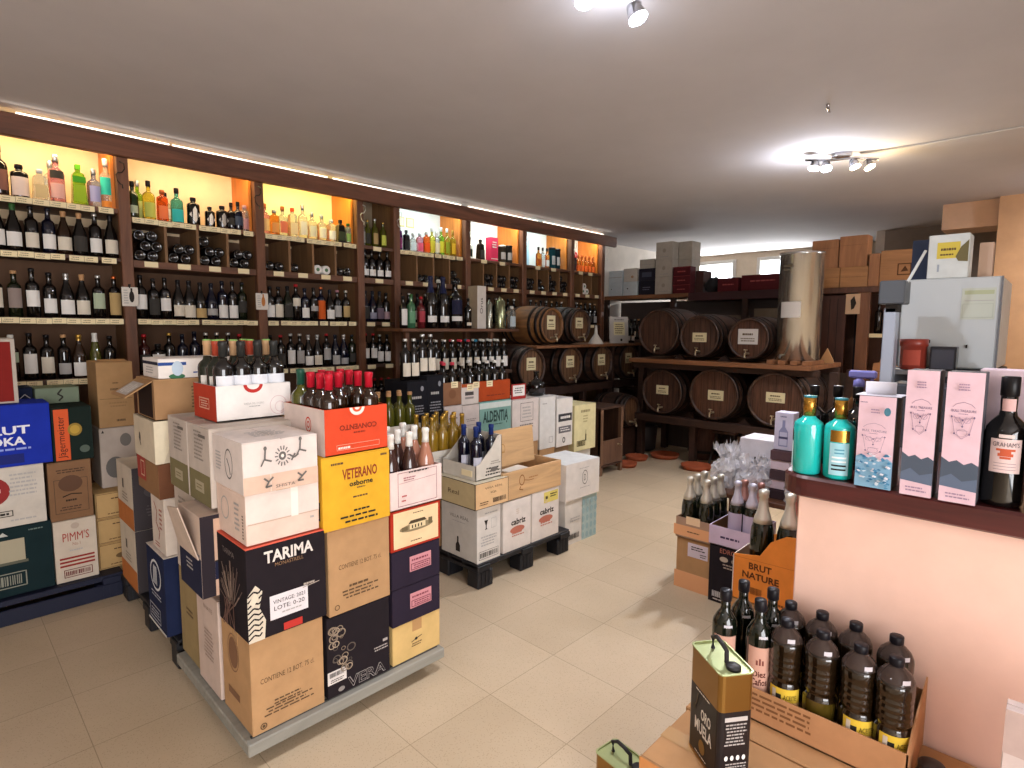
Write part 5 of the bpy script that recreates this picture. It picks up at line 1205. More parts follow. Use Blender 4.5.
rows('bordeaux', 0.30, G_GOLDW, K_GLD, [], grid(2.125, 2.365, 4), grid(2.74, 2.90, 3), 0.657, 'gold capped golden wine bottle, %s from left in the %s row of its white tray', gr, r=0.036)
rows('bordeaux', 0.30, G_OLV, K_TAN, [], grid(1.93, 2.17, 4), grid(3.03, 3.15, 2), 0.787, 'tan capped olive bottle, %s from left in the %s row of its white tray', 'tan capped olive bottles', r=0.036)
rows('bordeaux', 0.29, G_GRN, K_BLK, [(0.1, 0.4, L_CRM)], grid(1.56, 1.84, 4), grid(3.36, 3.52, 2), 0.607, 'dark green bottle, %s from left in the %s row of the grey rear tray', 'green bottles of the grey rear tray')
rows('bordeaux', 0.31, G_BLK, K_WHT, [(0.12, 0.42, L_WHT, 1.0)], grid(3.00, 3.255, 4), [3.275, 3.40], 0.934, 'white capped wine bottle, %s from left in the %s row of the rust orange tray', 'white capped bottles')
rows('bordeaux', 0.31, G_BLK, P('#b8b0a4'), [(0.08, 0.35, L_CRM)], [2.825, 2.908], [3.275, 3.40], 0.924, 'grey capped wine bottle, %s from left in the %s row of the pale tray', 'grey capped bottles')
rows('bordeaux', 0.31, G_BLK, P('#c03a4a'), [(0.08, 0.35, L_CRM)], [2.65, 2.732], [3.275, 3.40], 0.934, 'red capped wine bottle, %s from left in the %s row of the brown tray', 'red capped bottles')
rows('bordeaux', 0.29, G_BLK, K_SLV, [(0.1, 0.42, L_CRM)], grid(2.33, 2.55, 4), [3.30], 1.162, 'silver capped wine bottle, %s from left in the %s row on the black cartons', 'silver capped bottles')
for i in range(2):
    for o_ in [q for q in bpy.data.objects if q.name.startswith('wine_bottle') and abs(q.location.z - 1.162) < 1e-4 and q.location.x < 2.452]:
        o_.location.z = 1.132

# red edged sign and dark jug on the white cartons, price tickets on the trays
mb = MB(); mb.box(-0.085, 0.085, -0.003, 0.003, 0, 0.125, P('#a8322c')); Face(mb, (-0.085, -0.003, 0), (0.17, 0, 0), (0, 0, 0.125), (0, -1, 0)).draw([('r', 0.08, 0.2, 0.92, 0.92, L_WHT), ('s', 0.15, 0.35, 0.85, 0.8, 3, P('#5a5450'))])
mb.box(-0.06, 0.06, 0.003, 0.05, 0, 0.004, P('#a8322c'))
o = mb.build('price_sign', None, (3.435, 3.26, 0.911)); tag(o, 'small white sign with red frame standing on the framed print carton', 'sign')
mb = MB(); mb.lathe([(0.06, 0), (0.072, 0.006), (0.078, 0.09), (0.07, 0.115), (0.04, 0.13), (0.022, 0.15), (0.02, 0.2), (0.026, 0.203), (0.026, 0.215), (0.001, 0.215)], G_BLK, 24)
mb.patch(0.0785, 0.03, 0.07, P('#3a3638'), -PI / 2, 0.6)
tag(mb.build('dark_jug', None, (3.745, 3.34, 0.908)), 'squat black glass jug on the tall plain white carton', 'jug')
def by_label(t): return [o for o in bpy.data.objects if o.get('label', '').startswith(t)][0]
for lb, dx, z in (('pale bottle tray', 0.0, 0.11), ('rust orange bottle tray', -0.06, 0.115), ('pale bottle tray', 0.06, 0.125), ('brown bottle tray, leftmost', 0.02, 0.13)):
    tr_ = by_label(lb)
    mb = MB(); y_ = -0.135 - 0.001
    mb.box(dx - 0.032, dx + 0.032, y_ - 0.0015, y_ + 0.0005, z, z + 0.045, CARD); Face(mb, (dx - 0.032, y_ - 0.0015, z), (0.064, 0, 0), (0, 0, 0.045), (0, -1, 0)).draw([('s', 0.1, 0.2, 0.85, 0.85, 2, P('#a09070'))])
    mb.build('price_ticket', tr_)

# ---- projecting shelf and what stands on it
mb = MB(); mb.box(-0.80, 0.71, -0.22, 0.2, -0.03, 0, WD, 0.004)
ds = mb.build('projecting_shelf', None, (3.78, 4.475, 1.49)); tag(ds, 'wooden board projecting from the fifth and sixth bays with big bottles on it', 'shelf')
for x in (-0.72, 0.34):
    mb = MB(); mb.box(x - 0.02, x + 0.02, -0.18, -0.14, -1.49, -0.03, WDZ); mb.build('leg', ds)
def big(x, y, h, shape, r, g, kc, labs, label, z=1.491, name='magnum_bottle'):
    return put(bottle_mesh(shape, h, g, kc, labs, r=r, seg=18), name, (x, y, z), 0, label, 'bottle')
big(3.05, 4.34, 0.29, 'bordeaux', 0.036, G_BLK, K_BLK, [(0.1, 0.6, L_WHT)], 'dark bottle with white label, leftmost on the projecting board', name='wine_bottle')
big(3.13, 4.33, 0.31, 'bordeaux', 0.038, GL('#3a6a4a'), K_GRN, [(0.15, 0.5, P('#6a9a78'))], 'green bottle on the projecting board', name='spirit_bottle')
big(3.24, 4.33, 0.29, 'bordeaux', 0.038, GL('#5a161c'), K_RED, [(0.2, 0.55, P('#a8404a'))], 'dark red bottle on the projecting board', name='spirit_bottle')
big(3.36, 4.34, 0.49, 'champagne', 0.058, G_BLK, P('#1c2040', .3), [(0.12, 0.24, L_WHT, 1.1)], 'tall black magnum with navy foil, left of two on the projecting board')
big(3.51, 4.34, 0.49, 'champagne', 0.058, G_BLK, P('#1c2040', .3), [(0.12, 0.24, L_WHT, 1.1)], 'tall black magnum with navy foil, right of two on the projecting board')
big(3.685, 4.37, 0.46, 'bordeaux', 0.072, G_BLK, P('#141418', .3), [(0.16, 0.26, L_WHT, 1.1), (0.3, 0.6, P('#22223a'), 1.1)], 'very wide black bottle with white band on the projecting board')
big(3.60, 4.52, 0.48, 'bordeaux', 0.05, G_BLK, K_WHT, [], 'black bottle with white cap behind the very wide one')
big(3.82, 4.33, 0.30, 'bordeaux', 0.037, G_BLK, K_BLK, [(0.1, 0.2, L_CRM)], 'small black bottle against the tall white box', name='wine_bottle')
giftbox(3.98, 4.37, 1.491, 0.12, 0.14, 0.43, PC('#d3ccc4'), 'tall white carton with vertical lettering on the projecting board', {'F': [('t', 'Orus', 0.3, 0.35, 0.62, 0.72, INK, 90)], 'L': [('r', 0, 0, 1, 1, PC('#a5917a'))]})
STEEL = MET('#a8a89c', 0.25)
for i, (x, r, c, h) in enumerate(((4.13, 0.034, STEEL, 0.30), (4.29, 0.055, MET('#a3a884', 0.25), 0.33))):
    mb = MB(); mb.lathe([(r * 0.96, 0), (r, 0.006), (r, h * 0.86), (r * 0.7, h * 0.9), (r * 0.3, h * 0.93), (r * 0.3, h), (0.001, h)], c, 20)
    tag(mb.build('metal_bottle', None, (x, 4.35, 1.491)), '%s metal bottle on the projecting board' % ('slim silver', 'wide greenish silver')[i], 'bottle')
big(4.375, 4.40, 0.28, 'spirit', 0.035, GL('#1f5566'), K_BLK, [(0.1, 0.3, P('#2f7a8c'))], 'teal blue bottle on the projecting board', name='spirit_bottle')
big(4.445, 4.33, 0.24, 'jar', 0.045, G_CLR, K_WHT, [(0.1, 0.55, P('#bccad0'), 1.1)], 'clear round bottle at the right end of the projecting board', name='spirit_bottle')
# lower tier: board with dark bottles under the projecting one
mb = MB(); mb.box(-0.60, 0.45, -0.15, 0.15, -0.03, 0, WDE, 0.003)
for x in (-0.55, 0.40): mb.box(x - 0.02, x + 0.02, -0.12, 0.12, -1.06, -0.03, WDE)
ds = mb.build('bottle_bench', None, (3.60, 4.08, 1.09)); tag(ds, 'dark bench carrying bottle rows under the projecting board', 'bench')
for j, (y, kc) in enumerate(((4.0, None), (4.14, None))):
    for i, x in enumerate(grid(3.06, 4.0, 11)):
        kc = [K_BLK, K_SLV, K_SLV, K_SLV, P('#c03a4a'), P('#c03a4a'), P('#2a7a9a', .4), K_WHT, K_WHT, K_WHT, K_WHT][i]
        put(bottle_mesh('bordeaux', 0.30, G_BLK, kc, [(0.12, 0.45, L_CRM if i < 7 else L_WHT)]), 'wine_bottle', (x, y, 1.091), 0,
            'wine bottle, %s from left in the %s row of the dark bench' % (ORD[i], ('front', 'back')[j]), 'bottle', 'bottles on the dark bench')
# ------------------------------------------------------------------ casks
def stave_mat(name, a, b):
    m = bpy.data.materials.new(name); m.use_nodes = True
    nt = m.node_tree; N = nt.nodes; L = nt.links; p = N['Principled BSDF']
    tc = N.new('ShaderNodeTexCoord'); mp = N.new('ShaderNodeMapping'); mp.inputs['Scale'].default_value = (6, 1.2, 6)
    L.new(tc.outputs['Object'], mp.inputs['Vector'])
    nz = N.new('ShaderNodeTexNoise'); nz.inputs['Scale'].default_value = 3; nz.inputs['Detail'].default_value = 6
    L.new(mp.outputs[0], nz.inputs['Vector'])
    rp = N.new('ShaderNodeValToRGB'); rp.color_ramp.elements[0].color = srgb(a); rp.color_ramp.elements[1].color = srgb(b)
    rp.color_ramp.elements[0].position = 0.35; rp.color_ramp.elements[1].position = 0.7
    L.new(nz.outputs['Fac'], rp.inputs['Fac']); L.new(rp.outputs['Color'], p.inputs['Base Color'])
    bp = N.new('ShaderNodeBump'); bp.inputs['Strength'].default_value = 0.3; bp.inputs['Distance'].default_value = 0.004
    L.new(nz.outputs['Fac'], bp.inputs['Height']); L.new(bp.outputs['Normal'], p.inputs['Normal'])
    p.inputs['Roughness'].default_value = 0.5
    return m
def head_mat(name, a, b):
    m = bpy.data.materials.new(name); m.use_nodes = True
    nt = m.node_tree; N = nt.nodes; L = nt.links; p = N['Principled BSDF']
    tc = N.new('ShaderNodeTexCoord'); mp = N.new('ShaderNodeMapping'); mp.inputs['Scale'].default_value = (26, 1, 2.5)
    L.new(tc.outputs['Object'], mp.inputs['Vector'])
    nz = N.new('ShaderNodeTexNoise'); nz.inputs['Scale'].default_value = 2; nz.inputs['Detail'].default_value = 7; nz.inputs['Distortion'].default_value = 0.6
    L.new(mp.outputs[0], nz.inputs['Vector'])
    rp = N.new('ShaderNodeValToRGB'); rp.color_ramp.elements[0].color = srgb(a); rp.color_ramp.elements[1].color = srgb(b)
    rp.color_ramp.elements[0].position = 0.32; rp.color_ramp.elements[1].position = 0.7
    wv = N.new('ShaderNodeTexWave'); wv.inputs['Scale'].default_value = 2.6; wv.wave_profile = 'SAW'
    L.new(tc.outputs['Object'], wv.inputs['Vector'])
    r2 = N.new('ShaderNodeValToRGB'); r2.color_ramp.elements[0].color = (0.25, 0.25, 0.25, 1); r2.color_ramp.elements[1].position = 0.06; r2.color_ramp.elements[1].color = (1, 1, 1, 1)
    L.new(wv.outputs['Fac'], r2.inputs['Fac'])
    mx = N.new('ShaderNodeMix'); mx.data_type = 'RGBA'; mx.blend_type = 'MULTIPLY'; mx.inputs[0].default_value = 0.8
    L.new(nz.outputs['Fac'], rp.inputs['Fac']); L.new(rp.outputs['Color'], mx.inputs[6]); L.new(r2.outputs['Color'], mx.inputs[7])
    L.new(mx.outputs[2], p.inputs['Base Color'])
    p.inputs['Roughness'].default_value = 0.42
    return m
ST_D = stave_mat('cask_staves_dark', '#2a1c17', '#553a2c'); ST_L = stave_mat('cask_staves_oak', '#6a4526', '#9a6b3e')
HD_D = head_mat('cask_head_dark', '#33211a', '#563a2c'); HD_L = head_mat('cask_head_oak', '#4d3524', '#7a5a40'); HD_R = head_mat('cask_head_red', '#40261b', '#62402f')
HOOP = mat('cask_hoop', '#2a2422', 0.45, metal=0.6)
TAP = MET('#cfc3a6', 0.3)
def cask(x, yv, z, rz, rb, rh, Ln, label, staves=ST_D, headm=HD_D, card=(0.15, 0.09, 0, 0), cardcol='#e0d6ae', hoops=6, text='VINO', tap=True, cat='barrel', y_is_head=True):
    """x,yv = centre of the front head in plan; z = axis height; front looks to local -y"""
    root = empty('wine_cask', (x, yv, z), rz, label, cat)
    T = Matrix.Rotation(PI / 2, 4, 'X')        # lathe z -> -y... so z from -Ln to 0 becomes y 0..Ln
    def rad(s):                                 # s 0..1 along the cask
        return rh + (rb - rh) * (1 - (2 * s - 1) ** 2)
    mb = MB(); mb.T = T
    n = 12
    prof = [(rad(0) - 0.022, -0.028), (rad(0) - 0.020, 0.0), (rad(0), 0.0)] + [(rad(i / n), -Ln * i / n) for i in range(1, n + 1)] + [(rad(1) - 0.02, -Ln), (rad(1) - 0.022, -Ln + 0.028), (0.001, -Ln + 0.028)]
    mb.lathe(prof, staves, 36, cap=False); mb.build('staves', root)
    mb = MB(); mb.T = T
    mb.lathe([(0.001, -0.028), (rad(0) - 0.021, -0.028)], headm, 36, cap=False, smooth=False)
    for k in range(-3, 4):                      # joints between the head boards
        w = rad(0) * 0.27 * k; c = math.sqrt(max(0, (rad(0) - 0.024) ** 2 - w * w))
        mb.T = Matrix.Identity(4)
        mb.box(w - 0.0012, w + 0.0012, 0.0265, 0.0285, -c, c, P('#1d120d'))
    mb.build('head', root)
    hs = {6: (0.02, 0.13, 0.27, 0.73, 0.87, 0.98), 4: (0.03, 0.2, 0.8, 0.97)}[hoops]
    for s in hs:
        mb = MB(); mb.T = T; hw = 0.018
        za, zb = -Ln * s + hw, -Ln * s - hw
        mb.lathe([(rad(min(max(s - hw / Ln, 0), 1)), min(za, -0.002)), (rad(min(max(s - hw / Ln, 0), 1)) + 0.003, min(za, -0.002)), (rad(min(s + hw / Ln, 1)) + 0.003, max(zb, -Ln + 0.002)), (rad(min(s + hw / Ln, 1)), max(zb, -Ln + 0.002))], HOOP, 36, cap=False)
        mb.build('hoop', root)
    if card:
        w, h, dx, dz = card
        mb = MB(); mb.box(dx - w / 2, dx + w / 2, 0.022, 0.0265, dz - h / 2, dz + h / 2, P(cardcol))
        Face(mb, (dx - w / 2, 0.022, dz - h / 2), (w, 0, 0), (0, 0, h), (0, -1, 0)).draw([('s', 0.18, 0.52, 0.82, 0.8, 1, P('#5a4a30')), ('s', 0.12, 0.15, 0.88, 0.45, 2, P('#6a5a40'))])
        mb.build('name_card', root)
    if tap:
        mb = MB(); zt = -rh * 0.72
        mb.tube([(0.0, 0.03, zt), (0, -0.02, zt), (0, -0.06, zt - 0.004)], 0.011, TAP, 10)
        mb.tube([(0, -0.055, zt), (0, -0.062, zt - 0.02), (0, -0.062, zt - 0.045)], 0.009, TAP, 10)
        mb.tube([(0, -0.045, zt), (0, -0.045, zt + 0.035)], 0.006, TAP, 8)
        mb.tube([(-0.018, -0.045, zt + 0.037), (0.018, -0.045, zt + 0.037)], 0.006, TAP, 8)
        mb.build('tap', root)
    return root
RX = R(-90)
RW = mat('rack_oak_board', '#8a5c3c', 0.55, kind='woody', var=0.2, scale=1.5, bump=0.15)
RWD = mat('rack_dark_timber', '#3a251c', 0.6, kind='woody', var=0.2, scale=1.5, bump=0.15)
# right rack, heads looking down the aisle: two tiers of three large casks
XH = 5.80
rack = empty('cask_rack', (6.1, 2.7, 0), 0, 'dark wooden two tier rack carrying the large casks at the end of the aisle', 'rack')
def rp(name, mb, par=rack, off=(6.1, 2.7, 0)):
    return mb.build(name, par, tuple(-v for v in off))
mb = MB(); mb.box(5.72, 6.72, 1.70, 3.66, 1.115, 1.16, RW, 0.003); rp('upper_board', mb)
for x in (5.85, 6.5): mb = MB(); mb.box(x - 0.04, x + 0.04, 1.66, 3.66, 1.05, 1.115, RWD, 0.004); rp('beam', mb)
for x in (5.86, 6.5): mb = MB(); mb.box(x - 0.05, x + 0.05, 1.50, 3.62, 0.43, 0.515, RWD, 0.004); rp('beam', mb)
for y in (1.55, 2.33, 2.93, 3.60):
    for x in (5.93, 6.5):
        mb = MB(); mb.box(x - 0.04, x + 0.04, y - 0.035, y + 0.035, 0, 1.10 if y in (1.55, 3.60) else 0.46, RWD, 0.004); rp('upright', mb)
# chocks that keep the casks from rolling
for y, z in ((3.11, 1.16), (2.60, 1.16), (2.10, 1.16), (2.97, 0.515), (2.35, 0.515)):
    mb = MB(); mb.prism([(y - 0.07, z), (y + 0.07, z), (y, z + 0.06)], 0.06, RWD, 'x', 5.88); rp('chock', mb)
cask(XH, 3.34, 1.185 + 0.275, RX, 0.275, 0.252, 0.78, 'large cask without card, left end of the upper tier of the aisle rack', card=None)
cask(XH, 2.85, 1.18 + 0.24, RX, 0.24, 0.222, 0.76, 'large dark cask with cream card, middle of the upper tier of the aisle rack', card=(0.16, 0.10, 0.0, -0.01), text='MOSCATEL')
cask(XH + .02, 2.33, 1.177 + 0.228, RX, 0.228, 0.208, 0.72, 'cask with large white card beside the steel tank', card=(0.20, 0.155, -0.01, 0.02), cardcol='#d5d2cd', text='VERMUT', headm=HD_R)
cask(XH, 3.275, 0.515 + 0.275, RX, 0.275, 0.25, 0.80, 'large dark cask at the left end of the lower tier of the aisle rack', card=(0.15, 0.10, 0.0, 0.02), text='DULCE')
cask(XH, 2.665, 0.515 + 0.295, RX, 0.295, 0.268, 0.80, 'large reddish cask in the middle of the lower tier of the aisle rack', card=(0.17, 0.105, 0.02, -0.01), text='MISTELA', headm=HD_R)
cask(XH, 2.035, 0.515 + 0.295, RX, 0.295, 0.27, 0.80, 'large reddish cask at the right end of the lower tier of the aisle rack', card=(0.18, 0.10, 0.0, 0.02), text='MALAGA', headm=HD_R)
# left rack, heads looking towards the counter: small casks in two rows
YH = 4.0
r2 = empty('cask_rack', (5.4, 4.3, 0), 0, 'wooden rack of small casks standing before the last shelf bays', 'rack')
def rq(name, mb): return rp(name, mb, r2, (5.4, 4.3, 0))
mb = MB(); mb.box(4.45, 5.66, 3.96, 4.62, 1.285, 1.315, RW, 0.003); rq('upper_board', mb)
mb = MB(); mb.box(5.66, 6.62, 3.98, 4.62, 1.285, 1.315, RW, 0.003); rq('upper_board', mb)
for y in (4.08, 4.5): mb = MB(); mb.box(4.1, 6.62, y - 0.03, y + 0.03, 0.76, 0.85, RWD, 0.004); rq('beam', mb)
for x in (4.12, 4.76, 5.40, 5.985, 6.58):
    for y in (4.08, 4.5):
        mb = MB(); mb.box(x - 0.022, x + 0.022, y - 0.03, y + 0.03, 0, 1.285 if y > 4.2 or x in (5.985, 6.58) else 0.78, RWD, 0.003); rq('upright', mb)
cask(4.745, YH, 1.315 + 0.215, 0, 0.215, 0.185, 0.62, 'small light oak cask on the upper board, leftmost of the small casks', staves=ST_L, headm=HD_L, card=(0.135, 0.15, 0, 0.03), text='SECO')
cask(5.24, YH, 1.315 + 0.215, 0, 0.215, 0.185, 0.62, 'small dark cask on the upper board, right of the light oak one', headm=HD_L, card=(0.13, 0.12, 0, 0.03), text='OLOROSO')
for i, (x, c) in enumerate(((4.43, 'first'), (5.085, 'second'), (5.69, 'third'), (6.28, 'fourth'))):
    cask(x, YH, 0.85 + 0.235, 0, 0.235, 0.205, 0.60, 'small dark cask with brown head, %s from left in the lower row of small casks' % c, headm=HD_L, card=(0.14, 0.13, 0, 0.04), text=('FINO', 'CREAM', 'PALO', 'TINTO')[i], hoops=4)
# big cask low behind the small cabinet
lc = cask(5.72, 3.60, 0.54, 0, 0.205, 0.175, 0.44, 'dark cask lying low under the small casks, its brown head by the wooden cabinet', headm=HD_L, card=None)
mb = MB(); mb.box(-0.25, 0.25, -0.05, 0.05, 0, 0.34, RWD, 0.004); mb.box(-0.25, 0.25, 0.2, 0.27, 0, 0.34, RWD, 0.004); mb.box(-0.21, -0.17, 0.05, 0.2, 0.1, 0.16, RWD); mb.box(0.17, 0.21, 0.05, 0.2, 0.1, 0.16, RWD)
tag(mb.build('cask_cradle', None, (5.72, 3.72, 0)), 'dark cradle under the low cask', 'stand')
# funnel and framed notice on the third small cask
mb = MB(); PL = P('#c9c4bb', 0.4)
mb.lathe([(0.09, 0.0), (0.095, 0.004), (0.09, 0.012), (0.02, 0.12), (0.012, 0.22), (0.010, 0.22), (0.017, 0.12), (0.085, 0.014)], PL, 24, cap=False)
tag(mb.build('funnel', None, (5.56, 4.02, 1.316)), 'white plastic funnel upside down between the small casks and the framed notice', 'funnel')
mb = MB(); mb.box(-0.14, 0.14, -0.008, 0.008, 0, 0.33, P('#b0aaa4'))
Face(mb, (-0.14, -0.008, 0), (0.28, 0, 0), (0, 0, 0.33), (0, -1, 0)).draw([('r', 0.2, 0.3, 0.8, 0.8, P('#cfc49c')), ('s', 0.25, 0.35, 0.75, 0.75, 5, P('#6a5a40')), ('e', 0.6, 0.12, 0.06, 0.05, INK), ('s', 0.2, 0.84, 0.8, 0.94, 1, P('#6a6460'))])
o = mb.build('framed_notice', None, (6.10, 4.05, 1.317)); o.rotation_euler = (R(-5), 0, R(-20)); tag(o, 'grey framed notice leaning behind the small casks', 'notice')
for i, x in enumerate((6.36, 6.46)):
    put(bottle_mesh('bordeaux', 0.30, G_BLK, K_BLK, [(0.1, 0.3, L_WHT)]), 'wine_bottle', (x, 4.1, 1.316), 0, 'black bottle right of the framed notice, %s of two' % ('nearer', 'farther')[i], 'bottle')
# wooden cabinet on legs
cb = empty('wooden_cabinet', (4.90, 3.52, 0), 0, 'small dark open wooden cabinet on legs before the low cask', 'cabinet')
CWD = mat('cabinet_wood', '#4a3226', 0.55, kind='woodz', var=0.2, scale=2)
mb = MB()
mb.box(-0.20, -0.185, -0.20, 0.20, 0.08, 0.68, CWD); mb.box(0.185, 0.20, -0.20, 0.20, 0.08, 0.68, CWD); mb.box(-0.185, 0.185, 0.21, 0.225, 0.08, 0.68, CWD)
mb.box(-0.21, 0.21, -0.21, 0.21, 0.68, 0.70, CWD, 0.003); mb.box(-0.185, 0.185, -0.22, 0.21, 0.09, 0.105, CWD); mb.build('body', cb)
for sx in (-1, 1):
    for sy in (-1, 1):
        mb = MB(); mb.box(sx * 0.18 - 0.02, sx * 0.18 + 0.02, sy * 0.19 - 0.02, sy * 0.19 + 0.02, 0, 0.68, mat('cabinet_post', '#7a5a44', 0.5, kind='woodz', var=0.15, scale=2), 0.003); mb.build('leg', cb)
mb = MB(); mb.box(-0.16, 0.16, -0.212, -0.199, 0.11, 0.36, mat('cabinet_door', '#6a4c3a', 0.5, kind='woodz', var=0.15, scale=2), 0.003)
d_ = mb.build('door', cb)
mb = MB(); mb.tube([(0.1, -0.212, 0.3), (0.1, -0.255, 0.3)], 0.008, TAP, 8); mb.build('knob', d_)
# clay saucers on the floor under the taps, drip bucket and chair in the shade
CLAY = mat('terracotta', '#a5522f', 0.75, var=0.1, scale=12)
for i, (x, y, r) in enumerate(((5.64, 3.47, 0.13), (5.97, 3.30, 0.17), (5.72, 2.78, 0.165), (5.28, 3.38, 0.12))):
    mb = MB(); mb.lathe([(r * 0.85, 0), (r, 0.045), (r - 0.012, 0.045), (r * 0.82, 0.01), (0.001, 0.01)], CLAY, 28)
    tag(mb.build('clay_saucer', None, (x, y, 0.001)), ('round clay saucer at the foot of the far corner of the racks', 'large clay saucer under the left end of the aisle rack', 'clay saucer standing alone under the middle of the aisle rack', 'clay saucer behind the leg of the wooden cabinet')[i], 'saucer')
mb = MB(); mb.lathe([(0.12, 0), (0.14, 0.02), (0.165, 0.3), (0.155, 0.31), (0.14, 0.3), (0.12, 0.03), (0.001, 0.03)], mat('old_bucket', '#3e3a3c', 0.5), 28); tag(mb.build('bucket', None, (6.20, 3.72, 0)), 'dark bucket on the floor under the racks', 'bucket')
mb = MB(); mb.lathe([(0.15, 0), (0.17, 0.26), (0.15, 0.48), (0.14, 0.48), (0.001, 0.47)], mat('old_wood_drum', '#5a3a30', 0.6, kind='woodz', var=0.2, scale=3), 28)
for z in (0.08, 0.38): mb.lathe([(0.171, z), (0.171, z + 0.03)], HOOP, 28, cap=False)
tag(mb.build('wooden_drum', None, (6.28, 2.98, 0)), 'upright dark wooden drum under the left of the aisle rack', 'barrel')
ch = empty('bent_stool', (6.12, 2.62, 0), 0, 'small dark seat with bent leg in the shade under the aisle rack', 'stool')
mb = MB(); mb.box(-0.12, 0.12, -0.13, 0.13, 0.36, 0.39, CWD, 0.01); mb.build('seat', ch)
for sx in (-1, 1):
    for sy in (-1, 1):
        mb = MB(); mb.tube([(sx * 0.08, sy * 0.09, 0.36), (sx * 0.12, sy * 0.11, 0.18), (sx * 0.15, sy * 0.14, 0.0)], 0.014, INK, 8); mb.build('leg', ch)
mb = MB(); mb.box(6.66, 6.70, 1.5, 3.66, 0, 1.05, mat('rack_back_boards', '#4d4038', 0.8, kind='woodz', var=0.15, scale=1.5)); rp('back_boarding', mb)
for i, (y, z, w, h) in enumerate(((2.25, 0.0, 0.42, 0.36), (1.78, 0.0, 0.4, 0.4))):
    mb = MB(); mb.box(-0.17, 0.17, -w / 2, w / 2, 0, h, mat('old_crate', '#6a5242', 0.7, kind='woody', var=0.15, scale=2), 0.004); 
    for q in (0.3, 0.66): mb.box(-0.172, -0.168, -w / 2, w / 2, h * q, h * q + 0.008, INK)
    tag(mb.build('wooden_chest', None, (6.15, y, z)), 'low brown wooden chest on the floor under the aisle rack, %s of two' % ('left', 'right')[i], 'chest')

# steel tank on slats
tk = empty('steel_tank', (5.98, 1.905, 1.163), 0, 'tall stainless steel wine tank with a blank card beside the upper casks', 'tank')
ST = MET('#cbcac6', 0.2)
mb = MB(); mb.lathe([(0.182, 0.04), (0.195, 0.045), (0.195, 1.04), (0.201, 1.045), (0.201, 1.07), (0.193, 1.07), (0.193, 1.03), (0.001, 1.01)], ST, 48); mb.build('shell', tk)
mb = MB(); mb.patch(0.1965, 0.45, 0.60, P('#d2cdc8'), R(172), 0.5, 8); mb.build('blank_card', tk)
for y in (-0.16, -0.055, 0.055, 0.16):
    mb = MB(); mb.box(-0.26, 0.2, y - 0.03, y + 0.035, 0.0, 0.04, RW, 0.003); mb.build('slat', tk)
mb = MB(); mb.tube([(-0.188, 0.06, 0.09), (-0.25, 0.075, 0.09), (-0.255, 0.076, 0.06)], 0.011, MET('#8a8578'), 8); mb.build('tap', tk)
mb = MB(); mb.box(-0.2, -0.19, 0.02, 0.10, 0.93, 0.95, MET('#77705f')); mb.tube([(-0.21, 0.03, 0.90), (-0.225, 0.03, 0.90), (-0.225, 0.09, 0.90), (-0.21, 0.09, 0.90)], 0.006, MET('#77705f'), 8); mb.build('clamp', tk)

# ---- high shelf along the far side, X about 7.3, with cartons on it
r3 = empty('storage_shelf', (7.5, 3.3, 0), 0, 'high dark wooden storage shelf behind the large casks', 'shelf')
def rs(name, mb): return rp(name, mb, r3, (7.5, 3.3, 0))
mb = MB(); mb.box(7.28, 7.75, 3.75, 5.12, 1.93, 1.985, RW, 0.003); rs('upper_board', mb)
mb = MB(); mb.box(7.28, 7.75, 2.12, 3.75, 1.88, 1.985, mat('dark_red_board', '#3f2224', 0.6), 0.003); rs('upper_board', mb)
mb = MB(); mb.box(7.3, 7.75, 2.12, 5.12, 1.30, 1.34, RWD, 0.003); rs('middle_board', mb)
mb = MB(); mb.box(7.3, 7.75, 2.12, 5.12, 0.6, 0.64, RWD, 0.003); rs('lower_board', mb)
for y in (5.09, 3.98, 2.98, 2.15):
    mb = MB(); mb.box(7.285, 7.34, y - 0.035, y + 0.035, 0, 1.93, RWD, 0.003); rs('upright', mb)
mb = MB(); mb.box(7.74, 7.76, 2.12, 5.12, 0, 1.9, mat('shelf_back_cloth', '#5b4f4a', 0.8)); rs('back_panel', mb)
PALE = PC('#c9d2d6')
def far(x, y0, y1, z, h, col, label, art=None, d=0.25):
    return carton(x, y0, z, d, y1 - y0, h, col, label, art={'L': art} if art else None, tape=False)
ZS = 1.987
far(7.32, 4.83, 5.07, ZS, 0.20, PALE, 'pale blue white carton, lower left of four at the left end of the high shelf', [('e', 0.2, 0.5, 0.03, 0.05, INK)])
far(7.32, 4.57, 4.81, ZS, 0.20, PALE, 'pale blue white carton, lower right of four at the left end of the high shelf', [('e', 0.3, 0.5, 0.05, 0.05, INK)])
far(7.32, 4.84, 5.07, ZS + 0.202, 0.17, PALE, 'pale blue white carton, upper left of four at the left end of the high shelf', [('r', 0, 0.4, 1, 0.45, L_GRY)])
far(7.32, 4.58, 4.81, ZS + 0.202, 0.19, PC('#cfc8be'), 'cream white carton, upper right of four at the left end of the high shelf', [('e', 0.65, 0.35, 0.1, 0.1, P('#b08a6a'))])
far(7.32, 4.29, 4.55, ZS, 0.20, PC('#23222c'), 'black carton, lower of the dark pair on the high shelf', [('s', 0.2, 0.3, 0.8, 0.6, 2, P('#5a5a6a'))])
far(7.32, 4.29, 4.55, ZS + 0.202, 0.17, PC('#2c2a36'), 'black carton, upper of the dark pair on the high shelf', [('r', 0.2, 0.3, 0.8, 0.7, P('#474a5a'))])
far(7.32, 4.30, 4.54, ZS + 0.374, 0.13, PC('#b8b2a6'), 'small pale carton on top of the dark pair on the high shelf', [('r', 0, 0.4, 1, 0.46, L_GRY)])
PLC = PC('#bdb5a8')
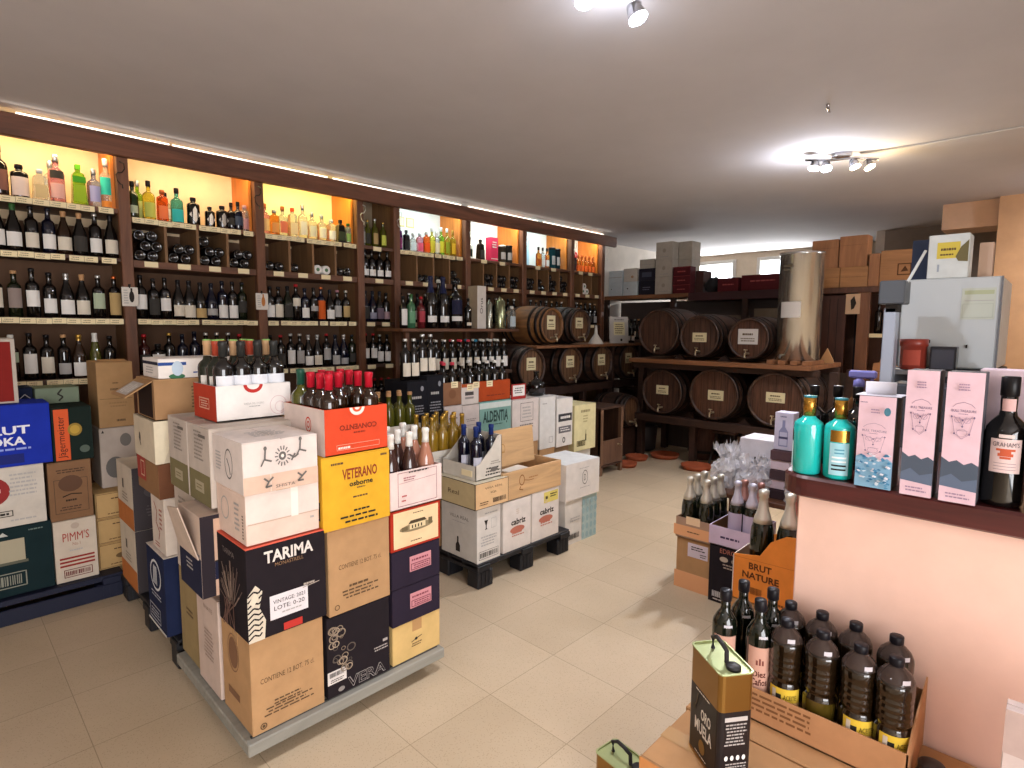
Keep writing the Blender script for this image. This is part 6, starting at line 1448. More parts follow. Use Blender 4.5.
for i in range(3): far(7.30, 4.01, 4.27, ZS + 0.24 * i, 0.238, PLC, 'pale beige carton in the tall column on the high shelf, %s from the bottom' % ORD[i], [('e', 0.5, 0.5, 0.1, 0.12, P('#a39a8c')), ('s', 0.2, 0.1, 0.8, 0.2, 1, L_GRY)])
for i in range(2): far(7.45, 3.80, 4.0, ZS + 0.22 + 0.25 * i, 0.248, PC('#b3aa9c'), 'pale beige carton behind the red cases, %s of two' % ('lower', 'upper')[i])
far(7.60, 3.80, 4.0, ZS, 0.218, PC('#a39a8c'), 'beige carton under the two behind the red cases')
REDC = PC('#5c2428')
for i in range(3): far(7.28, 3.73, 3.985, ZS + 0.12 * i, 0.118, REDC, 'dark red case in the left red stack on the high shelf, %s from the bottom' % ORD[i], [('r', 0, 0.9, 1, 0.97, P('#8f3a3c')), ('s', 0.2, 0.3, 0.8, 0.6, 1, P('#a8504c'))], 0.16)
far(7.40, 3.60, 3.71, ZS, 0.30, PC('#4f3430'), 'narrow brown case right of the left red stack')
far(7.28, 3.07, 3.34, ZS, 0.17, REDC, 'dark red case in the middle of the high shelf', [('s', 0.2, 0.4, 0.8, 0.6, 1, P('#a8504c'))], 0.3)
far(7.28, 2.50, 3.03, ZS, 0.19, REDC, 'wide dark red case by the steel tank on the high shelf', [('s', 0.2, 0.5, 0.8, 0.7, 1, P('#a8504c'))], 0.3)
BAG = mat('dark_cloth_bag', '#2c2a2c', 0.8, bump=0.4, scale=20)
def blob(rx, ry, rz_, m, seed, amp=0.15, seg=16, rings=10):
    rnd = random.Random(seed); mb = MB(); vs = []; fs = []
    ph = [rnd.uniform(0, 6.28) for _ in range(8)]
    for i in range(rings + 1):
        t = PI * i / rings
        for k in range(seg):
            a = 2 * PI * k / seg
            q = 1 + amp * (math.sin(3 * a + ph[0] + 2 * t) * 0.5 + math.sin(5 * a + ph[1] - 3 * t) * 0.35 + math.sin(7 * t + ph[2] + a) * 0.4)
            z = -math.cos(t)
            vs.append((rx * math.sin(t) * math.cos(a) * q, ry * math.sin(t) * math.sin(a) * q, max(0, rz_ * (1 + z * q))))
    for i in range(rings):
        for k in range(seg):
            k2 = (k + 1) % seg
            fs.append((i * seg + k, i * seg + k2, (i + 1) * seg + k2, (i + 1) * seg + k))
    mb.add(vs, fs, m, True)
    return mb
mb = blob(0.13, 0.13, 0.10, BAG, 2); mb.tube([(-0.03, -0.05, 0.17), (-0.03, -0.03, 0.23), (-0.03, 0.04, 0.23), (-0.03, 0.06, 0.17)], 0.008, BAG, 6)
tag(mb.build('cloth_bag', None, (7.47, 3.47, ZS)), 'dark cloth bag under the left high window', 'bag')
# things on the middle board behind the upper casks
rnd = random.Random(9)
for i in range(16):
    y = 5.0 - 0.065 * i
    put(bottle_mesh('bordeaux', 0.30, G_BLK, (K_BLK, K_SLV, K_TAN)[i % 3], [(0.12, 0.4, (L_CRM, L_DRK)[i % 2])], ang=PI), 'wine_bottle', (7.42, y - 0.08, 1.341), 0, 'dark bottle behind the framed notice, %s from left on the middle board' % ORD[i], 'bottle', 'bottles on the storage shelf')
for i, (a, b, h) in enumerate(((3.55, 3.95, 0.36), (3.05, 3.5, 0.34), (2.55, 2.9, 0.42))):
    far(7.40, a, b, 1.341, h, PC(('#8f8070', '#7f7264', '#9a8c7a')[i]), 'greyish carton on the middle storage board above the casks, %s from left' % ORD[i], [('s', 0.2, 0.3, 0.8, 0.7, 4, P('#6a5f54'))])
for i in range(9):
    put(bottle_mesh('spirit', 0.28, (G_BLK, G_CLR, G_BRN)[i % 3], K_BLK, [(0.12, 0.5, (L_GRY, L_CRM)[i % 2])], ang=PI), 'spirit_bottle', (7.40, 2.50 - 0.06 * i, 1.341), 0, 'dusty bottle left of the steel tank on the middle storage board, %s from left' % ORD[i], 'bottle', 'dusty bottles on the storage shelf')

# ---- wooden unit right of the tank
CR = mat('pine_case', '#a8774a', 0.6, kind='woody', var=0.14, scale=1.5); CRV = mat('pine_case_upright', '#a5714a', 0.6, kind='woodz', var=0.14, scale=1.8)
BR = mat('unit_brown', '#5f3c2b', 0.55, kind='woodz', var=0.2, scale=1.5)
KU = 1.095
def mY(v): return v * KU
def mZ(v): return max(0.0, 1.5 + (v - 1.5) * KU)
class UB(MB):
    def box(self, x0, x1, y0, y1, z0, z1, m, c=0.0, **k):
        MB.box(self, x0 + 0.59, x1 + 0.59, mY(y0), mY(y1), mZ(z0) if z0 else 0, mZ(z1), m, c)
u = empty('wooden_unit', (6.45, 1.35, 0), 0, 'brown wooden unit with a dark door right of the steel tank', 'unit')
def ru(name, mb): return rp(name, mb, u, (6.45, 1.35, 0))
mb = UB(); mb.box(6.2, 6.75, 0.72, 1.90, 1.85, 1.905, BR, 0.003); ru('top_board', mb)
mb = UB(); mb.box(6.2, 6.26, 1.36, 1.46, 0, 1.85, mat('unit_post', '#7c5238', 0.5, kind='woodz', var=0.15, scale=1.5), 0.003); ru('post', mb)
mb = UB(); mb.box(6.2, 6.26, 1.84, 1.90, 0, 1.85, BR, 0.003); ru('post', mb)
mb = UB(); mb.box(6.2, 6.26, 0.72, 0.78, 0, 1.85, BR, 0.003); ru('post', mb)
mb = UB(); mb.box(6.205, 6.235, 1.56, 1.84, 0.02, 1.83, mat('unit_door', '#4a2c22', 0.5, kind='woodz', var=0.2, scale=1.5), 0.003)
for y in (1.63, 1.70, 1.77): mb.box(6.203, 6.206, y - 0.003, y + 0.003, 0.05, 1.8, INK)
ru('door', mb)
mb = UB(); mb.box(6.6, 6.62, 1.46, 1.56, 0, 1.85, mat('unit_dark', '#12131c', 0.8)); mb.box(6.72, 6.75, 0.78, 1.90, 0, 1.85, BR); ru('back_panel', mb)
mb = UB(); mb.box(6.2, 6.7, 0.78, 1.36, 1.435, 1.465, BR, 0.003); ru('shelf', mb)
mb = UB(); mb.box(6.2, 6.7, 0.78, 1.36, 1.0, 1.03, BR, 0.003); ru('shelf', mb)
mb = UB(); mb.box(6.195, 6.2, 1.24, 1.35, 1.43, 1.465, CARD); ru('price_ticket', mb)
mb = UB(); mb.box(6.19, 6.198, 1.44, 1.56, 1.65, 1.84, P('#c9a888')); mb.prism([(mY(p), mZ(q)) for p, q in ((1.49, 1.70), (1.51, 1.69), (1.52, 1.78), (1.49, 1.82), (1.47, 1.75))], 0.002, INK, 'x', 6.777)
tag(mb.build('picture_card', None, (0, 0, 0)), 'cream card with a dark figure pinned beside the dark door', 'card')
for i, y in enumerate((1.30, 1.22, 1.14)):
    put(bottle_mesh('bordeaux', 0.32, G_BLK, K_BLK, [], ang=PI), 'wine_bottle', (6.89, mY(y), mZ(1.465) + 0.001), 0, 'plain black bottle on the small shelf right of the dark door, %s from left' % ORD[i], 'bottle', 'black bottles beside the door')
# wooden flat toys: a little boat and a cut out house
mb = MB(); mb.prism([(-0.12, 0), (0.12, 0), (0.10, 0.17), (0.05, 0.18), (0.02, 0.30), (0.0, 0.18), (-0.12, 0.16)], 0.02, P('#c08a60'), 'x', -0.01)
mb.box(-0.012, 0.012, -0.12, 0.12, 0.085, 0.09, kb)
tag(mb.build('wooden_figure', None, (6.87, mY(1.22), mZ(1.03) + 0.001)), 'pale orange wooden cut out standing on the lower small shelf', 'ornament')
mb = MB(); mb.prism([(-0.06, 0), (0.06, 0), (0.06, 0.03), (0.0, 0.15), (-0.06, 0.03)], 0.015, P('#d0a070'), 'x', -0.008)
tag(mb.build('wooden_figure', None, (6.45, 1.765, 1.161)), 'small triangular wooden ornament beside the foot of the steel tank', 'ornament')
# pine wine cases on top
ZC = mZ(1.905) + 0.001
for i, (y0, y1, h, m) in enumerate(((1.79, 2.08, 0.21, CR), (1.53, 1.785, 0.21, CR))):
    mb = MB(); mb.box(6.81, 7.11, y0, y1, 0, h, m, 0.003); mb.box(6.807, 6.81, y0 + 0.01, y1 - 0.01, h * 0.5, h * 0.51, kb)
    tag(mb.build('wine_case', None, (0, 0, ZC)), 'pine wine case lying flat on the wooden unit, %s of the lying two' % ('left', 'right')[i], 'case')
for i, (y0, y1, h) in enumerate(((1.82, 2.08, 0.30), (1.55, 1.81, 0.32))):
    mb = MB(); mb.box(6.83, 7.01, y0, y1, 0, h, CRV, 0.003); mb.box(6.827, 6.83, y0, y1, h * 0.7, h * 0.705, kb)
    tag(mb.build('wine_case', None, (0, 0, ZC + 0.211)), 'pine wine case standing upright on the lying ones, %s of two' % ('left', 'right')[i], 'case')
mb = MB(); mb.box(6.81, 7.09, 1.43, 1.525, 0, 0.33, CRV, 0.003); tag(mb.build('wine_case', None, (0, 0, ZC)), 'narrow upright pine case between the lying ones and the branded one', 'case')
mb = MB(); mb.box(6.81, 7.09, 1.07, 1.425, 0, 0.35, CR, 0.003)
Face(mb, (6.81, 1.425, 0), (0, -0.355, 0), (0, 0, 0.33), (-1, 0, 0)).draw([('fr', 0.42, 0.3, 0.75, 0.65, 0.03, P('#5a3a22')), ('p', [(0.5, 0.4), (0.68, 0.42), (0.6, 0.58)], P('#5a3a22'))])
tag(mb.build('wine_case', None, (0, 0, ZC)), 'pine wine case with a branded dark square, rightmost on the wooden unit', 'case')
# ------------------------------------------------------------------ machine area at the right
SG = mat('pale_steel_sheet', '#b9bdbd', 0.35, metal=0.15, spec=0.5)
f = empty('steel_cabinet', (3.6, 0.42, 0), 0, 'tall pale grey steel cabinet with a paper sheet behind the counter', 'cabinet')
def rf_(name, mb): return rp(name, mb, f, (3.6, 0.42, 0))
mb = MB(); mb.box(3.32, 3.85, 0.225, 0.60, 1.325, 1.74, SG, 0.006); rf_('upper_body', mb)
mb = MB(); mb.box(3.30, 3.85, 0.215, 0.61, 0, 1.32, mat('dark_machine', '#3c3e44', 0.5, metal=0.2), 0.006); rf_('lower_body', mb)
mb = MB(); mb.box(3.15, 3.30, 0.19, 0.60, 1.295, 1.318, MET('#8b8b8c', 0.3), 0.002); rf_('ledge', mb)
for ya in (0.223, 0.595):
    mb = MB(); mb.box(3.312, 3.32, ya, ya + 0.007, 1.325, 1.74, P('#6a6a6c')); rf_('edge_trim', mb)
mb = MB(); mb.box(3.318, 3.32, 0.245, 0.365, 1.55, 1.69, P('#b9bcae')); Face(mb, (3.318, 0.365, 1.55), (0, -0.12, 0), (0, 0, 0.14), (-1, 0, 0)).draw([('r', 0.08, 0.8, 0.95, 0.93, P('#a9ad8c')), ('ln', [(0.1, 0.6), (0.95, 0.6)], 0.003, L_GRY), ('fr', 0.05, 0.06, 0.95, 0.5, 0.01, P('#a0a496'))])
rf_('paper_sheet', mb)
mb = MB(); mb.box(3.31, 3.32, 0.33, 0.336, 1.42, 1.435, INK); mb.box(3.31, 3.32, 0.47, 0.476, 1.44, 1.455, INK); rf_('hook', mb)
mb = MB(); mb.lathe([(0.048, 0), (0.052, 0.004), (0.052, 0.105), (0.056, 0.108), (0.056, 0.14), (0.001, 0.14)], mat('red_jar', '#8a3528', 0.35), 24)
mb.patch(0.0525, 0.02, 0.09, P('#a84a3a'), PI, 0.7)
tag(mb.build('jar', None, (3.215, 0.515, 1.319)), 'red brown screw top jar on the ledge of the steel cabinet', 'jar')
mb = MB(); mb.box(-0.035, 0.035, -0.048, 0.048, 0, 0.108, mat('black_box_plastic', '#1c1c20', 0.3), 0.003); mb.box(-0.0365, -0.035, -0.04, 0.04, 0.01, 0.095, mat('black_box_face', '#3a3a40', 0.15))
tag(mb.build('black_box', None, (3.215, 0.40, 1.319)), 'small black box right of the red jar', 'box')
mb = MB(); mb.box(3.33, 3.46, 0.352, 0.505, 0, 0.20, PC('#c9cbc6'), 0.003)
Face(mb, (3.33, 0.505, 0), (0, -0.153, 0), (0, 0, 0.20), (-1, 0, 0)).draw([('r', 0.22, 0.45, 0.78, 0.82, P('#c9b24a')), ('s', 0.3, 0.6, 0.7, 0.72, 1, kb), ('s', 0.3, 0.5, 0.7, 0.58, 1, kb), ('p', [(0.98, 0.85), (0.8, 0.7), (0.68, 0.48), (0.75, 0.38), (0.98, 0.36)], P('#6a6040')), ('r', 0.25, 0.15, 0.3, 0.32, P('#9aa0a8'))])
tag(mb.build('white_box', None, (0, 0, 1.741)), 'white box with yellow label on top of the steel cabinet', 'box')
mb = MB(); mb.box(-0.04, 0.04, -0.035, 0.035, 0, 0.20, P('#343c50')); tag(mb.build('navy_book', None, (3.50, 0.555, 1.741)), 'navy block left of the white box on the steel cabinet', 'book')
mb = MB(); mb.box(-0.03, 0.03, -0.025, 0.025, 0, 0.16, P('#b89a84')); tag(mb.build('pale_block', None, (3.45, 0.30, 1.741)), 'pale brown block right of the white box on the steel cabinet', 'block')
p_ = empty('tap_tower', (3.08, 0.586, 0), 0, 'pale upright with a dark grey head and white rod left of the steel cabinet', 'machine')
mb = MB(); mb.box(-0.03, 0.04, -0.022, 0.026, 0, 1.60, mat('column_pale', '#a9b0bd', 0.4, metal=0.3), 0.004); mb.build('column', p_)
mb = MB(); mb.box(-0.06, 0.06, -0.055, 0.045, 1.615, 1.72, mat('column_head', '#4d5054', 0.5), 0.006); mb.box(-0.03, 0.03, -0.03, 0.02, 1.58, 1.615, INK); mb.build('head', p_)
mb = MB(); mb.tube([(0.0, -0.045, 1.70), (0.01, -0.07, 1.76), (0.03, -0.105, 1.85)], 0.006, P('#c9c9c4'), 8); mb.build('rod', p_)
mb = MB(); mb.box(2.93, 3.13, 0.34, 0.55, 0, 1.27, mat('dark_machine', '', 0), 0.01); tag(mb.build('machine_housing', None, (0, 0, 0)), 'dark grey machine housing between the counter and the steel cabinet', 'machine')

# ------------------------------------------------------------------ counter
XC, YC, ZT = 1.865, 0.635, 1.05
mb = MB(); mb.box(1.92, 2.05, -2.2, 0.585, 0, 0.985, PINK, 0.004); mb.box(2.05, 2.55, 0.455, 0.585, 0, 0.985, PINK)
ct = mb.build('counter', None); tag(ct, 'salmon plastered shop counter with dark red wooden top', 'counter')
TOPM = mat('counter_top_wood', '#4d1f1e', 0.35, kind='woody', var=0.2, scale=2.2, bump=0.1, coat=0.3)
mb = MB(); pts = []
rr = 0.09
for cx, cy, a0 in ((XC + rr, YC - rr, 90), ):
    for i in range(9): a = R(180 - a0 * i / 8); pts.append((cx + rr * math.cos(a), cy + rr * math.sin(a)))
pts += [(2.6, YC), (2.6, -2.2), (XC, -2.2)]
pts = pts[::-1]
e = 0.008
def inset(p, k):
    return [(x + (k if x < XC + 0.001 + rr * 0.3 else 0), y - (k if y > YC - rr * 0.3 else 0)) for x, y in p]
lv = [(ZT - 0.066, inset(pts, e)), (ZT - 0.060, pts), (ZT - 0.008, pts), (ZT, inset(pts, e))]
vs = [(x, y, z) for z, q in lv for x, y in q]; n = len(pts); fs = [tuple(range(n))[::-1], tuple(range(3 * n, 4 * n))]
for l in range(3):
    for i in range(n): j = (i + 1) % n; fs.append((l * n + i, l * n + j, (l + 1) * n + j, (l + 1) * n + i))
mb.add(vs, fs, TOPM); o = mb.build('counter_top', ct); o['label'] = 'dark red varnished wooden top with rounded corner'
# turquoise gin bottles with gold necks
TQ = mat('turquoise_glass', '#1fb8b2', 0.12, spec=0.6, coat=0.6); GOLD = MET('#b8893a', 0.25); DTQ = mat('turquoise_dark_cap', '#2a7a86', 0.3)
def turq(x, y, rz, label, withlabel):
    t = empty('gin_bottle', (x, y, ZT + 0.001), rz, label, 'bottle')
    g = 0.93
    def LT(pr): return [(p[0] * 0.9, p[1] * g) for p in pr]
    mb = MB(); mb.lathe(LT([(0.040, 0), (0.0455, 0.006), (0.0475, 0.14), (0.0475, 0.158), (0.046, 0.162), (0.047, 0.166), (0.043, 0.175), (0.024, 0.188), (0.019, 0.195), (0.018, 0.205)]), TQ, 32); mb.build('glass_body', t)
    mb = MB(); mb.lathe(LT([(0.0205, 0.195), (0.0205, 0.255), (0.017, 0.257), (0.001, 0.257)]), GOLD, 24); mb.build('gold_sleeve', t)
    mb = MB(); mb.lathe(LT([(0.0198, 0.2565), (0.0205, 0.2575), (0.0205, 0.262), (0.001, 0.263)]), DTQ, 24); mb.build('stopper', t)
    if withlabel:
        mb = MB(); mb.patch(0.0434, 0.115, 0.15, GOLD, R(196), 0.62, 10); mb.build('gold_band', t)
        mb = MB(); mb.patch(0.0434, 0.015, 0.112, P('#9fd0dc'), R(196), 0.62, 10)
        for z in (0.080, 0.090): mb.patch(0.0439, z, z + 0.004, P('#5a9ab0'), R(196), 0.3, 5)
        for z in (0.03, 0.042, 0.054, 0.066): mb.patch(0.0439, z, z + 0.005, P('#e6eef0') if z > 0.05 else INK, R(196), 0.45, 6)
        mb.build('label', t)
    else:
        mb = MB(); mb.patch(0.0434, 0.02, 0.10, P('#c9e6e6'), R(108), 0.35, 6); mb.patch(0.0434, 0.102, 0.135, INK, R(108), 0.3, 6); mb.build('label', t)
turq(1.922, 0.566, 0, 'turquoise bottle with gold neck and its label turned away, left of two', False)
turq(1.922, 0.478, 0, 'turquoise bottle with gold neck and pale blue label, right of two', True)
PKB = PC('#dfbfca'); SLATE = P('#4f5866'); GRYBOX = mat('dark_grey_box_side', '#45454c', 0.6)
ink2 = P('#9a7f96'); ink3 = P('#6a5a78')
def ornament(y0, s=1.0):
    L_ = [('ln', [(0.2, y0 + 0.17 * s), (0.3, y0 + 0.2 * s), (0.5, y0 + 0.22 * s), (0.7, y0 + 0.2 * s), (0.8, y0 + 0.17 * s)], 0.0012, ink2), ('t', 'BULL TREASURE', 0.18, y0 + 0.125 * s, 0.84, y0 + 0.148 * s, ink3), ('s', 0.35, y0 + 0.1 * s, 0.65, y0 + 0.115 * s, 1, ink2)]
    for a, b in (((0.2, 0.08), (0.3, -0.08)), ((0.8, 0.08), (0.7, -0.08)), ((0.3, -0.08), (0.5, -0.13)), ((0.7, -0.08), (0.5, -0.13)), ((0.2, 0.08), (0.5, 0.05)), ((0.8, 0.08), (0.5, 0.05)), ((0.25, 0.09), (0.42, 0.02)), ((0.75, 0.09), (0.58, 0.02)), ((0.35, -0.05), (0.65, -0.05)), ((0.4, 0.08), (0.5, 0.0)), ((0.6, 0.08), (0.5, 0.0))):
        L_.append(('ln', [(a[0], y0 + a[1] * s), (b[0], y0 + b[1] * s)], 0.0009, ink2))
    for x, y in ((0.2, 0.08), (0.8, 0.08), (0.5, -0.01), (0.3, -0.08), (0.7, -0.08), (0.5, 0.05)):
        L_.append(('e', x, y0 + y * s, 0.025, 0.008, ink3))
    L_ += [('ring', 0.38, y0 + 0.05 * s, 0.1, 0.022, 0.1, ink2), ('ring', 0.62, y0 + 0.05 * s, 0.1, 0.022, 0.1, ink2), ('ring', 0.5, y0 - 0.07 * s, 0.14, 0.03, 0.08, ink2)]
    return L_
rw = random.Random(4)
sea = [('p', [(0, 0), (1, 0), (1, 0.30), (0.85, 0.34), (0.7, 0.30), (0.5, 0.35), (0.3, 0.32), (0.15, 0.36), (0, 0.33)], P('#7fa9c4'))]
for i in range(70):
    y = rw.uniform(0.02, 0.38); x = rw.uniform(0.02, 0.9)
    c = rw.choice(('#4a86ac', '#c9d6e0', '#5f97b8', '#e0dfe8', '#3c7398')); sea.append(('p', [(x, y), (x + rw.uniform(0.04, 0.1), y - 0.006), (min(x + 0.12, 1), y + 0.008), (x + 0.04, y + rw.uniform(0.012, 0.025))], P(c)))
def pbox(y, w, h, label, art, x=1.91):
    mb = MB(); d = 0.088
    mb.box(-d / 2, d / 2, -w / 2, w / 2, 0, h, GRYBOX, 0.0015)
    Face(mb, (-d / 2 - 0.0002, w / 2, 0.0), (0, -w, 0), (0, 0, h), (-1, 0, 0), 0.0004).draw([('r', 0, 0, 1, 1, PKB)] + art)
    return tag(mb.build('gift_carton', None, (x, y, ZT + 0.001)), label, 'box')
b = pbox(0.374, 0.090, 0.262, 'pink gift carton with blue sea waves on the counter', sea + [('e', 0.82, 0.85, 0.09, 0.045, P('#4a7a8c')), ('s', 0.35, 0.82, 0.65, 0.88, 2, ink2), ('s', 0.08, 0.93, 0.3, 0.95, 1, ink3)] + ornament(0.50))
mb = MB(); mb.box(-0.03, 0.03, -0.035, 0.04, 0.0, 0.0015, P('#dcdce4')); o = mb.build('price_card', b, (0.0, 0.0, 0.275)); o.rotation_euler = (0, R(62), R(10))
mb = MB(); mb.box(-0.04, 0.045, -0.055, 0.056, 0.263, 0.2645, P('#d6d4de')); mb.build('flap', b)
mtn = [('p', [(0, 0.12), (1, 0.10), (1, 0.30), (0.82, 0.325), (0.62, 0.30), (0.42, 0.33), (0.22, 0.31), (0, 0.345)], SLATE), ('p', [(0, 0.12), (1, 0.10), (1, 0.2), (0.6, 0.17), (0.3, 0.22), (0, 0.18)], P('#5f6b80')), ('s', 0.15, 0.03, 0.85, 0.08, 2, ink2)]
pbox(0.271, 0.071, 0.342, 'tall pink gift carton with grey mountains, left of two on the counter', mtn + ornament(0.60, 0.8) + [('s', 0.3, 0.86, 0.7, 0.92, 3, ink2)], x=1.90)
b = pbox(0.181, 0.077, 0.342, 'tall pink gift carton with grey mountains, right of two on the counter', mtn + ornament(0.60, 0.8) + [('s', 0.3, 0.86, 0.7, 0.92, 3, ink2)], x=1.90)
mb = MB(); mb.box(-0.03, 0.03, -0.001, 0.001, 0, 0.33, PKB); mb.box(2.0 - 2.0, 0.001, -0.03, 0.03, 0, 0.33, PKB)
mb = MB(); mb.box(-0.045, 0.045, -0.05, 0.05, 0, 0.345, PC('#d9c3cc'), 0.001); tag(mb.build('gift_carton', None, (2.03, 0.115, ZT + 0.001)), 'plain pink side of a gift carton behind the tall right one', 'box')
# port bottles
PRT = G_BLK
def port(x, y, label, ang):
    t = empty('port_bottle', (x, y, ZT + 0.001), 0, label, 'bottle'); t.scale = (0.91, 0.91, 0.98)
    mb = MB(); mb.lathe([(0.042, 0), (0.047, 0.006), (0.049, 0.02), (0.049, 0.185), (0.046, 0.205), (0.036, 0.222), (0.021, 0.238), (0.0185, 0.252), (0.0195, 0.275), (0.0185, 0.30)], PRT, 32); mb.build('glass_body', t)
    mb = MB(); mb.lathe([(0.0195, 0.288), (0.0215, 0.29), (0.0215, 0.338), (0.019, 0.340), (0.001, 0.340)], K_BLK, 24); mb.build('stopper', t)
    mb = MB(); mb.patch(0.0497, 0.092, 0.18, P('#dcc3c0'), ang, 0.72, 12)
    ctext(mb, "GRAHAM'S", 0.0503, ang, 0.6, 0.160, 0.172, P('#4a4048'))
    for q, (w, h) in enumerate(((0.24, 0.006), (0.34, 0.008), (0.24, 0.012), (0.42, 0.006))): mb.patch(0.0502, 0.128 + q * 0.007, 0.128 + q * 0.007 + h, P('#c05a3c'), ang, w, 5)
    for q in range(3): mb.patch(0.0502, 0.100 + q * 0.008, 0.1012 + q * 0.008, P('#8a7078'), ang, 0.5, 5)
    mb.build('label', t)
    mb = MB(); mb.patch(0.0497, 0.183, 0.192, P('#dcc9c4'), ang, 0.35, 6, 0, 0); mb.build('seal', t)
    mb = MB(); mb.patch(0.0205, 0.25, 0.282, P('#cfa8a4'), ang, 0.8, 6); mb.build('neck_label', t)
port(1.93, 0.098, 'black port bottle with pink label, left of two at the right end of the counter', R(185))
port(1.90, 0.0, 'black port bottle with pink label cut by the picture edge', R(178))
# dark bottles and a sprayer behind the turquoise ones
for i, (x, y, h) in enumerate(((2.08, 0.60, 0.262), (2.10, 0.535, 0.264), (2.09, 0.475, 0.266), (2.11, 0.41, 0.262))):
    bottle_thing('spirit_bottle', 'spirit', h, G_BLK, K_BLK, [(0.1, 0.5, P('#4a3a3a'))], (x, y, ZT + 0.001), 'dark bottle with black cap behind the turquoise ones, %s from left' % ORD[i], ang=PI, r=0.038)
t = empty('spray_bottle', (2.16, 0.49, ZT + 0.001), 0, 'amber spray bottle with violet blue trigger behind the turquoise bottles', 'bottle')
mb = MB(); mb.lathe([(0.03, 0), (0.035, 0.005), (0.035, 0.2), (0.014, 0.24), (0.014, 0.265)], mat('amber_liquid', '#5a3a22', 0.2, spec=.6), 20); mb.build('bottle_body', t)
mb = MB(); VIO = P('#7a78b8', 0.35); mb.lathe([(0.017, 0.255), (0.017, 0.28), (0.008, 0.29)], VIO, 16); mb.box(-0.012, 0.012, -0.05, 0.03, 0.29, 0.315, VIO, 0.005); mb.tube([(0, -0.035, 0.29), (0, -0.045, 0.27), (0, -0.035, 0.25)], 0.006, VIO, 8); mb.build('trigger', t)

# ------------------------------------------------------------------ floor group by the counter end: sparkling wine
kf = KRAFT
pile(2.99, 1.355, (0.30,), 0.27, 0.20, 'the sparkling wine tray with orange cards')
G_CAV = GL('#10160c'); FOIL = mat('silver_foil', '#d2cec2', 0.35, metal=0.6); FOILW = mat('white_foil', '#c9c6d6', 0.35, metal=0.3)
t1 = tray(2.98, 1.35, 0.302, 0.30, 0.21, 0.12, PC('#a88a74'), 'brown sparkling wine tray with orange shelf cards', inside=KRAFT_D, art={'L': [('r', -0.06, 0.1, 1.02, 0.62, P('#e0a678')), ('s', 0.3, 0.3, 0.7, 0.42, 1, kb), ('r', 0.3, 0.72, 0.7, 1.1, P('#e6c8a4'))]})
for q in [o for o in bpy.data.objects if o.get('label', '').startswith('plain brown carton under the sparkling')]:
    mb = MB(); mb.box(-0.137, -0.1355, -0.11, 0.11, 0.0, 0.10, P('#e0a678')); mb.box(-0.1375, -0.1355, -0.09, 0.03, 0.20, 0.28, P('#d0c4cf'))
    Face(mb, (-0.1375, 0.03, 0.2), (0, -0.12, 0), (0, 0, 0.08), (-1, 0, 0)).draw([('s', 0.1, 0.5, 0.9, 0.85, 2, INK), ('s', 0.6, 0.1, 0.95, 0.4, 2, INK)]); mb.build('shelf_card', q)
def cava(x, y, z, h, r, foil, label, labcol=None, group=None, capf=0.62, seg=24):
    t = empty('sparkling_wine_bottle', (x, y, z), 0, label, 'bottle', group)
    P0 = PROF['champagne']
    mb = MB(); mb.lathe([(a * r, b_ * h) for a, b_ in P0 if b_ < 0.72], G_CAV, seg); mb.build('glass_body', t)
    mb = MB(); mb.lathe([(0.80 * r + 0.001, capf * h), (0.70 * r + 0.001, 0.68 * h), (0.48 * r, 0.77 * h), (0.385 * r, 0.85 * h), (0.36 * r, 0.905 * h), (0.44 * r, 0.915 * h), (0.42 * r, 0.94 * h), (0.46 * r, 0.95 * h), (0.45 * r, 0.985 * h), (0.2 * r, h), (0.001, h)], foil, seg); mb.build('foil', t)
    if labcol:
        mb = MB(); mb.patch(r + 0.0008, 0.16 * h, 0.5 * h, labcol, PI, 1.0, 10); mb.build('label', t)
    return t
gr = 'silver foiled sparkling wine bottles in the brown tray'
c0 = None
for j, x in enumerate((3.03, 3.12, 3.21)):
    for i, y in enumerate((1.505, 1.405)):
        lab = 'silver foiled sparkling wine bottle, %s column, %s row of the brown tray' % (('left', 'right')[i], ORD[j])
        if c0 is None: c0 = cava(x, y, 0.31, 0.345, 0.044, FOIL, lab, group=gr)
        else: dup(c0, (x, y, 0.31), 0, lab, gr)
carton(2.955, 1.105, 0, 0.30, 0.235, 0.325, PC('#241f24'), 'black carton lettered EDRON between the brown and the orange trays', art={'L': [('t', 'EDRON', 0.25, 0.88, 0.72, 0.96, P('#b8705c')), ('e', 0.35, 0.78, 0.1, 0.045, P('#b8a898')), ('e', 0.62, 0.78, 0.1, 0.045, P('#8a7a70')), ('s', 0.3, 0.62, 0.7, 0.72, 2, P('#a8988c')), ('bar', 0.1, 0.1, 0.55, 0.2, P('#c9c4c4')), ('s', 0.08, 0.04, 0.7, 0.08, 1, P('#c9c4c4'))]}, tape=False)
tray(2.95, 1.10, 0.327, 0.31, 0.245, 0.105, PC('#cbb8cf'), 'pale lilac tray on the black carton', inside=KRAFT_D, art={'L': [('s', 0.2, 0.36, 0.8, 0.6, 1, P('#4a3a5a'))]}
)
c1 = cava(3.02, 1.225, 0.345, 0.34, 0.043, FOILW, 'white foiled sparkling wine bottle with lilac label, left front of the lilac tray', P('#b5a8bf'))
dup(c1, (3.02, 1.145, 0.345), 0, 'white foiled sparkling wine bottle with lilac label, right front of the lilac tray')
c2 = cava(3.15, 1.24, 0.345, 0.32, 0.043, mat('rose_foil', '#b5847a', 0.3, metal=0.5), 'rose foiled sparkling wine bottle, left back of the lilac tray')
dup(c2, (3.15, 1.15, 0.345), 0, 'rose foiled sparkling wine bottle, right back of the lilac tray')
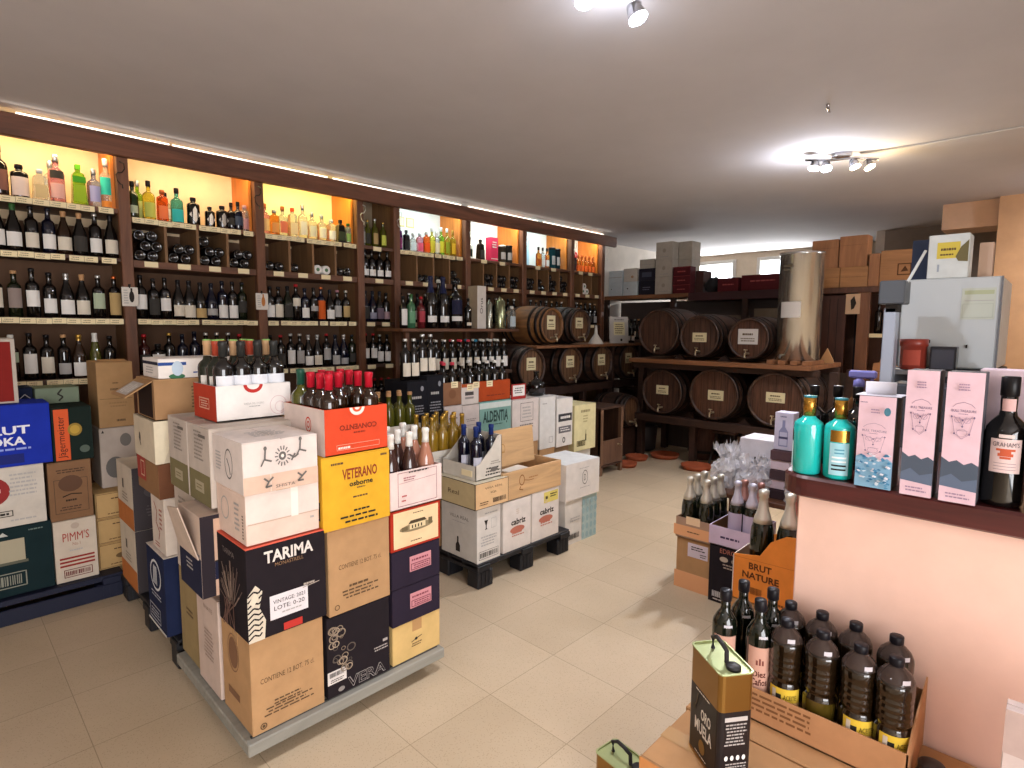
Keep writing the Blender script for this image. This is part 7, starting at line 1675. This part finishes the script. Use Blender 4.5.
# orange tray
carton(2.43, 0.725, 0, 0.30, 0.27, 0.315, KRAFT, 'plain brown carton under the orange tray by the counter end', tape=False)
ORC = PC('#e08a3c')
mb = MB(); tt = 0.004; w, d = 0.30, 0.265
mb.box(-w / 2, w / 2, -d / 2, d / 2, 0, tt, KRAFT_D)
# front wall (-x side) swoops up to the right
mb.prism([(d / 2, 0), (-d / 2, 0), (-d / 2, 0.335), (-d / 2 + 0.05, 0.33), (-d / 2 + 0.11, 0.29), (0.02, 0.22), (d / 2, 0.20)], tt, ORC, 'x', -w / 2)
mb.prism([(d / 2, 0), (-d / 2, 0), (-d / 2, 0.30), (d / 2, 0.20)], tt, ORC, 'x', w / 2 - tt)
mb.box(-w / 2, w / 2, d / 2 - tt, d / 2, 0, 0.20, PC('#dccfc4')); mb.box(-w / 2, w / 2, -d / 2, -d / 2 + tt, 0, 0.30, PC('#dccfc4'))
F = Face(mb, (-w / 2, d / 2, 0), (0, -d, 0), (0, 0, 0.3), (-1, 0, 0))
F.draw([('t', '*BRUT', 0.26, 0.50, 0.62, 0.60, P('#5a3418')), ('t', '*NATURE', 0.16, 0.36, 0.74, 0.46, P('#5a3418')), ('bar', 0.3, 0.14, 0.48, 0.24, P('#7a4a20')), ('s', 0.7, 0.06, 0.95, 0.13, 1, P('#7a4a20')), ('ln', [(0.0, 0.64), (1.0, 0.66)], 0.0015, P('#b0662a')), ('r', 0, 0, 0.012, 0.66, L_WHT)])
o = mb.build('display_tray', None, (2.58, 0.86, 0.317)); tag(o, 'orange tray lettered BRUT NATURE beside the end of the counter', 'box')
c3 = cava(2.50, 0.90, 0.425, 0.385, 0.048, mat('silver_foil', '', 0), 'large silver foiled bottle, left of two in the orange tray', seg=32)
dup(c3, (2.50, 0.79, 0.43), 0, 'large silver foiled bottle, right of two in the orange tray')
mb = MB(); mb.box(2.44, 2.72, 0.74, 0.99, 0.322, 0.424, KRAFT_D); tag(mb.build('bottle_divider', None), 'cardboard base lifting the bottles of the orange tray', 'cardboard')
c4 = cava(2.64, 0.82, 0.425, 0.36, 0.043, mat('pink_foil', '#c98a80', 0.35, metal=0.4), 'pink foiled bottle behind the large silver ones')
# gift bottles, plastic wrap and boxes on a low stand behind
st = empty('low_table', (3.49, 1.24, 0), 0, 'low table holding the wrapped gifts behind the sparkling wine', 'table')
mb = MB(); mb.box(-0.22, 0.32, -0.36, 0.36, 0.50, 0.53, WD, 0.004); mb.build('table_top', st)
for sx in (-0.18, 0.28):
    for sy in (-0.32, 0.32):
        mb = MB(); mb.box(sx - 0.02, sx + 0.02, sy - 0.02, sy + 0.02, 0, 0.5, WDZ); mb.build('leg', st)
def film_mat():
    m = bpy.data.materials.new('clear_film'); m.use_nodes = True
    nt = m.node_tree; N = nt.nodes; L = nt.links; p = N['Principled BSDF']
    p.inputs['Base Color'].default_value = (0.86, 0.86, 0.9, 1); p.inputs['Roughness'].default_value = 0.12
    p.inputs['Alpha'].default_value = 0.42; p.inputs['Coat Weight'].default_value = 0.8; p.inputs['Specular IOR Level'].default_value = 0.9
    nz = N.new('ShaderNodeTexVoronoi'); nz.inputs['Scale'].default_value = 22
    bp = N.new('ShaderNodeBump'); bp.inputs['Strength'].default_value = 1.0; bp.inputs['Distance'].default_value = 0.02
    tc = N.new('ShaderNodeTexCoord'); L.new(tc.outputs['Object'], nz.inputs['Vector']); L.new(nz.outputs['Distance'], bp.inputs['Height']); L.new(bp.outputs['Normal'], p.inputs['Normal'])
    return m
FILM = film_mat()
def film(x, y, z, r, h, seed, label, gift='#d9d6d6'):
    """a wrapped gift: crumpled clear film gathered above a small carton"""
    rnd = random.Random(seed); mb = MB(); seg, rings = 40, 14; vs = []; fs = []
    for i in range(rings + 1):
        t = i / rings
        rad = r * (1.0 if t < 0.55 else (1 - (t - 0.55) / 0.2 * 0.65 if t < 0.75 else 0.35 + (t - 0.75) * 2.2))
        for k in range(seg):
            a = 2 * PI * k / seg
            q = 1 + rnd.uniform(-0.13, 0.13) + 0.12 * math.sin(a * 7 + i)
            vs.append((rad * q * math.cos(a), rad * q * math.sin(a), h * t + (rnd.uniform(-0.012, 0.012) if i else 0) + (rnd.uniform(-0.02, 0.05) if i == rings else 0)))
    for i in range(rings):
        for k in range(seg):
            k2 = (k + 1) % seg
            fs.append((i * seg + k, i * seg + k2, (i + 1) * seg + k2, (i + 1) * seg + k))
    mb.add(vs, fs, FILM, False)
    o = tag(mb.build('wrapped_gift', None, (x, y, z)), label, 'gift')
    mb = MB(); mb.box(-r * 0.5, r * 0.5, -r * 0.5, r * 0.5, 0.001, h * 0.45, PC(gift), 0.004); mb.build('gift_contents', o)
    return o
film(3.44, 1.47, 0.532, 0.085, 0.23, 1, 'crumpled clear film parcel at the left end of the low table', '#b8b0ac')
film(3.37, 1.27, 0.532, 0.09, 0.20, 2, 'crumpled clear film parcel with pinkish contents in the middle of the low table', '#c9a8a4')
film(3.37, 1.0, 0.532, 0.085, 0.17, 3, 'crumpled clear film parcel at the right end of the low table', '#cfa49c')
film(3.66, 1.50, 0.532, 0.075, 0.2, 5, 'darker film parcel at the back left of the low table', '#5a4a46')
carton(3.45, 1.20, 0.531, 0.22, 0.20, 0.31, PC('#cfccd2'), 'white box with black marks among the film parcels', art={'L': [('e', 0.72, 0.62, 0.14, 0.07, INK), ('r', 0.45, 0.55, 0.5, 0.66, INK), ('s', 0.2, 0.5, 0.6, 0.58, 1, INK)]}, tape=False)
for i in range(5):
    c = ('#3a2c30', '#c9b8c0', '#4a3a3e', '#d6c4cc', '#5a4448')[i]
    mb = MB(); mb.box(-0.1, 0.1, -0.078, 0.078, 0, 0.055, PC(c), 0.003); tag(mb.build('flat_box', None, (3.45 + 0.01 * (i % 2), 1.105, 0.531 + i * 0.0565)), 'flat %s box, %s from the bottom of the small striped stack' % (('dark brown', 'pale pink', 'brown', 'pink white', 'maroon')[i], ORD[i]), 'box')
mb = MB(); mb.box(-0.045, 0.045, -0.05, 0.05, 0, 0.215, PC('#c6c2d6'), 0.002)
Face(mb, (-0.045, 0.05, 0), (0, -0.1, 0), (0, 0, 0.215), (-1, 0, 0)).draw([('p', [(0.25, 0.1), (0.75, 0.1), (0.75, 0.5), (0.58, 0.62), (0.58, 0.8), (0.42, 0.8), (0.42, 0.62), (0.25, 0.5)], P('#8a8cae')), ('p', [(0.3, 0.13), (0.7, 0.13), (0.7, 0.48), (0.3, 0.48)], P('#b8b8cf')), ('r', 0.25, 0.3, 0.75, 0.36, P('#4a4a6a')), ('s', 0.3, 0.86, 0.7, 0.93, 1, P('#6a6a8a'))])
tag(mb.build('bottle_box', None, (3.42, 1.125, 0.815)), 'small lilac box with a drawn bottle on top of the striped stack', 'box')
mb = blob(0.03, 0.03, 0.025, P('#c0506a'), 8); tag(mb.build('ribbon_bow', None, (3.42, 1.052, 0.815)), 'pink ribbon bow right of the lilac box', 'bow')

# ------------------------------------------------------------------ olive oil corner
ZB = 0.33
BOXK = PC('#b0855c')
mb = MB(); mb.box(1.30, 1.575, -0.35, 0.765, 0, ZB, BOXK, 0.004)
Face(mb, (1.30, 0.765, 0), (0, -1.115, 0), (0, 0, ZB), (-1, 0, 0)).draw([('r', 0, 0.0, 1, 1, PC('#c98a54'))])
Face(mb, (1.30, -0.35, ZB), (0.275, 0, 0), (0, 1.115, 0), (0, 0, 1)).draw([('ln', [(0.02, 0.0), (0.02, 1)], 0.003, KRAFT_D), ('r', 0.40, 0.0, 0.60, 1.0, TAPE)])
tag(mb.build('large_carton', None), 'long brown carton under the olive oil tin', 'box')
mb = MB(); mb.box(1.583, 1.905, -0.35, 0.775, 0, ZB, BOXK, 0.004); tag(mb.build('large_carton', None), 'long brown carton under the olive oil tray against the counter', 'box')
# tray of oil bottles
ty0, ty1, tx0, tx1 = 0.215, 0.72, 1.665, 1.905
TK = PC('#b8875f')
mb = MB()
mb.box(tx0, tx1, ty0, ty1, 0, 0.004, TK)
mb.box(tx0, tx0 + 0.004, ty0, ty1, 0, 0.10, TK); mb.box(tx1 - 0.004, tx1, ty0, ty1, 0, 0.16, TK)
mb.prism([(tx0, 0), (tx1, 0), (tx1, 0.2), (tx0 + 0.05, 0.14), (tx0, 0.10)], 0.004, TK, 'y', ty0)
mb.prism([(tx0, 0), (tx1, 0), (tx1, 0.2), (tx0 + 0.05, 0.14), (tx0, 0.10)], 0.004, TK, 'y', ty1 - 0.004)
Face(mb, (tx0, ty1, 0), (0, ty0 - ty1, 0), (0, 0, 0.10), (-1, 0, 0)).draw([('s', 0.20, 0.30, 0.58, 0.92, 4, P('#7a5030'))])
tag(mb.build('display_tray', None, (0, 0, ZB + 0.001)), 'brown tray of olive oil bottles against the counter', 'box')
OIL = mat('dark_oil_pet', '#1c1208', 0.1, spec=0.7, coat=0.5); OILG = mat('green_oil_pet', '#4a3c12', 0.12, spec=0.7, coat=0.5)
PETC = mat('pet_empty_shoulder', '#4a3c36', 0.1, trans=0.3, spec=0.7, ior=1.3)
YL = P('#d9b63c'); CAPB = P('#17151a', 0.4)
def oil(x, y, label, glass=OIL, lab=True, rz=0.0, group='plastic oil bottles in the brown tray'):
    t = empty('oil_bottle', (x, y, ZB + 0.006), rz, label, 'bottle', group)
    pr = [(0.036, 0), (0.043, 0.006), (0.0445, 0.015), (0.0445, 0.122), (0.040, 0.132), (0.0395, 0.138)]
    z = 0.138
    for i in range(4):
        pr += [(0.0435, z + 0.006), (0.0445, z + 0.012), (0.0425, z + 0.018)]; z += 0.019
    pr += [(0.045, z + 0.008), (0.045, z + 0.03)]
    zb = z + 0.03
    mb = MB(); mb.lathe(pr + [(0.043, zb + 0.012)], glass, 28, cap=True); mb.build('bottle_body', t)
    mb = MB(); mb.lathe([(0.0432, zb + 0.012), (0.037, zb + 0.026), (0.024, zb + 0.04), (0.015, zb + 0.047), (0.0135, zb + 0.052)], PETC, 28, cap=False); mb.build('shoulder', t)
    mb = MB(); mb.lathe([(0.0165, zb + 0.048), (0.0175, zb + 0.05), (0.0175, zb + 0.068), (0.016, zb + 0.07), (0.001, zb + 0.07)], CAPB, 20); mb.build('cap', t)
    if lab:
        mb = MB(); mb.patch(0.0453, 0.058, 0.120, YL, R(200), 1.0, 12)
        mb.patch(0.0458, 0.058, 0.080, P('#c9a06a'), R(200), 1.0, 12); mb.patch(0.0459, 0.080, 0.102, P('#26221c'), R(172), 0.28, 6); mb.patch(0.046, 0.084, 0.114, P('#cdbfae'), R(162), 0.12, 3)
        ctext(mb, 'ACEITE', 0.0462, R(218), 0.4, 0.088, 0.102, P('#4a3a14')); mb.build('label', t)
    mb = MB(); a = R(215); mb.patch(0.0415, zb + 0.012, zb + 0.028, P('#cfc9cf'), a, 0.25, 3); mb.build('price_sticker', t)
    return t
oy = (0.535, 0.44, 0.345, 0.262)
q1 = oil(1.725, oy[0], 'plastic olive oil bottle with yellow label, leftmost in the front row')
q2 = oil(1.73, oy[1], 'plastic olive oil bottle without front label, greenish at the foot, second in the front row', lab=False, glass=OIL)
mb = MB(); mb.patch(0.0452, 0.06, 0.12, OILG, R(190), 1.2, 10); mb.build('back_label', q2)
dup(q1, (1.725, oy[2], ZB + 0.006), R(6), 'plastic olive oil bottle with yellow label, third in the front row')
dup(q1, (1.722, oy[3], ZB + 0.006), R(10), 'plastic olive oil bottle with yellow label, rightmost in the front row')
for i, y in enumerate((0.565, 0.475, 0.385, 0.285)):
    dup(q1, (1.845, y, ZB + 0.006), R(4 * i), 'plastic olive oil bottle against the counter wall, %s from left in the back row' % ORD[i])
# dark glass bottles at the left end of the tray
G_OIL = GL('#0f140c')
def glassoil(x, y, label, lab, ang=R(208)):
    t = empty('glass_oil_bottle', (x, y, ZB + 0.006), 0, label, 'bottle')
    mb = MB(); mb.lathe([(0.033, 0), (0.0375, 0.005), (0.0375, 0.24), (0.035, 0.256), (0.024, 0.276), (0.0155, 0.288), (0.0145, 0.30), (0.0145, 0.33)], G_OIL, 28); mb.build('glass_body', t)
    mb = MB(); mb.lathe([(0.0165, 0.316), (0.0175, 0.318), (0.0175, 0.348), (0.0165, 0.35), (0.001, 0.35)], CAPB, 20); mb.build('cap', t)
    if lab:
        mb = MB(); mb.patch(0.0382, 0.07, 0.215, P('#cfa08c'), ang, 0.95, 12)
        ctext(mb, '*Diez', 0.0384, ang, 0.5, 0.122, 0.142, P('#5a2a22')); ctext(mb, '*Ca\u00f1os', 0.0384, ang, 0.62, 0.096, 0.118, P('#5a2a22'))
        for w in (-0.22, 0, 0.22): mb.patch(0.0384, 0.16, 0.175 + 0.006 * (w == 0), P('#7a4038'), ang + w, 0.07, 2)
        mb.build('label', t)
    mb = MB(); mb.patch(0.0372, 0.236, 0.250, P('#cfcbd0'), ang + 0.2, 0.35, 4); mb.build('price_sticker', t)
    return t
glassoil(1.708, 0.715, 'dark glass oil bottle with pink label, leftmost beside the tin', True)
glassoil(1.718, 0.612, 'dark glass oil bottle lettered Diez Caños, right of the leftmost one', True)
glassoil(1.81, 0.70, 'dark glass oil bottle without visible label, behind and between the two labelled ones', False)
glassoil(1.82, 0.612, 'dark glass oil bottle without visible label, nearest the counter', False)
# the tin
def tin(x, y, z, rz, label, h=0.30, w=0.094, d=0.158):
    t = empty('oil_tin', (x, y, z), rz, label, 'tin')
    GT = mat('tin_gold', '#8f6a34', 0.28, metal=0.8); GTL = mat('tin_top', '#a8b07c', 0.35, metal=0.5); BT = P('#231c1c', 0.35)
    mb = MB()
    def ring(hw, hd, zz, r=0.014):
        o_ = []
        for cx, cy, a0 in ((hw - r, hd - r, 0), (-hw + r, hd - r, 90), (-hw + r, -hd + r, 180), (hw - r, -hd + r, 270)):
            for i in range(4): a = R(a0 + 30 * i); o_.append((cx + r * math.cos(a), cy + r * math.sin(a), zz))
        return o_
    def loft(levels, ms, m0):
        vs = [p for l in levels for p in l]; n = len(levels[0]); fs = []; mm = []
        for l in range(len(levels) - 1):
            for i in range(n): j = (i + 1) % n; fs.append((l * n + i, l * n + j, (l + 1) * n + j, (l + 1) * n + i)); mm.append(ms[l])
        fs.append(tuple(range(n))[::-1]); mm.append(m0)
        mb.add(vs, fs, mm, False)
    loft([ring(w / 2, d / 2, 0), ring(w / 2 + 0.001, d / 2 + 0.001, 0.004), ring(w / 2, d / 2, 0.008), ring(w / 2, d / 2, 0.66 * h), ring(w / 2, d / 2, h - 0.004), ring(w / 2 + 0.002, d / 2 + 0.002, h - 0.003), ring(w / 2 + 0.002, d / 2 + 0.002, h), ring(w / 2 - 0.002, d / 2 - 0.002, h), ring(w / 2 - 0.002, d / 2 - 0.002, h - 0.005)],
         [GT, GT, BT, GT, GT, GTL, GTL, GTL], GT)
    rg = ring(w / 2 - 0.002, d / 2 - 0.002, h - 0.005); mb.add(rg, [tuple(range(len(rg)))], GTL)
    hh = 0.66 * h
    F = Face(mb, (-w / 2, d / 2 - 0.012, 0.006), (0, -d + 0.024, 0), (0, 0, hh), (-1, 0, 0))
    F.draw([('t', '*ORO', 0.42, 0.58, 0.8, 0.74, L_WHT), ('t', '*MUELA', 0.2, 0.36, 0.86, 0.54, L_WHT), ('e', 0.5, 0.2, 0.12, 0.1, P('#8a6a3c')), ('ln', [(0.15, 0.62), (0.25, 0.76), (0.3, 0.9)], 0.004, P('#6a6050')), ('e', 0.17, 0.66, 0.06, 0.05, P('#4a463c')), ('s', 0.2, 0.93, 0.8, 0.97, 1, L_WHT), ('s', 0.2, 0.05, 0.8, 0.08, 1, L_WHT)])
    F = Face(mb, (-w / 2 + 0.012, -d / 2, 0.006), (w - 0.024, 0, 0), (0, 0, hh), (0, -1, 0))
    F.draw([('r', 0.05, 0.84, 0.95, 0.9, P('#b8b0ac')), ('s', 0.05, 0.5, 0.95, 0.82, 7, P('#a8a09c')), ('e', 0.15, 0.34, 0.07, 0.035, L_WHT), ('e', 0.38, 0.34, 0.07, 0.035, L_WHT), ('e', 0.61, 0.34, 0.07, 0.035, L_WHT), ('e', 0.84, 0.34, 0.07, 0.035, L_WHT), ('s', 0.05, 0.08, 0.95, 0.28, 5, P('#a8a09c'))])
    mb.build('tin_body', t)
    mb = MB(); hp = P('#2c2a2a', 0.4)
    mb.tube([(0.0, 0.045, h - 0.002), (0.0, 0.048, h + 0.028), (0.0, 0.028, h + 0.040), (0.0, 0.0, h + 0.036), (0.0, -0.022, h + 0.028), (0.0, -0.024, h - 0.002)], 0.006, hp, 8)
    mb.build('handle', t)
    mb = MB(); mb.lathe([(0.019, h - 0.005), (0.019, h + 0.003), (0.017, h + 0.005), (0.001, h + 0.005)], hp, 20, 0.005, -0.048); mb.build('spout_cap', t)
    return t
tin(1.43, 0.603, ZB + 0.001, R(-36), 'gold and black olive oil tin with a black handle, standing on the long carton')
tin(1.40, 0.875, 0.0, R(-8), 'second olive oil tin on the floor, only its top showing at the picture bottom', h=0.20)
mb = MB(); mb.lathe([(0.031, 0), (0.034, 0.004), (0.034, 0.04), (0.027, 0.052), (0.03, 0.054), (0.03, 0.068), (0.027, 0.07), (0.001, 0.07)], mat('dark_pot', '#1e1c20', 0.3), 24)
tag(mb.build('dark_jar', None, (1.72, 0.172, ZB + 0.001)), 'dark round jar right of the olive oil tray', 'jar')
carton(1.58, -0.33, ZB + 0.002, 0.05, 0.37, 0.355, PC('#d3c1bb'), 'white carton at the lower right corner of the picture', art={'L': [('r', 0, 0.72, 1, 1, PC('#c0a8a0')), ('r', 0, 0.5, 1, 0.51, L_GRY)]}, tape=False)
# ------------------------------------------------------------------ ceiling lamps
CH = MET('#b8b8bc', 0.2)
def ceiling_bar(x, y, rz, label, heads):
    """spot bar: plate, bar, adjustable heads with a lit face; each head carries its own lamp"""
    t = empty('ceiling_spotlight_bar', (x, y, H_CEIL), rz, label, 'lamp')
    mb = MB(); mb.box(-0.06, 0.06, -0.035, 0.035, -0.03, 0, CH, 0.004); mb.build('ceiling_plate', t)
    mb = MB(); mb.tube([(-0.26, 0.0, -0.05), (-0.08, 0.03, -0.045), (0.08, -0.03, -0.045), (0.26, 0.0, -0.05)], 0.009, CH, 10); mb.build('bar', t)
    for k, (hx, hy, dx, dy, col, en, es) in enumerate(heads):
        d = Vector((dx, dy, -1)).normalized()
        q = d.to_track_quat('-Z', 'Y').to_matrix().to_4x4()
        mb = MB(); mb.T = Matrix.Translation((hx, hy, -0.085)) @ q
        mb.lathe([(0.012, 0.035), (0.026, 0.03), (0.036, -0.02), (0.038, -0.03)][::-1], CH, 20, cap=False)
        mb.T = Matrix.Identity(4); mb.tube([(hx, hy, -0.048), (hx, hy, -0.07)], 0.007, CH, 8)
        h = mb.build('spot_head', t)
        c = mat('bulb_%s' % col, col, 0.5, emit=es)
        mb = MB(); mb.T = Matrix.Translation((hx, hy, -0.085)) @ q
        mb.lathe([(0.001, -0.036), (0.02, -0.034), (0.034, -0.026), (0.034, -0.02)], c, 20, cap=False); mb.build('bulb', h)
        ld = bpy.data.lights.new('spot_lamp', 'SPOT'); ld.energy = en; ld.color = srgb(col)[:3]; ld.spot_size = R(150); ld.spot_blend = 1.0; ld.shadow_soft_size = 0.04
        lo = bpy.data.objects.new('spot_lamp', ld); COL.objects.link(lo)
        M = Matrix.Translation((x, y, H_CEIL)) @ Matrix.Rotation(rz, 4, 'Z')
        p = M @ (Vector((hx, hy, -0.085)) + d * 0.05)
        lo.location = p; lo.rotation_euler = (M.to_3x3() @ d).to_track_quat('-Z', 'Y').to_euler()
    return t
COOL = '#e8efff'; WRM = '#ffe2b0'
ceiling_bar(4.82, 1.30, R(-50), 'chrome ceiling spotlight bar with two cool and two warm lit heads over the aisle', [(-0.19, 0.0, -0.25, -0.25, COOL, 110, 90), (-0.10, 0.02, -0.1, -0.5, COOL, 80, 60), (0.08, -0.02, 0.2, -0.4, WRM, 50, 40), (0.19, 0.0, 0.3, -0.5, WRM, 40, 30)])
ceiling_bar(1.772, 1.364, R(-18), 'ceiling spotlight bar above the trolley, cut by the upper picture edge', [(-0.24, 0.0, -0.1, -0.2, WRM, 10, 22), (0.0, 0.0, -0.1, -0.4, COOL, 42, 60), (0.24, 0.0, 0.2, -0.4, COOL, 62, 120)])
ceiling_bar(-1.0, 1.3, R(-50), 'ceiling spotlight bar behind the photographer', [(-0.24, 0.0, 0.3, 0.5, COOL, 8, 10), (0.22, 0.0, 0.5, -0.1, WRM, 8, 10)])
ceiling_bar(6.9, -0.7, R(20), 'added unseen ceiling spotlight bar round the corner behind the side wall', [(-0.24, 0.0, 0.1, 0.6, COOL, 90, 40), (0.24, 0.0, -0.2, 0.6, WRM, 70, 30)])  # unseen bar, added to brighten the far end of the room
# up-light glow of the open lamp heads; the last serves the added bar
for (x, y, c, e) in ((4.70, 1.43, COOL, 16.0), (4.95, 1.14, WRM, 6), (1.95, 1.36, COOL, 3), (6.9, -0.5, COOL, 14)):
    ld = bpy.data.lights.new('lamp_glow', 'POINT'); ld.energy = e; ld.color = srgb(c)[:3]; ld.shadow_soft_size = 0.05
    lo = bpy.data.objects.new('lamp_glow', ld); COL.objects.link(lo); lo.location = (x, y, H_CEIL - 0.17)
mb = MB(); mb.tube([(4.9, 1.2, H_CEIL - 0.008), (4.96, 0.8, H_CEIL - 0.008), (4.97, 0.3, H_CEIL - 0.008), (5.0, -1.0, H_CEIL - 0.008)], 0.007, P('#c9c4bc'), 6)
tag(mb.build('cable', None), 'white cable clipped along the ceiling to the aisle lamp', 'cable')
mb = MB(); mb.tube([(3.75, 1.10, H_CEIL - 0.03), (3.75, 1.10, H_CEIL)], 0.01, CH, 8); mb.tube([(3.72, 1.10, H_CEIL - 0.03), (3.79, 1.10, H_CEIL - 0.03)], 0.006, CH, 8)
tag(mb.build('ceiling_hook', None), 'tiny metal hook in the ceiling in front of the aisle lamp', 'hook')
# daylight
def area(loc, rot, sx, sy, e, col, name='daylight'):
    ld = bpy.data.lights.new(name, 'AREA'); ld.shape = 'RECTANGLE'; ld.size = sx; ld.size_y = sy; ld.energy = e; ld.color = col
    lo = bpy.data.objects.new(name, ld); COL.objects.link(lo); lo.location = loc; lo.rotation_euler = rot
    return lo
area(((OX0 + OX1) / 2, Y0 - 0.12, 1.2), (R(90), 0, 0), OX1 - OX0 - 0.1, 2.2, 175, (1.0, 0.96, 0.95))
for (a, b, z0, z1) in W:
    area((X1 + 0.05, (a + b) / 2, (z0 + z1) / 2), (0, R(108), 0), z1 - z0, a - b, 120, (0.93, 0.97, 1.0))
w = bpy.data.worlds.new('sky'); SC.world = w; w.use_nodes = True
bg = w.node_tree.nodes['Background']; bg.inputs[0].default_value = (0.85, 0.92, 1.0, 1); bg.inputs[1].default_value = 3.0

# ------------------------------------------------------------------ camera
cd = bpy.data.cameras.new('camera'); cam = bpy.data.objects.new('camera', cd); COL.objects.link(cam)
cd.sensor_width = 36; cd.lens = 571.3 / 1024 * 36; cd.clip_start = 0.05; cd.clip_end = 60
yaw, pit, rol = R(44.165), R(5.610), R(0.3236)
fw = Vector((math.cos(yaw) * math.cos(pit), math.sin(yaw) * math.cos(pit), -math.sin(pit)))
rt = Vector((math.sin(yaw), -math.cos(yaw), 0)); up = rt.cross(fw)
r2_ = math.cos(rol) * rt + math.sin(rol) * up; u2 = -math.sin(rol) * rt + math.cos(rol) * up
M = Matrix((r2_, u2, -fw)).transposed().to_4x4(); M.translation = Vector((0, 0, 1.5))
cam.matrix_world = M
SC.camera = cam
vs_ = SC.view_settings
vs_.view_transform = 'Standard'; vs_.look = 'None'; vs_.exposure = 0.26; vs_.gamma = 1.0; vs_.use_curve_mapping = False
cy = SC.cycles
cy.max_bounces = 8; cy.diffuse_bounces = 4; cy.glossy_bounces = 3; cy.transmission_bounces = 6; cy.transparent_max_bounces = 8
cy.sample_clamp_indirect = 6.0; cy.caustics_reflective = False; cy.caustics_refractive = False; cy.use_denoising = True
